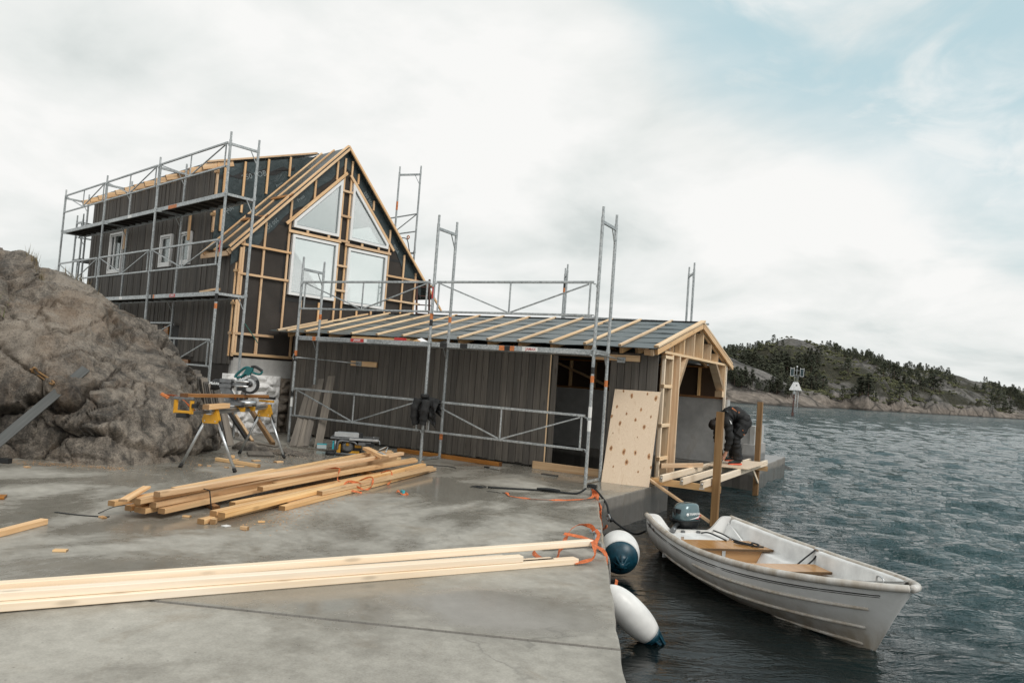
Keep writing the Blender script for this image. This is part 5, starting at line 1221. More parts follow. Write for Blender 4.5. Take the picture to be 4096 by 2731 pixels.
def _far_stack():
    s = thing('board_stack', 'low dark stack of boards with an orange edge behind the rock crest at far left', 'board stack', (-8.9, -1.35, 2.9), HF)
    for k in range(4): box('board', (-9.6+.04*k, -1.6+.02*k, 2.92+.055*k), (-8.2+.05*k, -1.1, 2.97+.055*k), MT['grey_board'] if k != 1 else MT['orange'], s)
_far_stack()
def _offcuts():
    rs = random.Random(8)
    L = [(-5.41, 3.28, .09, .05, 'flat orange chip alone in the left foreground'), (-6.26, 4.14, .08, .04, 'reddish wood sliver at the near end of the timber pile'), (-5.86, 4.69, .07, .04, 'orange chip lying between the two halves of the timber pile'), (-5.48, 4.67, .06, .05, 'small square timber block by the tip of the lowest plank'), (-5.12, 4.70, .07, .035, 'orange chip on the concrete right of the square block'), (-5.26, 5.02, .06, .03, 'thin wood sliver in front of the timber pile'), (-9.34, 5.16, .08, .05, 'pale wood chip at the foot of the rock'), (-8.19, 7.34, .12, .04, 'reddish batten offcut beside the front leg of the saw stand'), (-8.75, 7.75, .10, .06, 'orange offcut left of the batten under the saw stand'), (-8.95, 7.85, .07, .05, 'square offcut by the rear leg of the saw stand'), (-8.55, 7.95, .12, .06, 'flat offcut under the mitre saw'), (-8.3, 8.15, .13, .07, 'pale flat offcut right of the mitre saw stand'), (-8.15, 10.6, .11, .06, 'orange block lying behind the table saw'), (-7.2, 10.25, .05, .03, 'tiny orange chip between the scaffold legs'), (-8.55, 6.98, .05, .03, 'pale chip by the front left foot of the saw stand'), (-8.42, 7.02, .05, .03, 'second pale chip by the front left foot of the saw stand'), (-8.2, 7.12, .06, .03, 'brown chip between the front feet of the saw stand')]
    for x, y, a, b, lab in L:
        th = rs.uniform(0, 3.1); d = Vector((math.cos(th), math.sin(th), 0))*a/2; hh = b*.9 if 'block' in lab or 'square' in lab else .014
        o = beam('wood_offcut', Vector((x, y, hh/2+.001))-d, Vector((x, y, hh/2+.001))+d, b, hh, MT['orange'] if 'pale' not in lab else MT['batten']); tag(o, lab, 'offcut', 'wood offcuts on the quay')
    tag(box('paper_scrap', (-5.37, 4.66, .001), (-5.31, 4.72, .006), MT['white_label']), 'small white paper scrap by the tips of the front planks', 'paper')
    # loose sawdust at the foot of the rock and under the saws
    V, F = [], []
    for k in range(2600):
        if k % 3 == 0: x, y = rs.gauss(-8.6, .5), rs.gauss(7.6, .7)
        elif k % 3 == 1: t = rs.random(); x, y = -10.0+1.3*t+rs.gauss(0, .10), 5.2+.8*t+rs.gauss(0, .10)
        else: t = rs.random(); x, y = -5.1-1.0*t+rs.gauss(0, .12), 4.9+2.2*t+rs.gauss(0, .14)
        s = rs.uniform(.004, .011); a = rs.uniform(0, 6.28); n = len(V)
        V += [(x+s*math.cos(a+j*2.094), y+s*math.sin(a+j*2.094), .002+.003*rs.random()) for j in range(3)]; F.append((n, n+1, n+2))
    tag(obj('sawdust', mesh_from(V, F, 'sawdust'), MT['sawdust']), 'scattered sawdust and wood chips on the wet concrete', 'sawdust', kind='stuff')
    V, F = [], []
    for k in range(700):
        r = abs(rs.gauss(0, .5)); a = rs.uniform(0, 6.28); x, y = -8.98+r*.75*math.cos(a), 8.98+r*.42*math.sin(a); s = rs.uniform(.012, .035); z = max(.0, .07*(1-r*1.6)); n = len(V)
        V += [(x+s*rs.uniform(.5, 1.2)*dx, y+s*rs.uniform(.5, 1.2)*dy, z+s*rs.uniform(.4, .9)*dz) for dx, dy, dz in ((1, 0, 0), (0, 1, 0), (-1, 0, 0), (0, -1, 0), (0, 0, 1))]; F += [(n, n+1, n+4), (n+1, n+2, n+4), (n+2, n+3, n+4), (n+3, n, n+4)]
    tag(obj('gravel_heap', mesh_from(V, F, 'gravel'), MT['stone']), 'low heap of dark gravel on the quay behind the saw stand', 'gravel', kind='stuff')
    for k, (x, y, s) in enumerate(((-9.75, 8.85, .20), (-9.5, 8.95, .13))):
        V = []
        for i in range(7):
            for j in range(12):
                t = i/6*math.pi/2; a = j/12*6.283; rr = s*math.cos(t)*(1+.25*noise.noise(Vector((math.cos(a)*2+k*5, math.sin(a)*2, t*2)))); V.append((x+rr*1.3*math.cos(a), y+rr*math.sin(a), s*.75*math.sin(t)-.01))
        F = [(i*12+j, i*12+(j+1) % 12, i*12+12+(j+1) % 12, i*12+12+j) for i in range(6) for j in range(12)]
        tag(obj('loose_stone', mesh_from(V, F, 'stone', True), MT['rock']), ('larger loose stone at the foot of the rock behind the saw stand', 'smaller loose stone beside the gravel heap')[k], 'stone')
_offcuts()
def _ply():
    o = thing('plywood_sheet', 'knotty birch plywood sheet leaning against the boathouse corner', 'plywood', (-3.95, 11.1, 0))
    BL, BR, TL, TR = Vector((-4.28, 10.86, .005)), Vector((-3.56, 10.95, .005)), Vector((-4.37, 11.44, 1.41)), Vector((-3.63, 11.44, 1.43))
    up = ((TL-BL)+(TR-BR)).normalized(); wd = (BR-BL).normalized(); wd = (wd-up*wd.dot(up)).normalized(); n = wd.cross(up)
    if n.y > 0: n = -n
    c = (BL+BR+TL+TR)/4; Hh = 1.53; Wd = .735
    M = Matrix((up, -wd if n.dot(up.cross(wd)) < 0 else wd, n)).transposed().to_4x4(); M.translation = c
    sh = obj('sheet', bar_mesh(Hh, Wd, .012, MT['ply'], .001), MT['ply'], o, M)
    K = [(840, 560, 1.2), (1028, 568, 1.3), (722, 657, .8), (912, 668, .9), (798, 708, .7), (988, 718, .7), (680, 738, .9), (868, 752, .9), (746, 788, 1.1), (935, 802, 1.1), (690, 870, .4), (882, 886, .4), (675, 990, 1.2), (776, 1008, 1.4), (866, 1006, 1.1), (970, 1025, 1.3), (798, 1085, 1.3), (986, 1105, .7), (693, 1128, .6), (887, 1148, .6), (775, 527, .7), (963, 537, .7)]
    for x, y, s in K:
        t = (y-518)/(1250-518); xl = 705+(598-705)*t; xr = 1065+(970-1065)*t; f = (x-xl)/(xr-xl)
        p = c+up*(Hh*(.5-t)*.99)+wd*(Wd*(f-.5))
        for rad, mt, dz, nm in ((.020*s, 'knot_ring', .0002, 'knot_halo'), (.010*s, 'knot', .0006, 'knot')):
            V = [(rad*1.9*math.cos(a)*(1+.12*math.sin(3*a+x)), rad*math.sin(a)*(1+.15*math.sin(2*a+y)), zz) for zz in (0, .0004) for a in [k*2*math.pi/14 for k in range(14)]]
            F = [tuple(range(14, 28)), tuple(range(13, -1, -1))]+[(k, (k+1) % 14, 14+(k+1) % 14, 14+k) for k in range(14)]
            Mk = Matrix((up, n.cross(up), n)).transposed().to_4x4(); Mk.translation = p+n*(.006+dz)
            obj(nm, mesh_from(V, F, nm), MT[mt], sh, Mk)
_ply()

# ------------------------------------------------------------------ mitre saw on its stand
def _saw():
    a = Vector((-.434, .901, 0)); p = Vector((.901, .434, 0)); m1 = Vector((-8.17, 6.78, 0)); m2 = Vector((-8.97, 8.44, 0)); Z = Vector((0, 0, 1))
    Y = MT['yellow']
    s = thing('saw_stand', 'folding mitre saw stand with yellow brackets and splayed aluminium legs on the quay', 'saw stand', (m1+m2)/2)
    rl = beam('rail', m1-a*.12+Z*.775, m2+a*.12+Z*.775, .10, .05, MT['alu'], s); beam('rail_groove', m1-a*.11+Z*.772+p*.051, m2+a*.11+Z*.772+p*.051, .004, .014, MT['cast'], rl)
    beam('rail_lower', m1-a*.10+Z*.738, m2+a*.10+Z*.738, .07, .022, MT['alu'], rl)
    for f, m, q in ((( -8.52, 6.64), m1, -1), ((-7.81, 6.93), m1, 1), ((-8.58, 8.54), m2, 1), ((-9.36, 8.35), m2, -1)):
        top = m+p*(q*.07)+Z*.66; b = Vector((*f, .0)); d = (b-top).normalized()
        l = tube('leg', [top, b-d*.05], .019, MT['alu'], s, 12, smooth=False); tube('rubber_foot', [b-d*.055, b+Vector((0, 0, .002))], .025, MT['rubber'], l, 12, smooth=False)
        beam('leg_lever', top+d*.02+p*q*.02, top+d*.15+p*q*.03, .02, .03, MT['black'], l)
    for m in (m1, m2):
        br = prism('leg_bracket', [m+p*-.10+Z*.61-a*.04, m+p*.10+Z*.61-a*.04, m+p*.11+Z*.66-a*.04, m+p*.065+Z*.80-a*.04, m+p*-.065+Z*.80-a*.04, m+p*-.11+Z*.66-a*.04], a*.08, Y, s)
        for q in (-.07, .07): beam('bolt', m+p*q+Z*.64-a*.046, m+p*q+Z*.64-a*.041, .014, .014, MT['steel'], br)
    # extension arm with work support
    e = m1-a*.78
    ex = beam('extension_bar', e+Z*.765, m1-a*.05+Z*.765, .035, .045, MT['cast'], s)
    beam('end_clamp', e-p*.06+Z*.745, e+p*.06+Z*.745, .10, .05, MT['black'], ex)
    for q in (-1, 1): beam('support_side', e+p*q*.10+Z*.77, e+p*q*.10+Z*.93, .02, .05, Y, s)
    beam('support_base', e-p*.11+Z*.79, e+p*.11+Z*.79, .05, .03, Y, s); beam('support_roller', e-p*.12+Z*.955, e+p*.12+Z*.955, .035, .035, MT['cast'], s)
    beam('support_knob', e+p*.11+Z*.87, e+p*.17+Z*.87, .05, .05, MT['black'], s)
    e2 = m2+a*.02
    beam('support_base', e2-p*.11+Z*.85, e2+p*.11+Z*.85, .06, .03, Y, s); beam('support_roller', e2-p*.13+Z*.90, e2+p*.13+Z*.90, .05, .04, MT['black'], s)
    for k in (.66, 1.02): prism('saw_mount', [m1+a*k+p*-.14+Z*.80, m1+a*k+p*.14+Z*.80, m1+a*k+p*.14+Z*.74, m1+a*k+p*.10+Z*.74, m1+a*k+p*.07+Z*.79, m1+a*k+p*-.14+Z*.79], a*.07, Y, s)
    # the saw
    c = m1+a*.86+Z*.805
    S = lambda x, y, z: c+p*x+a*y+Z*z
    w = thing('mitre_saw', 'teal and grey sliding mitre saw mounted on the folding stand', 'saw', c)
    ca = MT['cast']
    beam('base', S(0, -.26, .045), S(0, .26, .045), .26, .05, ca, w); lathe('turntable', [(.0, 0), (.15, 0), (.155, .02), (.15, .05), (.0, .05)], MT['alu'], w, T(*S(.08, 0, .035)), 28)
    for y in (-.22, .22):
        for x in (-.12, .12): beam('foot', S(x, y, -.0), S(x, y, .03), .05, .05, MT['black'], w)
    for y in (-.20, .14):
        f = prism('fence', [S(-.04, y-.10, .085), S(-.04, y+.16, .085), S(-.04, y+.16, .13), S(-.04, y+.12, .165), S(-.04, y-.04, .165), S(-.04, y-.10, .12)], p*.03, ca, w); beam('fence_clamp', S(-.006, y+.03, .10), S(-.006, y+.03, .16), .02, .03, MT['spray_orange'], f)
    beam('side_wing', S(.0, .27, .055), S(.0, .50, .055), .06, .025, MT['alu'], w)
    prism('pillar', [S(-.20, -.03, .06), S(-.05, -.03, .06), S(-.15, -.03, .22), S(-.15, -.03, .335), S(-.30, -.03, .335), S(-.30, -.03, .22)], a*.07, ca, w)
    sl_ = beam('slide_housing', S(-.30, 0, .345), S(-.13, 0, .345), .12, .055, ca, w); beam('slide_housing', S(-.30, 0, .275), S(-.13, 0, .275), .12, .055, ca, w)
    for z in (.352, .285): tube('slide_tube', [S(-.14, -.045, z), S(.12, -.045, z)], .013, MT['steel'], w, 12, smooth=False)
    # blade with teeth
    V = []; nt_ = 48
    for yy in (-.0015, .0015):
        for k in range(nt_*2):
            t = k*math.pi/nt_; r = .118 if k % 2 else .127; V.append((r*math.cos(t), r*math.sin(t), yy))
    n = nt_*2; F = [tuple(range(n-1, -1, -1)), tuple(range(n, 2*n))]+[(k, (k+1) % n, n+(k+1) % n, n+k) for k in range(n)]
    Mb = Matrix((p, Z, p.cross(Z))).transposed().to_4x4(); Mb.translation = S(.12, .0, .315)
    bl = obj('blade', mesh_from(V, F, 'blade'), MT['steel'], w, Mb); lathe('arbor', [(.0, -.03), (.035, -.03), (.035, .03), (.0, .03)], MT['black'], bl, Mb)
    # guard: upper casting shaped like a thick crescent, smoked lower ring
    def arc(r0, r1, t0, t1, y0, y1, mat, nm, n=18):
        P = [S(.12+r1*math.cos(t0+(t1-t0)*k/n), y0, .315+r1*math.sin(t0+(t1-t0)*k/n)) for k in range(n+1)]+[S(.12+r0*math.cos(t1+(t0-t1)*k/n), y0, .315+r0*math.sin(t1+(t0-t1)*k/n)) for k in range(n+1)]
        V = [q for q in P]+[q+a*(y1-y0) for q in P]; m = len(P); F = []
        for k in range(n):
            F += [(k, k+1, m-2-k, m-1-k), (m+k, m+m-1-k, m+m-2-k, m+k+1)]
        F += [(k, (k+1) % m, m+(k+1) % m, m+k) for k in range(m)]
        c0 = S(.12, y0, .315); me = mesh_from([q-c0 for q in V], F, nm); bm = bmesh.new(); bm.from_mesh(me); bmesh.ops.recalc_face_normals(bm, faces=bm.faces[:]); bm.to_mesh(me); bm.free()
        return obj(nm, me, mat, w, T(*c0))
    ug = arc(.03, .138, R(35), R(195), -.022, .022, MT['cast'], 'blade_guard'); arc(.10, .136, R(-150), R(75), -.018, .018, MT['black'], 'lower_guard'); arc(.055, .085, R(10), R(110), -.026, .026, MT['alu'], 'guard_plate')
    lettering('guard_print', 'Makita', .055, MT['white_ink'], ug, surfM(S(.055, -.0235, .405), p+Z*.62, -a), .2, .001)
    # motor and carry handles
    TT = MT['teal_tool']
    def loop(pts, r, nm, mt=TT): return tube(nm, [S(*q) for q in pts], r, mt, w, 10)
    loop([(-.10, 0, .40), (-.09, 0, .44), (.0, 0, .53), (.05, 0, .555), (.10, 0, .55)], .019, 'carry_handle'); loop([(-.08, 0, .40), (-.02, 0, .42), (.07, 0, .50), (.10, 0, .54)], .017, 'handle_arm')
    prism('gear_housing', [S(.02, -.025, .47), S(.06, -.025, .555), S(.15, -.025, .56), S(.14, -.025, .50), S(.10, -.025, .44)], a*.05, TT, w)
    loop([(.12, 0, .565), (.17, 0, .575), (.24, 0, .545), (.28, 0, .52)], .021, 'grip', MT['black']); loop([(.13, 0, .50), (.20, 0, .475), (.26, 0, .475), (.285, 0, .52)], .015, 'handle_loop'); loop([(.14, 0, .51), (.135, 0, .55)], .016, 'handle_post')
    beam('motor', S(.02, .03, .40), S(.02, .20, .40), .11, .11, TT, w, ch=.03); beam('motor_cap', S(.02, .20, .40), S(.02, .23, .40), .10, .10, MT['black'], w, ch=.03)
    beam('link_arm', S(-.12, 0, .30), S(.10, 0, .33), .05, .05, ca, w)
    beam('hinge_block', S(-.05, 0, .24), S(.06, 0, .25), .07, .05, MT['black'], w); beam('mount_strut', S(.0, .04, .06), S(.04, .04, .27), .05, .06, ca, w)
    bag = loft('dust_bag', [[S(x, ry*math.cos(t), z0+rz*math.sin(t))-c for t in [k*2*math.pi/12 for k in range(12)]] for x, ry, rz, z0 in ((-.28, .03, .035, .30), (-.31, .06, .07, .29), (-.38, .065, .085, .28), (-.43, .05, .07, .27), (-.445, .01, .02, .27))], MT['black'], w, T(*c))
    lettering('bag_print', 'Makita', .055, MT['white_ink'], bag, surfM(S(-.375, -.0665, .30), p, -a), .2, .001)
    plank('dark wet plank lying through the mitre saw across its supports', m1-a*.80+Z*.99, m2-a*.02+Z*.925, .10, .045, MT['orange_dark'], None, 'saw_plank')
    plank('short pale timber block resting on the near end of the saw stand rail', m1-a*.32+p*.06+Z*.835, m1+a*.30+p*.06+Z*.835, .085, .065, MT['batten'], None, 'timber_block')
_saw()
def _table_saw():
    x = Vector((.80, .60, 0)); y = Vector((-.60, .80, 0)); Z = Vector((0, 0, 1)); c = Vector((-8.42, 9.92, 0))
    S = lambda u, v, z: c+x*u+y*v+Z*z
    t = thing('table_saw', 'compact yellow and black table saw standing on the quay before the boathouse wall', 'table saw', c)
    beam('table_top', S(-.36, 0, .285), S(.32, 0, .285), .46, .028, MT['cast'], t); beam('front_rail', S(-.05, -.245, .283), S(.42, -.245, .283), .03, .036, MT['alu'], t); beam('back_rail', S(-.36, .245, .283), S(.42, .245, .283), .03, .03, MT['alu'], t); beam('extension_wing', S(.34, 0, .29), S(.42, 0, .29), .44, .018, MT['cast'], t)
    f = beam('rip_fence', S(-.30, -.16, .345), S(.10, -.20, .345), .05, .075, MT['alu'], t); beam('fence_latch', S(.10, -.20, .33), S(.16, -.205, .33), .06, .12, MT['black'], f); beam('fence_back', S(-.26, -.05, .37), S(.08, -.09, .37), .012, .03, MT['alu'], t)
    for u, v in ((-.28, -.2), (.20, -.2), (.28, .2), (-.28, .2)): tube('leg', [S(u, v, .03), S(u, v, .27)], .016, MT['cast'], t, 10, smooth=False)
    for v in (-.2, .2): tube('skid', [S(-.36, v, .03), S(.34, v, .03)], .018, MT['cast'], t, 10, smooth=False)
    tube('cage_bar', [S(-.24, -.21, .10), S(-.22, -.22, .23), S(-.12, -.22, .245), S(.02, -.22, .235), S(.08, -.21, .19)], .018, MT['cast'], t, 10)
    b = beam('motor_body', S(-.18, .0, .14), S(.14, .0, .14), .26, .20, MT['black'], t, ch=.03); beam('yellow_panel', S(-.25, -.05, .10), S(-.19, -.05, .10), .26, .18, MT['yellow'], t); beam('yellow_panel', S(.04, -.14, .17), S(.15, -.14, .17), .02, .07, MT['yellow'], t); beam('yellow_panel', S(-.10, -.14, .055), S(.12, -.14, .055), .02, .05, MT['yellow'], t)
    lathe('blade_housing', [(.0, 0), (.10, 0), (.105, .02), (.06, .03), (.0, .03)], MT['cast'], t, frame_at(S(-.08, -.135, .15), -y), 24); lathe('hand_wheel', [(.0, 0), (.03, 0), (.03, .02), (.0, .02)], MT['yellow'], t, frame_at(S(-.08, -.168, .19), -y), 16)
    beam('control_panel', S(.10, -.23, .215), S(.30, -.23, .215), .03, .05, MT['cast'], t); beam('switch_bar', S(.22, -.245, .205), S(.36, -.245, .205), .02, .045, MT['black'], t)
    tube('foot_pad', [S(-.42, -.22, .03), S(-.28, -.22, .03)], .035, MT['rubber'], t, 12, smooth=False)
    tube('push_stick', [S(.30, .1, .22), S(.42, .1, .25), S(.44, .1, .18)], .012, MT['galv'], t, 8)
    for k, (u, v, w_, h_, m, lb) in enumerate(((-9.33, 10.16, .16, .07, 'clear_box', 'clear plastic screw box by the leaning boards'), (-9.13, 10.28, .10, .13, 'cyan', 'upright cyan plastic box lid beside the table saw'), (-9.03, 10.33, .12, .09, 'clear_box', 'clear box with a cyan rim close to the table saw'))):
        q = thing('screw_box', lb, 'box', (u, v, 0)); d = x*w_/2
        beam('tray', Vector((u, v, h_/2))-d, Vector((u, v, h_/2))+d, .10 if m != 'cyan' else .03, h_, MT[m], q)
        beam('rim', Vector((u, v, h_+.006))-d*1.04, Vector((u, v, h_+.006))+d*1.04, .105 if m != 'cyan' else .05, .012, MT['cyan'], q)
_table_saw()
def _jacket():
    c = Vector((-7.22, 10.30, 0)); j = thing('jacket', 'black work jacket hung over the lower scaffold guard rail', 'jacket', (-7.22, 10.30, .75))
    # body draped over the rail: front and back flaps as one folded shell
    nU, nV = 44, 34; V = []
    for u in range(nU+1):
        s = u/nU; x = -.25+.50*s
        for v in range(nV+1):
            t = v/nV*2-1                       # -1 front hem .. 0 over the rail .. 1 back hem
            drop = (.34+.05*math.sin(s*7)+.06*s) if t < 0 else (.26+.04*math.sin(s*5+1))
            at = abs(t); th = min(1., at*5)*math.pi/2
            z = 1.055+.035*math.cos(th)-.03-max(0., at-.12)*drop*1.1-.05*(2*s-1)**2+.02*s
            yy = (-1 if t < 0 else 1)*(.045*math.sin(th)+.045*at)
            p = Vector((x*6, t*5, 0)); fold = fb(p*.8, 3)*.05*min(1, at*4)+.022*math.sin(x*38+4*t+3*fb(p, 2))*min(1, at*3)
            yy += (-1 if t < 0 else 1)*fold
            V.append((x*(1-.12*at)+.012*fb(p+Vector((5, 0, 0)), 2), yy, z))
    F = [(u*(nV+1)+v, (u+1)*(nV+1)+v, (u+1)*(nV+1)+v+1, u*(nV+1)+v+1) for u in range(nU) for v in range(nV)]
    o = obj('body', mesh_from(V, F, 'jacket', True), MT['cloth'], j, T(c.x, c.y, 0)); m = o.modifiers.new('th', 'SOLIDIFY'); m.thickness = .012
    def sl(pts, r0, r1, nm): return tube(nm, [c+Vector(q) for q in pts], r0, MT['cloth'], j, 14, rr=lambda t: (r0+(r1-r0)*t)*(1+.10*math.sin(t*21)+.06*math.sin(t*37+1)))
    sl([(-.13, -.09, 1.02), (-.16, -.13, .90), (-.17, -.12, .74), (-.13, -.11, .60)], .075, .055, 'sleeve'); sl([(.04, -.09, 1.0), (.05, -.14, .86), (.03, -.13, .72), (.02, -.12, .62)], .075, .058, 'sleeve')
    lathe('collar', [(.05, 0), (.075, .02), (.07, .06), (.05, .07)], MT['cloth'], j, T(c.x-.05, c.y-.03, 1.045), 16)
    tube('drawcord', [c+Vector((.10, -.13, .66)), c+Vector((.11, -.14, .56)), c+Vector((.10, -.14, .52))], .004, MT['grey_rope'], j, 6)
_jacket()
def _rock_gear():
    o = ribbon('ratchet_strap', [on_rock(-9.02, 6.70, .92), on_rock(-8.90, 6.82, .90, .03), on_rock(-8.80, 6.90, .80, .03), on_rock(-8.72, 6.95, .72)], .03, MT['orange_strap'], side=(.3, -.3, .8), twist=.6)
    tag(o, 'orange ratchet strap with steel hook hanging on the rock face', 'strap'); beam('ratchet', on_rock(-9.06, 6.66, .93), on_rock(-8.98, 6.72, .88), .05, .04, MT['spray_orange'], o); tube('steel_hook', [on_rock(-8.72, 6.95, .72), on_rock(-8.69, 6.97, .67, .03), on_rock(-8.66, 6.95, .69, .03)], .008, MT['steel'], o, 8)
    o = tube('rope_coil', [on_rock(q[0]-.20, q[1]-.10, q[2]+.05) for q in ((-9.95, 5.62, 1.10), (-9.80, 5.66, 1.02), (-9.66, 5.74, .93), (-9.64, 5.75, .96), (-9.8, 5.68, 1.05), (-9.92, 5.65, 1.12), (-9.9, 5.62, 1.06))], .014, MT['post']); tag(o, 'coil of brown rope and strap stuffed in a crack of the rock', 'rope')
    # tufts of grass on the crest and in a cleft
    rs = random.Random(12)
    for (x, y, z, r, n, lb) in ((-12.0, 6.45, 3.02, .12, 60, 'tuft of dry grass on the crest of the rock'), (-11.35, 5.55, 2.30, .16, 70, 'green plants growing in the upper cleft of the rock'), (-12.2, 7.2, 2.75, .2, 60, 'thin dry grass along the rock edge near the scaffold')):
        V, F = [], []
        for k in range(n):
            px, py = x+rs.gauss(0, r), y+rs.gauss(0, r*.6); z = rock_top(px, py)+.03; hh = rs.uniform(.05, .16); a = rs.uniform(0, 6.28); w = .006; dx, dy = math.cos(a), math.sin(a); i = len(V)
            V += [(px-w*dy, py+w*dx, z-.06), (px+w*dy, py-w*dx, z-.06), (px+dx*hh*.4, py+dy*hh*.4, z+hh)]; F.append((i, i+1, i+2))
        tag(obj('grass_tuft', mesh_from(V, F, 'grass'), MT['leaf'] if 'green' in lb else MT['dry_grass']), lb, 'grass', kind='stuff')
_rock_gear()

# ------------------------------------------------------------------ mooring gear
def bollard(label, x, y, hgt, ang):
    b = thing('bollard', label, 'bollard', (x, y, 0), group='mooring bollards'); d = Vector((math.cos(ang), math.sin(ang), 0))*.055
    tube('stem', [(x, y, -.01), (x, y, hgt)], .017, MT['galv'], b, 12, smooth=False); tube('cross_bar', [Vector((x, y, hgt))-d, Vector((x, y, hgt))+d], .021, MT['galv'], b, 12, smooth=False)
bollard('T-shaped steel mooring bollard at the inner quay corner with the black rope', -3.84, 9.42, .115, .5)
bollard('steel mooring bollard by the ends of the foreground planks', -2.60, 6.52, .13, .6)
def _ropes():
    r = thing('mooring_rope', 'black mooring rope lying on the quay and running over the edge to the boat stern', 'rope', (-4.5, 9.1, 0))
    m = MT['black_rope']
    tube('rope', [(-5.04, 8.72, .012), (-4.75, 8.92, .012), (-4.48, 9.11, .012), (-4.2, 9.20, .012), (-3.99, 9.27, .02), (-3.90, 9.36, .09)], .013, m, r)
    tube('rope_coil', [(-4.50, 9.10, .03), (-4.36, 9.20, .035), (-4.22, 9.21, .03), (-4.35, 9.14, .035), (-4.50, 9.10, .03)], .014, m, r)
    for k in range(3): tube('rope_turn', [(-3.90, 9.40, .105+.012*k), (-3.84, 9.38, .12+.012*k), (-3.79, 9.43, .11+.012*k), (-3.84, 9.47, .10+.012*k), (-3.90, 9.42, .105+.012*k)], .012, m, r)
    tube('rope', [(-3.80, 9.40, .10), (-3.66, 9.30, .03), (-3.54, 9.22, -.06), (-3.45, 9.13, -.19), (-3.36, 9.3, -.32), (-3.12, 9.18, -.36), (-2.92, 8.98, -.26)], .014, m, r)
    tube('rope_eye', [(-3.47, 9.12, -.16), (-3.44, 9.10, -.20), (-3.47, 9.12, -.24), (-3.50, 9.14, -.20), (-3.47, 9.12, -.16)], .010, MT['galv'], r); tube('knot', [(-3.44, 9.13, -.21), (-3.42, 9.12, -.24)], .028, m, r, 8)
    rs = random.Random(3)
    for k in range(16):
        a = rs.uniform(2.4, 4.4); l = rs.uniform(.06, .24); tube('frayed_strand', [(-5.05, 8.70, .012), (-5.05+l*.5*math.cos(a), 8.70+l*.5*math.sin(a)+rs.gauss(0, .02), .015), (-5.05+l*math.cos(a), 8.70+l*math.sin(a), .006)], .003, m, r, 5)
    for k in range(5): tag(tube('rope_scrap', [(-4.9+.1*k*rs.random(), 8.45+.04*k, .004), (-4.8+.06*k, 8.5+.03*k, .006), (-4.72+.05*k, 8.49+.04*k, .004)], .004, m, n=5), 'black rope fibre %s the frayed rope end' % ('left of', 'just below', 'below and right of', 'right of', 'farthest right of')[k], 'scrap') if k in (0, 2) else None
    os_ = MT['orange_strap']
    s = thing('orange_strap', 'orange webbing strap running from the corner bollard down to the round fender', 'strap', (-4.0, 8.9, 0))
    ribbon('webbing', [(-4.69, 8.57, .006), (-4.62, 8.50, .012), (-4.51, 8.37, .006), (-4.30, 8.38, .006), (-4.11, 8.45, .010), (-3.95, 8.62, .006), (-3.78, 8.92, .008), (-3.72, 9.15, .02), (-3.80, 9.36, .06)], .035, os_, s, side=(.5, .8, 0), twist=.3)
    for k in range(4): ribbon('webbing', [(-3.84, 9.40+.01*k, .08), (-3.76+.02*k, 9.28, .05), (-3.65+.01*k, 9.16-.02*k, .0), (-3.56, 9.08, -.08-.04*k), (-3.57+.02*k, 9.02, -.18-.05*k)], .03, os_, s, side=(.5, -.5, .2), twist=.8)
    ribbon('webbing', [(-3.57, 9.04, -.10), (-3.50, 8.9, -.25), (-3.30, 8.5, -.24), (-3.0, 7.85, -.06), (-2.95, 7.72, -.06)], .03, os_, s, side=(.3, -.6, .6), twist=.5)
    tube('teal_cord', [(-3.80, 9.38, .05), (-3.66, 9.22, .02), (-3.60, 9.2, -.04), (-3.65, 9.24, -.02)], .006, MT['green_cord'], s)
    s = thing('orange_strap', 'orange webbing strap looped round the front bollard and the foreground planks', 'strap', (-2.6, 6.4, 0))
    ribbon('webbing', [(-2.60, 6.50, .14), (-2.62, 6.44, .19), (-2.70, 6.34, .20), (-2.70, 6.15, .16), (-2.66, 5.95, .09), (-2.60, 5.74, .055), (-2.58, 5.62, .012), (-2.66, 5.64, .006), (-2.84, 5.78, .01), (-2.88, 5.86, .02)], .04, os_, s, side=(.7, .3, .5), twist=.35)
    ribbon('webbing', [(-2.70, 6.05, .165), (-2.55, 6.06, .16), (-2.42, 6.0, .16), (-2.36, 5.92, .13), (-2.34, 5.86, .05), (-2.44, 5.72, .012)], .04, os_, s, side=(0, 1, .3), twist=.2)
    ribbon('webbing', [(-2.60, 6.52, .15), (-2.54, 6.46, .12), (-2.50, 6.30, .06), (-2.42, 6.28, .03), (-2.36, 6.22, -.02), (-2.34, 6.2, -.2), (-2.36, 6.40, -.42), (-2.44, 6.68, -.45), (-2.47, 6.82, -.34)], .035, os_, s, side=(.2, .9, .4), twist=.2)
    s = thing('grey_rope', 'grey rope hitched round the front bollard and over the quay edge', 'rope', (-2.5, 6.4, 0)); gr = MT['grey_rope']
    tube('rope', [(-2.86, 5.98, .012), (-2.7, 6.28, .012), (-2.60, 6.48, .02), (-2.56, 6.50, .04), (-2.50, 6.40, .03), (-2.44, 6.32, .01), (-2.38, 6.33, -.06), (-2.37, 6.36, -.3), (-2.36, 6.4, -.5)], .012, gr, s)
    for k in range(4): tube('rope_turn', [(-2.62+.03*k, 6.50-.03*k, .03), (-2.57+.03*k, 6.47-.03*k, .055), (-2.54+.03*k, 6.42-.03*k, .03), (-2.58+.03*k, 6.44-.03*k, .012), (-2.62+.03*k, 6.50-.03*k, .03)], .013, gr, s)
    o = ribbon('strap_end', [(-5.56, 7.42, .006), (-5.50, 7.36, .03), (-5.42, 7.34, .012), (-5.36, 7.37, .006), (-5.44, 7.41, .02)], .03, os_, side=(.2, .7, .5), twist=.8); tag(o, 'small crumpled end of orange strap on the quay right of the timber pile', 'strap')
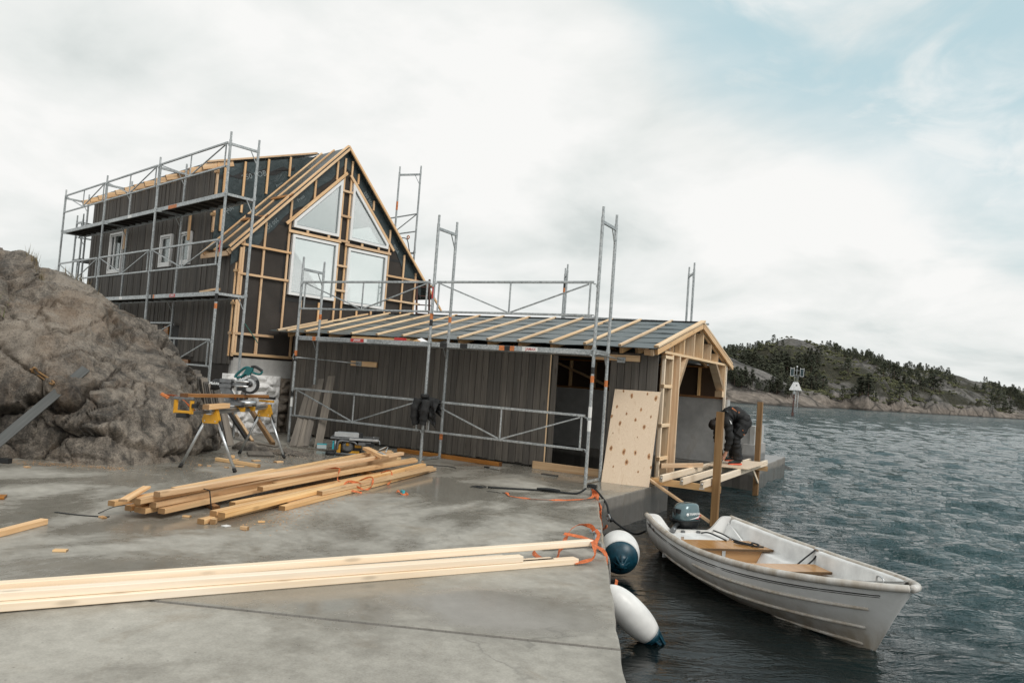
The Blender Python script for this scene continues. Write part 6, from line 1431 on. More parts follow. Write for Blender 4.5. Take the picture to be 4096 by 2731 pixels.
    t = beam('cyan_tool', (-5.47, 7.40, .025), (-5.40, 7.35, .03), .03, .04, MT['cyan']); tag(t, 'small cyan tool lying on the crumpled orange strap', 'tool')
    t = thing('trowel', 'small grey hand tool lying on the quay before the boathouse wall', 'tool', (-6.05, 10.59, 0)); beam('handle', (-6.22, 10.60, .015), (-6.10, 10.60, .015), .03, .022, MT['black'], t); beam('blade', (-6.10, 10.60, .02), (-5.93, 10.58, .02), .07, .03, MT['grey_rope'], t)
    tag(tube('bent_bar', [(-6.9, 9.95, .006), (-6.7, 10.1, .006), (-6.5, 10.12, .006), (-6.42, 10.05, .006)], .006, MT['rubber']), 'thin bent black bar on the quay between scaffold and timber pile', 'bar')
    tag(box('dark_offcut', (-5.25, 10.72, .001), (-4.98, 10.80, .02), MT['stain']), 'dark splinter of wood on the quay before the doorway', 'offcut')
_ropes()
def fender(label, p, d, L, r, tip):
    f = thing('fender', label, 'fender', p, group='fenders on the quay edge'); M = frame_at(Vector(p), d); n = 22
    prof = []
    for k in range(n+1):
        t = -1+2*k/n; prof.append((r*max(0., 1-abs(t)**2.3)**.52, t*L/2))
    cut = tip
    lathe('body', [q for q in prof if q[1] <= L/2-cut*.85]+[(np.interp(L/2-cut*.8, [q[1] for q in prof], [q[0] for q in prof]), L/2-cut*.8)], MT['fender'], f, M, 40)
    cap = lathe('end_cap', [(q[0]+.002, q[1]) for q in prof if q[1] >= L/2-cut*.85]+[(.03, L/2+.0), (.03, L/2+.07), (.015, L/2+.08)], MT['fender_blue'], f, M, 40)
    for k in range(8):
        a = k*math.pi/4; x = M @ Vector((.026*math.cos(a), .026*math.sin(a), L/2+.06)); y = M @ Vector((r*.5*math.cos(a), r*.5*math.sin(a), L/2-cut*.42)); beam('rib', x, y, .012, .02, MT['fender_blue'], cap, up=d)
    return f
fender('large round white fender with dark blue end hanging beside the boat stern', (-2.68, 7.42, -.215), (.42, -.86, -.22), .50, .205, .16)
fender('long white fender with dark blue tip hanging at the near quay edge', (-1.89, 5.58, -.245), (.32, .20, -.34), .58, .122, .10)

# ------------------------------------------------------------------ boat
def _boat():
    A = Vector((-2.44, 9.13)); Bw = Vector((-.035, 6.41)); d = (Bw-A).normalized(); L = (Bw-A).length
    FB = Matrix.Translation((A.x, A.y, WL)) @ Matrix.Rotation(math.atan2(d.y, d.x), 4, 'Z')      # x forward, y to port, z above the water
    b = thing('rowing_boat', 'white fibreglass rowing boat with brown seats moored beside the quay', 'boat', (L/2, 0, 0), FB)
    ss = [0, .25, .5, .7, .82, .9, .95, .98, 1.0]
    hb = lambda s: float(np.interp(s, [0, .12, .25, .4, .55, .68, .78, .86, .92, .96, .985, 1.0], [.55, .63, .69, .725, .70, .625, .52, .405, .285, .185, .10, .015]))
    sh = lambda s: .375+.05*(1-s)**3-.03*math.sin(s*math.pi)+.215*s**2.3
    kz = lambda s: -.13+.10*max(0, s-.55)**2*2
    def sec(s, off=0., bottom=None):
        """half section from gunwale (0) to keel (1): list of (x, y, z)"""
        out = []; B, H, K = hb(s), sh(s), kz(s); n = 26
        vee = max(0., min(1., (s-.55)/.45))
        for k in range(n+1):
            q = k/n; z = H+(K-H)*(math.sin(q*math.pi/2)**(1.15+.15*vee)); f = (H-z)/(H-K)
            y = B*((1-f**(2.6-1.65*vee))**(.62+.48*vee)) if f < 1 else 0.
            for c, w in ((.30, .0), (.55, .0), (.78, .0)):            # lapped strakes
                if s > .02: y += w*max(0., 1-abs(f-c)/.05)*min(1., y*6) if f <= c+.002 else -.0
            x = s*L-.40*f*max(0., (s-.5)/.5)**1.6*1.0
            out.append((x, y, z))
        return out
    st = [0, .03, .07, .12, .18, .25, .32, .4, .48, .56, .63, .70, .76, .81, .86, .90, .93, .955, .975, .99, 1.0]
    V = []; F = []; n = 27
    for s in st:
        h = sec(s); V += [(x, -y, z) for x, y, z in h]+[(x, y, z) for x, y, z in h[::-1][1:]]
    m = 2*n-1
    for i in range(len(st)-1):
        for j in range(m-1): F.append((i*m+j, (i+1)*m+j, (i+1)*m+j+1, i*m+j+1))
    # bow cap
    F.append(tuple(range((len(st)-1)*m, len(st)*m)))
    me = mesh_from(V, F, 'hull', True); bm = bmesh.new(); bm.from_mesh(me); bmesh.ops.recalc_face_normals(bm, faces=bm.faces[:]); bm.to_mesh(me); bm.free()
    hull = obj('hull', me, MT['gel'], b)
    # inner liner, with a side ledge
    V = []; F = []; fl = .03
    sl = [.03, .07, .12, .18, .25, .32, .4, .48, .56, .63, .70, .76, .81, .86, .90, .93, .955]
    def lin(s):
        B, H = hb(s)-.075, sh(s)+.004; B = max(B, .03); x = s*L-(.06 if s > .9 else 0); led = .135
        bz = fl+.10*max(0, s-.7)
        fr = lambda z: x-.40*max(0., min(1., (H-z)/(H-kz(s))))*max(0., (s-.5)/.5)**1.6
        def lim(P):
            S_ = sec(s); o = []
            for (_, y, z) in P: o.append((fr(z)-(.05 if s > .9 else 0), min(y, max(.004, float(np.interp(-z, [-q[2] for q in S_], [q[1] for q in S_]))-.02)) if z < H-.05 else y, z))
            return o
        return lim([(x, B+.05, H), (x, B+.012, H-.006), (x, B, H-.03), (x, B-.012, H-.17), (x, B-.03, H-.185), (x, max(.01, B-led*min(1, B*3)), H-.19), (x, max(.008, B-led*min(1, B*3)-.012), H-.205), (x, max(.006, B*.70-.03), bz+.03), (x, max(.004, B*.62-.03), bz), (x, 0, bz)])
    for s in sl:
        h = lin(s); V += [(x, -y, z) for x, y, z in h]+[(x, y, z) for x, y, z in h[::-1][1:]]
    m = 19
    for i in range(len(sl)-1):
        for j in range(m-1): F.append((i*m+j, i*m+j+1, (i+1)*m+j+1, (i+1)*m+j))
    F.append(tuple(range((len(sl)-1)*m, len(sl)*m)))
    me = mesh_from(V, F, 'liner', True); me.polygons.foreach_set('use_smooth', [True]*len(me.polygons)); obj('liner', me, MT['gel_in'], b)
    # rolled gunwale
    for sg in (-1, 1):
        tube('gunwale', [(s*L, sg*(hb(s)+.0), sh(s)-.004) for s in [0, .06, .12, .2, .3, .4, .5, .6, .7, .78, .85, .9, .94, .97, .99, 1.0]], .030, MT['gel'], b, 12, k=4)
        for z_, w_ in ((-.082, .0045), (-.098, .0025)): tube('pinstripe', [(s*L-.40*max(0., (s-.5)/.5)**1.6*(-z_/(sh(s)-kz(s))), sg*(np.interp(-z_/(sh(s)-kz(s)), [(sh(s)-q[2])/(sh(s)-kz(s)) for q in sec(s)], [q[1] for q in sec(s)])+.002), sh(s)+z_) for s in [.012, .06, .12, .2, .3, .4, .5, .6, .7, .78, .85, .9, .94, .97]], w_, MT['rubber'], b, 6, k=3)
        for fq, s0 in ((.315, .42), (.57, .14), (.80, .06)):      # moulded rubbing strakes
            P = []
            for s in np.linspace(s0, .955, 26):
                S_ = sec(float(s)); ff = [(sh(s)-q[2])/(sh(s)-kz(s)) for q in S_]; e = min(1, (s-s0)*14, (.96-s)*14)
                P.append((np.interp(fq, ff, [q[0] for q in S_]), sg*(np.interp(fq, ff, [q[1] for q in S_])+.010*e-.006), np.interp(fq, ff, [q[2] for q in S_])))
            tube('strake', P, .015, MT['gel'], b, 8, k=2)
    # transom with the dip for the engine
    n = 40; top = []; bot = []
    for k in range(n+1):
        y = -hb(0)+2*hb(0)*k/n; a = abs(y); dip = .175*(1-max(0., min(1., (a-.24)/.22))**2*(3-2*max(0., min(1., (a-.24)/.22)))); top.append((0, y, sh(0)+.012-dip)); f = (a/hb(0)); S_ = sec(0)
        bot.append((0, y, min(sh(0)-.02, np.interp(-a, [-q[1] for q in S_], [q[2] for q in S_]))-.0))
    V = []; F = []
    for x in (.0, .05):
        V += [(x, q[1]*(.985 if x == 0 else .96), q[2]) for q in top]+[(x, q[1]*.985, min(q[2], t[2]-.005)) for q, t in zip(bot, top)]
    N1 = n+1
    for k in range(n):
        F += [(k, k+1, N1+k+1, N1+k), (2*N1+k, 3*N1+k, 3*N1+k+1, 2*N1+k+1), (k, 2*N1+k, 2*N1+k+1, k+1)]
    me = mesh_from(V, F, 'transom', False); bm = bmesh.new(); bm.from_mesh(me); bmesh.ops.recalc_face_normals(bm, faces=bm.faces[:]); bm.to_mesh(me); bm.free(); obj('transom', me, MT['gel'], b)
    # stern well, seats
    W = MT['gel_in']
    prism('stern_well', [(.05, -.50, .235), (.05, .50, .235), (.46, .52, .225), (.46, -.52, .225)], (0, 0, -.02), W, b); box('well_front', (.44, -.52, .03), (.46, .52, .215), W, b)
    for y in (-.44, .44): prism('quarter_fillet', [(.05, y, .235), (.50, y, .23), (.05, y*1.12, .37)], (0, .02, 0), W, b)
    sw = MT['seat_wood']
    s1 = prism('rear_seat', [(.47, -.535, .22), (.47, .535, .22), (.90, .585, .22), (.90, -.585, .22)], (0, 0, .022), sw, b); prism('seat_edge', [(.901, -.585, .219), (.901, .585, .219), (.901, .585, .243), (.901, -.585, .243)], (.008, 0, 0), MT['post'], s1)
    box('locker_front', (.84, -.47, .03), (.862, .47, .218), MT['seat_wood'], b); l = box('locker_latch', (.866, -.02, .13), (.878, .02, .225), MT['steel'], b)
    for y in (-.3, .3): box('hinge', (.462, y-.02, .20), (.468, y+.02, .27), MT['steel'], b)
    s2 = prism('middle_seat', [(1.62, -.60, .245), (1.62, .60, .245), (1.92, .585, .245), (1.92, -.585, .245)], (0, 0, .022), sw, b); prism('seat_edge', [(1.921, -.585, .244), (1.921, .585, .244), (1.921, .585, .268), (1.921, -.585, .268)], (.008, 0, 0), MT['post'], s2)
    box('seat_support', (1.74, -.36, .03), (1.80, .36, .244), W, b)
    # fittings
    tube('bow_eye', [(L-.24, -.10, sh(.95)-.0), (L-.24, -.10, sh(.95)+.05), (L-.20, -.10, sh(.95)+.06), (L-.17, -.10, sh(.95)+.04), (L-.17, -.10, sh(.95))], .007, MT['steel'], b, 8)
    box('rowlock_socket', (1.52, .655, sh(.4)+.0), (1.60, .70, sh(.4)+.03), MT['steel'], b); ribbon('oar_strap', [(1.55, .65, sh(.4)+.01), (1.50, .56, .29), (1.46, .50, .21), (1.44, .50, .185), (1.52, .53, .20), (1.57, .62, .30), (1.58, .66, sh(.4))], .025, MT['cloth'], b, side=(1, 0, 0))
    tube('boat_line', [(.10, .12, .245), (.20, .16, .27), (.38, .20, .26), (.52, .22, .25)], .009, MT['black_rope'], b)
    tube('boat_line', [(.06, .30, .27), (.22, .34, .26), (.42, .34, .25), (.60, .36, .252), (.72, .44, .252), (.68, .30, .255), (.62, .26, .26), (.74, .32, .262), (.80, .42, .256), (.74, .50, .258), (.70, .44, .27), (.82, .40, .262), (.84, .50, .256)], .009, MT['black_rope'], b)
    tube('cleat', [(.36, -.50, .27), (.46, -.47, .28), (.56, -.47, .265)], .012, MT['cast'], b, 8)
    ch = tube('bow_chain', [(L-.36, 0, .10), (L-.37, 0, .02), (L-.45, -.03, -.10), (L-.6, -.06, -.4)], .012, MT['galv'], b, 8)
    for k in range(6): tube('chain_link', [(L-.36-.004*k, .0, .11-.03*k), (L-.345-.004*k, .012*(-1)**k, .095-.03*k), (L-.36-.004*k, 0, .08-.03*k), (L-.375-.004*k, -.012*(-1)**k, .095-.03*k), (L-.36-.004*k, 0, .11-.03*k)], .005, MT['steel'], ch, 6)
    pl = box('maker_plate', (.16, hb(.04)-.0, .26), (.27, hb(.04)+.004, .36), MT['white_label'], b)
    for k in range(4): box('plate_print', (.17, hb(.04)-.0025, .345-.02*k), (.26, hb(.04)-.0005, .355-.02*k), MT['fender_blue'], pl)
    # name on the near quarter
    def on_hull(s, z):
        S_ = sec(s); return Vector((s*L, -(np.interp(-z, [-q[2] for q in S_], [q[1] for q in S_])+.004), z))
    p0, p1 = on_hull(.05, sh(.05)-.075), on_hull(.12, sh(.12)-.08); t = p1-p0; nr = Vector((0, 0, 1)).cross(t)*-1
    nr = t.cross(Vector((0, 0, 1))).normalized()
    lettering('name_print', 'Jith', .085, MT['rubber'], b, surfM(on_hull(.055, sh(.05)-.075)+nr*.002, t, nr), .25, 0., .0005, .85); lettering('name_print', '385', .05, MT['rust_pole'], b, surfM(on_hull(.105, sh(.1)-.085)+nr*.002, t, nr), .1, .0005)
    # ---- outboard engine, turned hard over
    e = thing('outboard_engine', 'grey blue outboard engine clamped to the boat transom', 'outboard engine', (-.10, .02, .2), FB)
    ME = T(-.17, .03, .0) @ RZ(R(-68)); MEl = lambda p: (ME @ Vector(p))
    def ring(cx, lx, ly, z, n=28, pw=3.2):
        o = []
        for k in range(n):
            t = 2*math.pi*k/n; c, s_ = math.cos(t), math.sin(t); o.append((cx+lx*math.copysign(abs(c)**(2/pw), c), ly*math.copysign(abs(s_)**(2/pw), s_), z))
        return o
    cw = loft('cowl', [ring(-.015, .165, .118, .345), ring(-.016, .172, .124, .38), ring(-.016, .168, .121, .43), ring(-.02, .155, .112, .49), ring(-.028, .138, .100, .53), ring(-.035, .11, .082, .548), ring(-.04, .05, .04, .555)], MT['cowl'], e, ME)
    pan = loft('lower_pan', [ring(-.01, .10, .075, .19), ring(-.02, .14, .10, .25), ring(-.018, .165, .118, .30), ring(-.015, .172, .124, .335), ring(-.015, .172, .124, .346)], MT['black'], e, ME)
    loft('cowl_seal', [ring(-.015, .178, .129, .338), ring(-.015, .178, .129, .352)], MT['rubber'], e, ME)
    pb = prism('starter_recess', [MEl((.150, -.055, .43)), MEl((.150, .055, .43)), MEl((.142, .055, .485)), MEl((.142, -.055, .485))], ME.to_3x3() @ Vector((.012, 0, .002)), MT['black'], e); tube('starter_handle', [MEl((.170, -.01, .49)), MEl((.178, -.01, .455)), MEl((.172, -.01, .41))], .012, MT['rubber'], e, 8)
    tube('tiller', [MEl((.10, .02, .31)), MEl((.22, .06, .30)), MEl((.33, .12, .27))], .022, MT['black'], e, 10, rr=lambda t: .02+.012*t); lathe('throttle_grip', [(.0, 0), (.03, 0), (.034, .05), (.03, .09), (.0, .09)], MT['cast'], e, frame_at(MEl((.30, .11, .28)), ME.to_3x3() @ Vector((.8, .5, -.2))), 14)
    tube('shift_lever', [MEl((.16, -.06, .32)), MEl((.20, -.06, .36)), MEl((.20, -.06, .40))], .011, MT['rubber'], e, 8)
    tube('fuel_hose', [MEl((.15, -.09, .30)), MEl((.22, -.08, .24)), MEl((.21, .0, .20)), MEl((.15, .04, .19))], .008, MT['rubber'], e, 8)
    for y in (-.10, .10): box('clamp_bracket', (-.07, y-.02, .13), (.08, y+.02, .26), MT['cast'], e); tube('clamp_screw', [(.05, y, .20), (.13, y, .20)], .012, MT['steel'], e, 8, smooth=False)
    tube('clamp_rod', [(-.02, -.17, .21), (-.02, .17, .21)], .014, MT['steel'], e, 8, smooth=False)
    tube('drive_leg', [MEl((-.03, 0, .20)), MEl((-.03, 0, -.25))], .05, MT['cast'], e, 12, smooth=False)
    y0 = .1265
    nY = ME.to_3x3() @ Vector((0, 1, -.05)); xY = ME.to_3x3() @ Vector((-1, 0, 0))
    lettering('cowl_print', 'YAMAHA', .043, MT['white_ink'], cw, surfM(MEl((-.03, .1235, .435)), xY, nY), 0., .0006, .0016, 1.05)
    lathe('cowl_emblem', [(.0, 0), (.019, 0), (.019, .003), (.0, .003)], MT['white_ink'], cw, surfM(MEl((.085, .116, .432)), xY, ME.to_3x3() @ Vector((.25, 1, 0))), 20)
    for q, mt in (([(.06, .372), (-.04, .392), (-.06, .382)], 'white_ink'), ([(-.01, .385), (-.12, .412), (-.09, .382)], 'white_ink'), ([(-.05, .378), (-.13, .425), (-.145, .42), (-.09, .372)], 'red_label')): prism('cowl_stripe', [MEl((x, y0-.0005, z)) for x, z in q], ME.to_3x3() @ Vector((0, .002, 0)), MT[mt], cw)
    return b
_boat()

# ------------------------------------------------------------------ jetty under construction
def _jetty():
    j = thing('jetty', 'unfinished timber jetty frame beside the boathouse gable over the water', 'jetty', (-2.9, 13.2, WL))
    for x, y, top in ((-2.60, 11.10, 1.21), (-2.84, 15.40, 1.37)): p = box('post', (x-.05, y-.05, -1.6), (x+.05, y+.05, top), MT['post'], j, ch=.006)
    wp = MT['white_pine']
    box('cross_beam', (-3.60, 11.155, .03), (-2.55, 11.20, .128), MT['orange'], j); box('cross_beam', (-3.60, 15.30, .035), (-2.62, 15.345, .130), MT['orange'], j)
    lb = box('timber_label', (-2.86, 11.1525, .05), (-2.78, 11.1547, .065), MT['white_label'], j)
    for x, y0, y1 in ((-3.31, 10.72, 15.5), (-3.0, 10.70, 15.5), (-2.69, 10.62, 15.55)): jo = box('joist', (x-.024, y0, .132), (x+.024, y1, .232), wp, j); tube('bolt', [(x+.006, y0-.012, .19), (x+.006, y0+.01, .19)], .012, MT['steel'], jo, 8, smooth=False)
    beam('brace', (-3.62, 11.10, .11), (-2.66, 11.12, -.40), .036, .073, MT['batten'], j, up=(0, 1, 0)); beam('brace', (-3.0, 15.42, .05), (-2.88, 15.28, -.30), .036, .06, MT['batten'], j) if 0 else beam('brace', (-2.76, 14.55, .12), (-2.80, 15.36, -.20), .03, .06, wp, j)
    box('wall_ledger', (-3.60, 11.25, .01), (-3.555, 11.9, .12), MT['orange'], j)
    s = prism('plywood_sheet', [(-3.22, 12.95, .236), (-2.56, 13.08, .236), (-2.53, 14.80, .236), (-3.20, 14.65, .236)], (0, 0, .014), MT['ply']); tag(s, 'thin plywood sheet laid on the jetty joists under the worker', 'plywood')
_jetty()

# ------------------------------------------------------------------ worker bent over on the jetty
def skin_mesh(nodes, edges, sub=2):
    """nodes: name -> (co, rx, ry)"""
    nm = list(nodes); idx = {k: i for i, k in enumerate(nm)}
    me = bpy.data.meshes.new('sk'); me.from_pydata([nodes[k][0] for k in nm], [(idx[a], idx[b]) for a, b in edges], []); me.update()
    o = bpy.data.objects.new('sk', me); COL.objects.link(o)
    m = o.modifiers.new('s', 'SKIN'); m.use_smooth_shade = True
    for k in nm:
        v = me.skin_vertices[0].data[idx[k]]; r = nodes[k][1]; v.radius = (r, nodes[k][2] if len(nodes[k]) > 2 else r)
    me.skin_vertices[0].data[0].use_root = True
    s = o.modifiers.new('sub', 'SUBSURF'); s.levels = sub; s.render_levels = sub
    dg = bpy.context.evaluated_depsgraph_get(); out = bpy.data.meshes.new_from_object(o.evaluated_get(dg)); bpy.data.objects.remove(o)
    out.polygons.foreach_set('use_smooth', [True]*len(out.polygons)); return out
def _person():
    F0 = Vector((-2.90, 13.58, .252)); rt = Vector((.8746, .4848, 0)); fw = Vector((-.4848, .8746, 0)); cr, sr = math.cos(R(4.12)), math.sin(R(4.12)); k = .00099
    def P(px, py, w):
        dx, dy = (px-800)*k, (py-1128)*k
        return F0+rt*(dx*cr+dy*sr)+fw*(w+.05)+Vector((0, 0, -(-dx*sr+dy*cr)))
    J = {'pelvis': (985, 345, 0), 'spine': (905, 255, 0), 'chest': (775, 245, 0), 'uchest': (675, 305, 0), 'neck': (600, 375, 0), 'skull': (540, 410, 0), 'head': (490, 425, 0), 'crown': (440, 440, 0),
         'hipN': (1000, 400, -.10), 'kneeN': (815, 655, -.13), 'shinN': (835, 840, -.12), 'ankN': (855, 1040, -.10), 'ballN': (745, 1092, -.10), 'toeN': (702, 1103, -.10),
         'hipF': (985, 400, .10), 'kneeF': (800, 650, .14), 'shinF': (840, 840, .16), 'ankF': (875, 1010, .17), 'ballF': (760, 1062, .18), 'toeF': (705, 1070, .18),
         'shN': (665, 375, -.19), 'elN': (690, 640, -.22), 'wrN': (648, 890, -.14), 'haN': (622, 965, -.12),
         'shF': (625, 385, .19), 'elF': (580, 640, .20), 'wrF': (565, 835, .10), 'haF': (570, 905, .05)}
    C = {n: P(*v) for n, v in J.items()}
    rb = {'pelvis': .10, 'spine': .095, 'chest': .11, 'uchest': .095, 'neck': .058, 'skull': .075, 'head': .098, 'crown': .07, 'hip': .075, 'knee': .06, 'shin': .052, 'ank': .040, 'ball': .040, 'toe': .028, 'sh': .062, 'el': .044, 'wr': .028, 'ha': .032}
    rad = lambda n: rb.get(n, rb.get(n[:-1]))
    E = [('pelvis', 'spine'), ('spine', 'chest'), ('chest', 'uchest'), ('uchest', 'neck'), ('neck', 'skull'), ('skull', 'head'), ('head', 'crown')]
    for s in 'NF': E += [('pelvis', 'hip'+s), ('hip'+s, 'knee'+s), ('knee'+s, 'shin'+s), ('shin'+s, 'ank'+s), ('ank'+s, 'ball'+s), ('ball'+s, 'toe'+s), ('uchest', 'sh'+s), ('sh'+s, 'el'+s), ('el'+s, 'wr'+s), ('wr'+s, 'ha'+s)]
    nodes = {n: (C[n], rad(n)) for n in J}
    for s, w0 in (('N', -.12), ('F', .05)):          # curled fingers and thumb
        base = J['ha'+s]
        for q, (dx, l1, l2) in enumerate(((-26, 40, 32), (-10, 46, 36), (6, 44, 34), (20, 36, 28))):
            a = (base[0]+dx-4, base[1]+l1, w0+(q-1.5)*.012); b2 = (a[0]-12, a[1]+l2, w0+(q-1.5)*.010+.01)
            nodes['f%s%da' % (s, q)] = (P(*a), .0095); nodes['f%s%db' % (s, q)] = (P(*b2), .0075); E += [('ha'+s, 'f%s%da' % (s, q)), ('f%s%da' % (s, q), 'f%s%db' % (s, q))]
        t1 = (base[0]-34, base[1]+14, w0+.03); t2 = (base[0]-44, base[1]+48, w0+.035); nodes['t%s1' % s] = (P(*t1), .011); nodes['t%s2' % s] = (P(*t2), .009); E += [('ha'+s, 't%s1' % s), ('t%s1' % s, 't%s2' % s)]
    # nose and ear hints on the down-turned face
    nodes['nose'] = (P(480, 525, 0), .018); E.append(('head', 'nose'))
    p = thing('person', 'worker in black jacket and trousers bent over with a drill on the jetty', 'person', F0)
    body = obj('body', skin_mesh(nodes, E), MT['skin'], p)
    # jacket and trousers follow the same pose with some slack and folds
    def oval(nm, stations, mat, par, n=26, seed=0., amp=.012):
        """stations: (point, lateral radius, thickness radius); lateral axis is the shoulder line"""
        P_ = [Vector(q[0]) for q in stations]; k_ = 7; pts = smooth_path(P_, k_); ts = np.linspace(0, len(P_)-1, len(pts)); ra = np.interp(ts, range(len(P_)), [q[1] for q in stations]); rb_ = np.interp(ts, range(len(P_)), [q[2] for q in stations]); V = []
        c0 = sum(pts, Vector())/len(pts)
        for a_, q in enumerate(pts):
            d_ = (pts[min(a_+1, len(pts)-1)]-pts[max(a_-1, 0)]).normalized(); lat = (fw-d_*fw.dot(d_)).normalized(); th_ = d_.cross(lat)
            for b_ in range(n):
                t_ = 2*math.pi*b_/n; u_ = lat*(math.cos(t_)*ra[a_])+th_*(math.sin(t_)*rb_[a_]); w_ = q+u_
                f_ = amp*(fb(w_*9+Vector((seed, 0, 0)), 3)+.7*math.sin(a_*1.1+2.5*fb(w_*6, 2)+2*math.cos(t_))); V.append(q+u_*(1+f_/max(.04, ra[a_]))-c0)
        m_ = len(pts); F = [(a_*n+b_, a_*n+(b_+1) % n, (a_+1)*n+(b_+1) % n, (a_+1)*n+b_) for a_ in range(m_-1) for b_ in range(n)]+[tuple(range(n-1, -1, -1)), tuple(range((m_-1)*n, m_*n))]
        me_ = mesh_from(V, F, nm, True); bm = bmesh.new(); bm.from_mesh(me_); bmesh.ops.recalc_face_normals(bm, faces=bm.faces[:]); bm.to_mesh(me_); bm.free(); return obj(nm, me_, mat, par, T(*c0))
    CL = MT['cloth']
    jk = oval('jacket', [(P(1000, 372, 0), .165, .115), (P(950, 285, 0), .178, .125), (P(860, 232, 0), .185, .128), (P(770, 240, 0), .195, .132), (P(690, 285, 0), .200, .120), (P(635, 340, 0), .150, .095), (P(598, 378, 0), .075, .070)], CL, p)
    for s in 'NF':
        a_, e_, w_ = C['sh'+s], C['el'+s], C['wr'+s]; oval('sleeve', [(a_.lerp(C['uchest'], .45), .085, .085), (a_, .088, .085), (a_.lerp(e_, .5), .078, .074), (e_, .068, .066), (e_.lerp(w_, .5), .062, .060), (e_.lerp(w_, .94), .050, .048)], CL, jk, 20, 3., .010)
    tp = oval('trousers', [(P(930, 300, 0), .150, .105), (P(985, 335, 0), .178, .135), (P(1010, 400, 0), .178, .125), (P(985, 450, 0), .150, .085), (P(950, 480, 0), .08, .04)], CL, p)
    for s in 'NF':
        h_, k2, n_, a_ = C['hip'+s], C['knee'+s], C['shin'+s], C['ank'+s]; oval('trouser_leg', [(h_+Vector((0, 0, .03)), .105, .120), (h_.lerp(k2, .35), .105, .115), (h_.lerp(k2, .75), .092, .095), (k2, .085, .088), (k2.lerp(n_, .5), .080, .078), (n_, .076, .076), (a_+Vector((0, 0, .03)), .074, .078), (a_-Vector((0, 0, .015)), .078, .085)], CL, tp, 22, 5., .012)
    pk = P(880, 545, -.235); beam('thigh_pocket', P(930, 470, -.215), P(850, 600, -.225), .03, .14, MT['cloth'], tp, up=fw.cross(Vector((1, 0, 0)))); beam('pocket_tab', P(905, 510, -.245), P(918, 520, -.245), .01, .012, MT['spray_orange'], tp); beam('pocket_tab', P(925, 588, -.235), P(945, 592, -.235), .01, .012, MT['spray_orange'], tp)
    # shoes
    for s, w0 in (('N', -.10), ('F', .18)):
        dy = 0 if s == 'N' else -34; dx = 0 if s == 'N' else 18
        def ringS(px, py, a, bb): return [P(px+dx, py+dy, w0)+fw*(a*math.cos(t))+Vector((0, 0, bb*math.sin(t))) for t in [q*2*math.pi/14 for q in range(14)]]
        sh_ = loft('shoe', [ringS(915, 1066, .02, .03), ringS(905, 1062, .036, .045), ringS(870, 1050, .040, .060), ringS(820, 1066, .043, .045), ringS(760, 1082, .046, .032), ringS(715, 1092, .040, .024), ringS(692, 1098, .020, .014)], MT['shoe'], p)
        loft('sole', [[P(px+dx, 1116+dy, w0)+fw*(a*c_)+Vector((0, 0, z_)) for c_, z_ in ((-1, -.012), (1, -.012), (1, .012), (-1, .012))] for px, a in ((925, .030), (900, .040), (820, .042), (745, .048), (705, .040), (688, .018))], MT['shoe_sole'], sh_)
    # hair, ear defenders
    hv = []; hf = []; hc = P(470, 428, 0)
    for i in range(13):
        for j2 in range(20):
            th = i/12*math.pi; ph = j2/20*2*math.pi; dv = Vector((math.sin(th)*math.cos(ph), math.sin(th)*math.sin(ph), math.cos(th))); rr = .094*(1+.22*noise.noise(dv*4.5)+.12*noise.noise(dv*11)); hv.append(dv*rr)
    hf = [(i*20+j2, i*20+(j2+1) % 20, i*20+20+(j2+1) % 20, i*20+20+j2) for i in range(12) for j2 in range(20)]
    obj('hair', mesh_from(hv, hf, 'hair', True), MT['hair'], p, T(*hc))
    lathe('ear_defender', [(.0, 0), (.036, 0), (.040, .015), (.036, .03), (.0, .034)], MT['hiviz'], p, frame_at(P(565, 415, -.085), -fw), 18); tube('ear_band', [P(570, 400, -.10), P(520, 330, -.07), P(500, 315, 0), P(520, 330, .07), P(570, 400, .10)], .010, MT['black'], p)
    # print on the back
    ax = (P(860, 215, 0)-P(640, 320, 0)).normalized(); nb = Vector((0, 0, 1))*.55-fw*.85
    surf = lambda px, py, o_=.0: P(px, py, -.115)+nb*(.052+o_)
    lettering('back_print', 'SKANDIK', .036, MT['spray_orange'], jk, surfM(surf(815, 200), rt*.8+fw*.3+Vector((0, 0, -.9)), nb), 0., .001, .004)
    for q in range(6):
        lettering
        tube('back_line', [surf(650+14*q, 205+8*q-6*q*(q % 2)), surf(690+12*q, 240+6*q), surf(735+5*q, 285-4*q), surf(760+4*q, 270-8*q)], .0022, MT['grey_ink'], jk, 5)
    prism('reflective_patch', [P(668, 330, -.282), P(690, 350, -.285), P(712, 398, -.288), P(690, 398, -.288)], -fw*.006, MT['white_ink'], jk)
    # drill driver in the hands
    dr = thing('cordless_drill', 'small black and green cordless drill held in the hands of the worker', 'drill', P(600, 1000, 0))
    g_ = P(580, 930, -.02); tube('grip', [P(560, 880, -.01), P(590, 945, -.02)], .022, MT['black'], dr, 10, smooth=False); tube('motor', [P(585, 870, -.03), P(600, 985, -.03)], .030, MT['black'], dr, 12, smooth=False); tube('chuck', [P(600, 985, -.03), P(604, 1035, -.03)], .018, MT['cast'], dr, 10, smooth=False); tube('bit', [P(604, 1035, -.03), P(606, 1110, -.03)], .004, MT['steel'], dr, 6, smooth=False)
    gl = tube('power_tool', [P(630, 1060, .12), P(690, 1030, .16), P(750, 1050, .22)], .035, MT['green_cord'], None, 10); tag(gl, 'green power tool lying on the plywood beyond the shoes of the worker', 'tool')
_person()

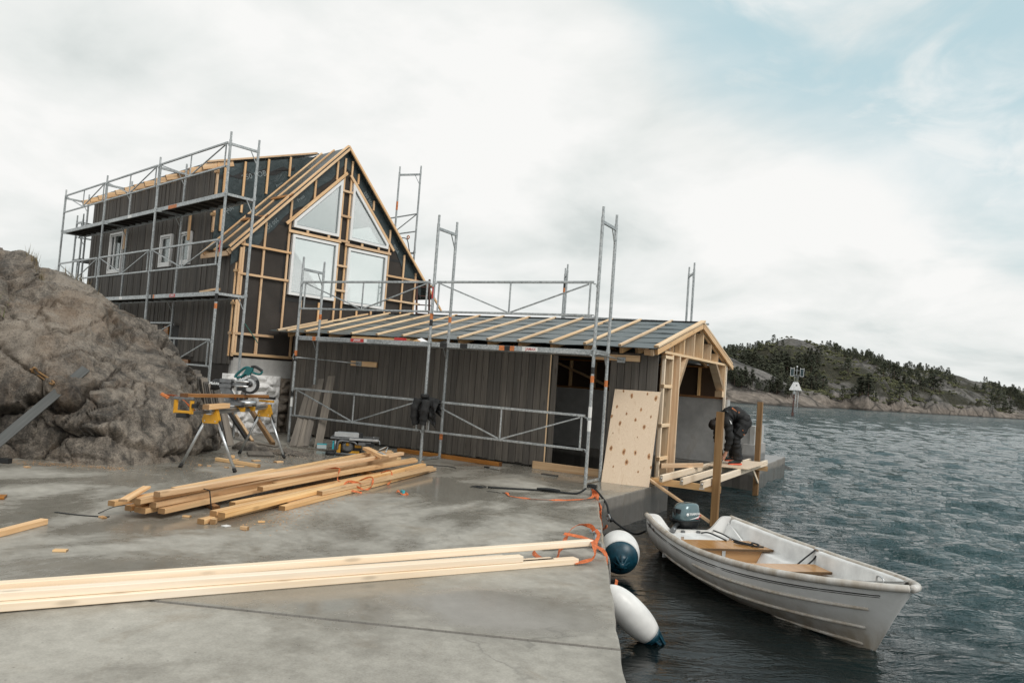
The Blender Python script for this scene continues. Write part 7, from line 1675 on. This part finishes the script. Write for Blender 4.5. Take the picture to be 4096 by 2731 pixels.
# ------------------------------------------------------------------ things out on and behind the water
def _beacon():
    x, y = -12.92, 89.9; b = thing('beacon', 'white triangular navigation beacon with solar panels on a brown pole in the water', 'beacon', (x, y, WL))
    rx = Vector((.875, .485, 0)); fy = Vector((-.485, .875, 0)); C = lambda r, z, f=0.: Vector((x, y, z))+rx*(r+.03*z)+fy*f
    tube('pole', [C(-.10, -2), C(-.10, 2.2)], .075, MT['rust_pole'], b, 12, smooth=False); tube('pole_sleeve', [C(-.10, -1), C(-.10, -.05)], .14, MT['rust_pole'], b, 12, smooth=False); tube('pole_top', [C(-.10, 2.0), C(-.10, 2.5)], .12, MT['beacon_white'], b, 12, smooth=False)
    for r in (.05, .34): tube('ladder_rail', [C(r, -1.5, -.1), C(r, 2.5, -.1)], .028, MT['galv'], b, 8, smooth=False)
    for k in range(11): beam('ladder_rung', C(.05, .1+.22*k, -.1), C(.34, .1+.22*k, -.1), .03, .03, MT['galv'], b)
    beam('ladder_bracket', C(-.18, 1.4, -.06), C(.36, 1.4, -.06), .05, .05, MT['galv'], b)
    bd = prism('day_mark', [C(-.62, 2.44, -.3), C(.62, 2.44, -.3), C(.16, 3.38, -.3), C(-.18, 3.38, -.3)], fy*.6, MT['beacon_white'], b); lathe('lamp_lens', [(.0, 0), (.075, 0), (.075, .05), (.0, .05)], MT['black'], bd, frame_at(C(-.02, 3.02, -.3), -fy), 16); prism('door_panel', [C(-.28, 2.50, -.305), C(.28, 2.50, -.305), C(.28, 2.95, -.305), C(-.28, 2.95, -.305)], -fy*.02, MT['beacon_white'], bd)
    for r in (-.18, .0, .18): tube('mast', [C(r, 3.3), C(r, 4.1 if r else 5.1)], .025, MT['galv'], b, 6, smooth=False)
    for z in (4.15, 4.7): beam('cross_arm', C(-.55, z), C(.55, z), .04, .04, MT['galv'], b)
    lathe('lantern', [(.0, 0), (.07, 0), (.09, .07), (.06, .15), (.0, .17)], MT['beacon_white'], b, T(*C(0, 5.05)), 14)
    for r in (-.55, .55):
        s = beam('solar_panel', C(r, 4.06, -.1), C(r, 4.92, -.1), .40, .03, MT['solar'], b, up=(.485, -.875, 0))
        for q in (-.20, .20): beam('panel_frame', C(r+q, 4.04, -.11), C(r+q, 5.03, -.11), .035, .04, MT['beacon_white'], s)
        for z in (4.06, 4.90): beam('panel_frame', C(r-.20, z, -.11), C(r+.20, z, -.11), .035, .04, MT['beacon_white'], s)
        for k in range(9): beam('cell_line', C(r-.18, 4.14+.085*k, -.125), C(r+.18, 4.14+.085*k, -.125), .010, .006, MT['grey_ink'], s)
_beacon()
def _shore_rock():
    V, F = [], []; n, m = 40, 16
    for i in range(n+1):
        for j in range(m+1):
            u = i/n; v = j/m; x = -4.2+1.5*u; y = 20.0+1.8*v+1.4*u; h = .62*(1-u)**1.1*math.sin(v*math.pi)**.6; q = Vector((x*1.5, y*1.5, 0)); V.append((x, y, -.62+h*1.15+.10*fb(q*1.6, 5)*min(1, h*4)+.0))
    F = [(i*(m+1)+j, (i+1)*(m+1)+j, (i+1)*(m+1)+j+1, i*(m+1)+j+1) for i in range(n) for j in range(m)]
    me = mesh_from(V, F, 'rock', True)
    if sum(p.normal.z for p in me.polygons) < 0: me.flip_normals()
    tag(obj('shore_rock', me, MT['wet_rock']), kind='structure')
_shore_rock()
def _ladder():
    l = thing('ladder', 'wooden ladder standing at the right corner of the house behind the boathouse roof', 'ladder', (.35, 4.75, 2.2), HF)
    for v in (4.66, 4.86): beam('rail', (.10+(v-4.66)*1.2, v, 2.3), (.02+(v-4.66)*1.2, v-.05, 3.75), .03, .05, MT['rust_pole'], l)
    for k in range(6): beam('rung', (.09, 4.655, 2.45+.22*k), (.33, 4.855, 2.45+.22*k), .025, .025, MT['rust_pole'], l)
    h = thing('fall_harness', 'tangle of harness and rope hanging on the scaffold behind the right roof slope', 'harness', (-.9, 5.1, 4.2), HF)
    tube('rope', [(-1.3, 5.1, 4.95), (-1.1, 5.1, 4.90), (-1.0, 5.1, 4.7), (-.9, 5.1, 4.3), (-.85, 5.1, 3.9), (-.80, 5.1, 3.6)], .012, MT['black_rope'], h); tube('carabiner', [(-1.1, 5.1, 4.95), (-1.05, 5.1, 4.99), (-1.0, 5.1, 4.95), (-1.05, 5.1, 4.90), (-1.1, 5.1, 4.95)], .014, MT['spray_orange'], h)
    ribbon('strap', [(-1.0, 5.1, 4.7), (-.95, 5.12, 4.5), (-1.05, 5.1, 4.45), (-.9, 5.1, 4.35), (-1.0, 5.1, 4.2)], .04, MT['spray_orange'], h, side=(1, 0, .2), twist=.6); box('buckle', (-1.02, 5.05, 4.38), (-.9, 5.12, 4.46), MT['fender_blue'], h)
_ladder()
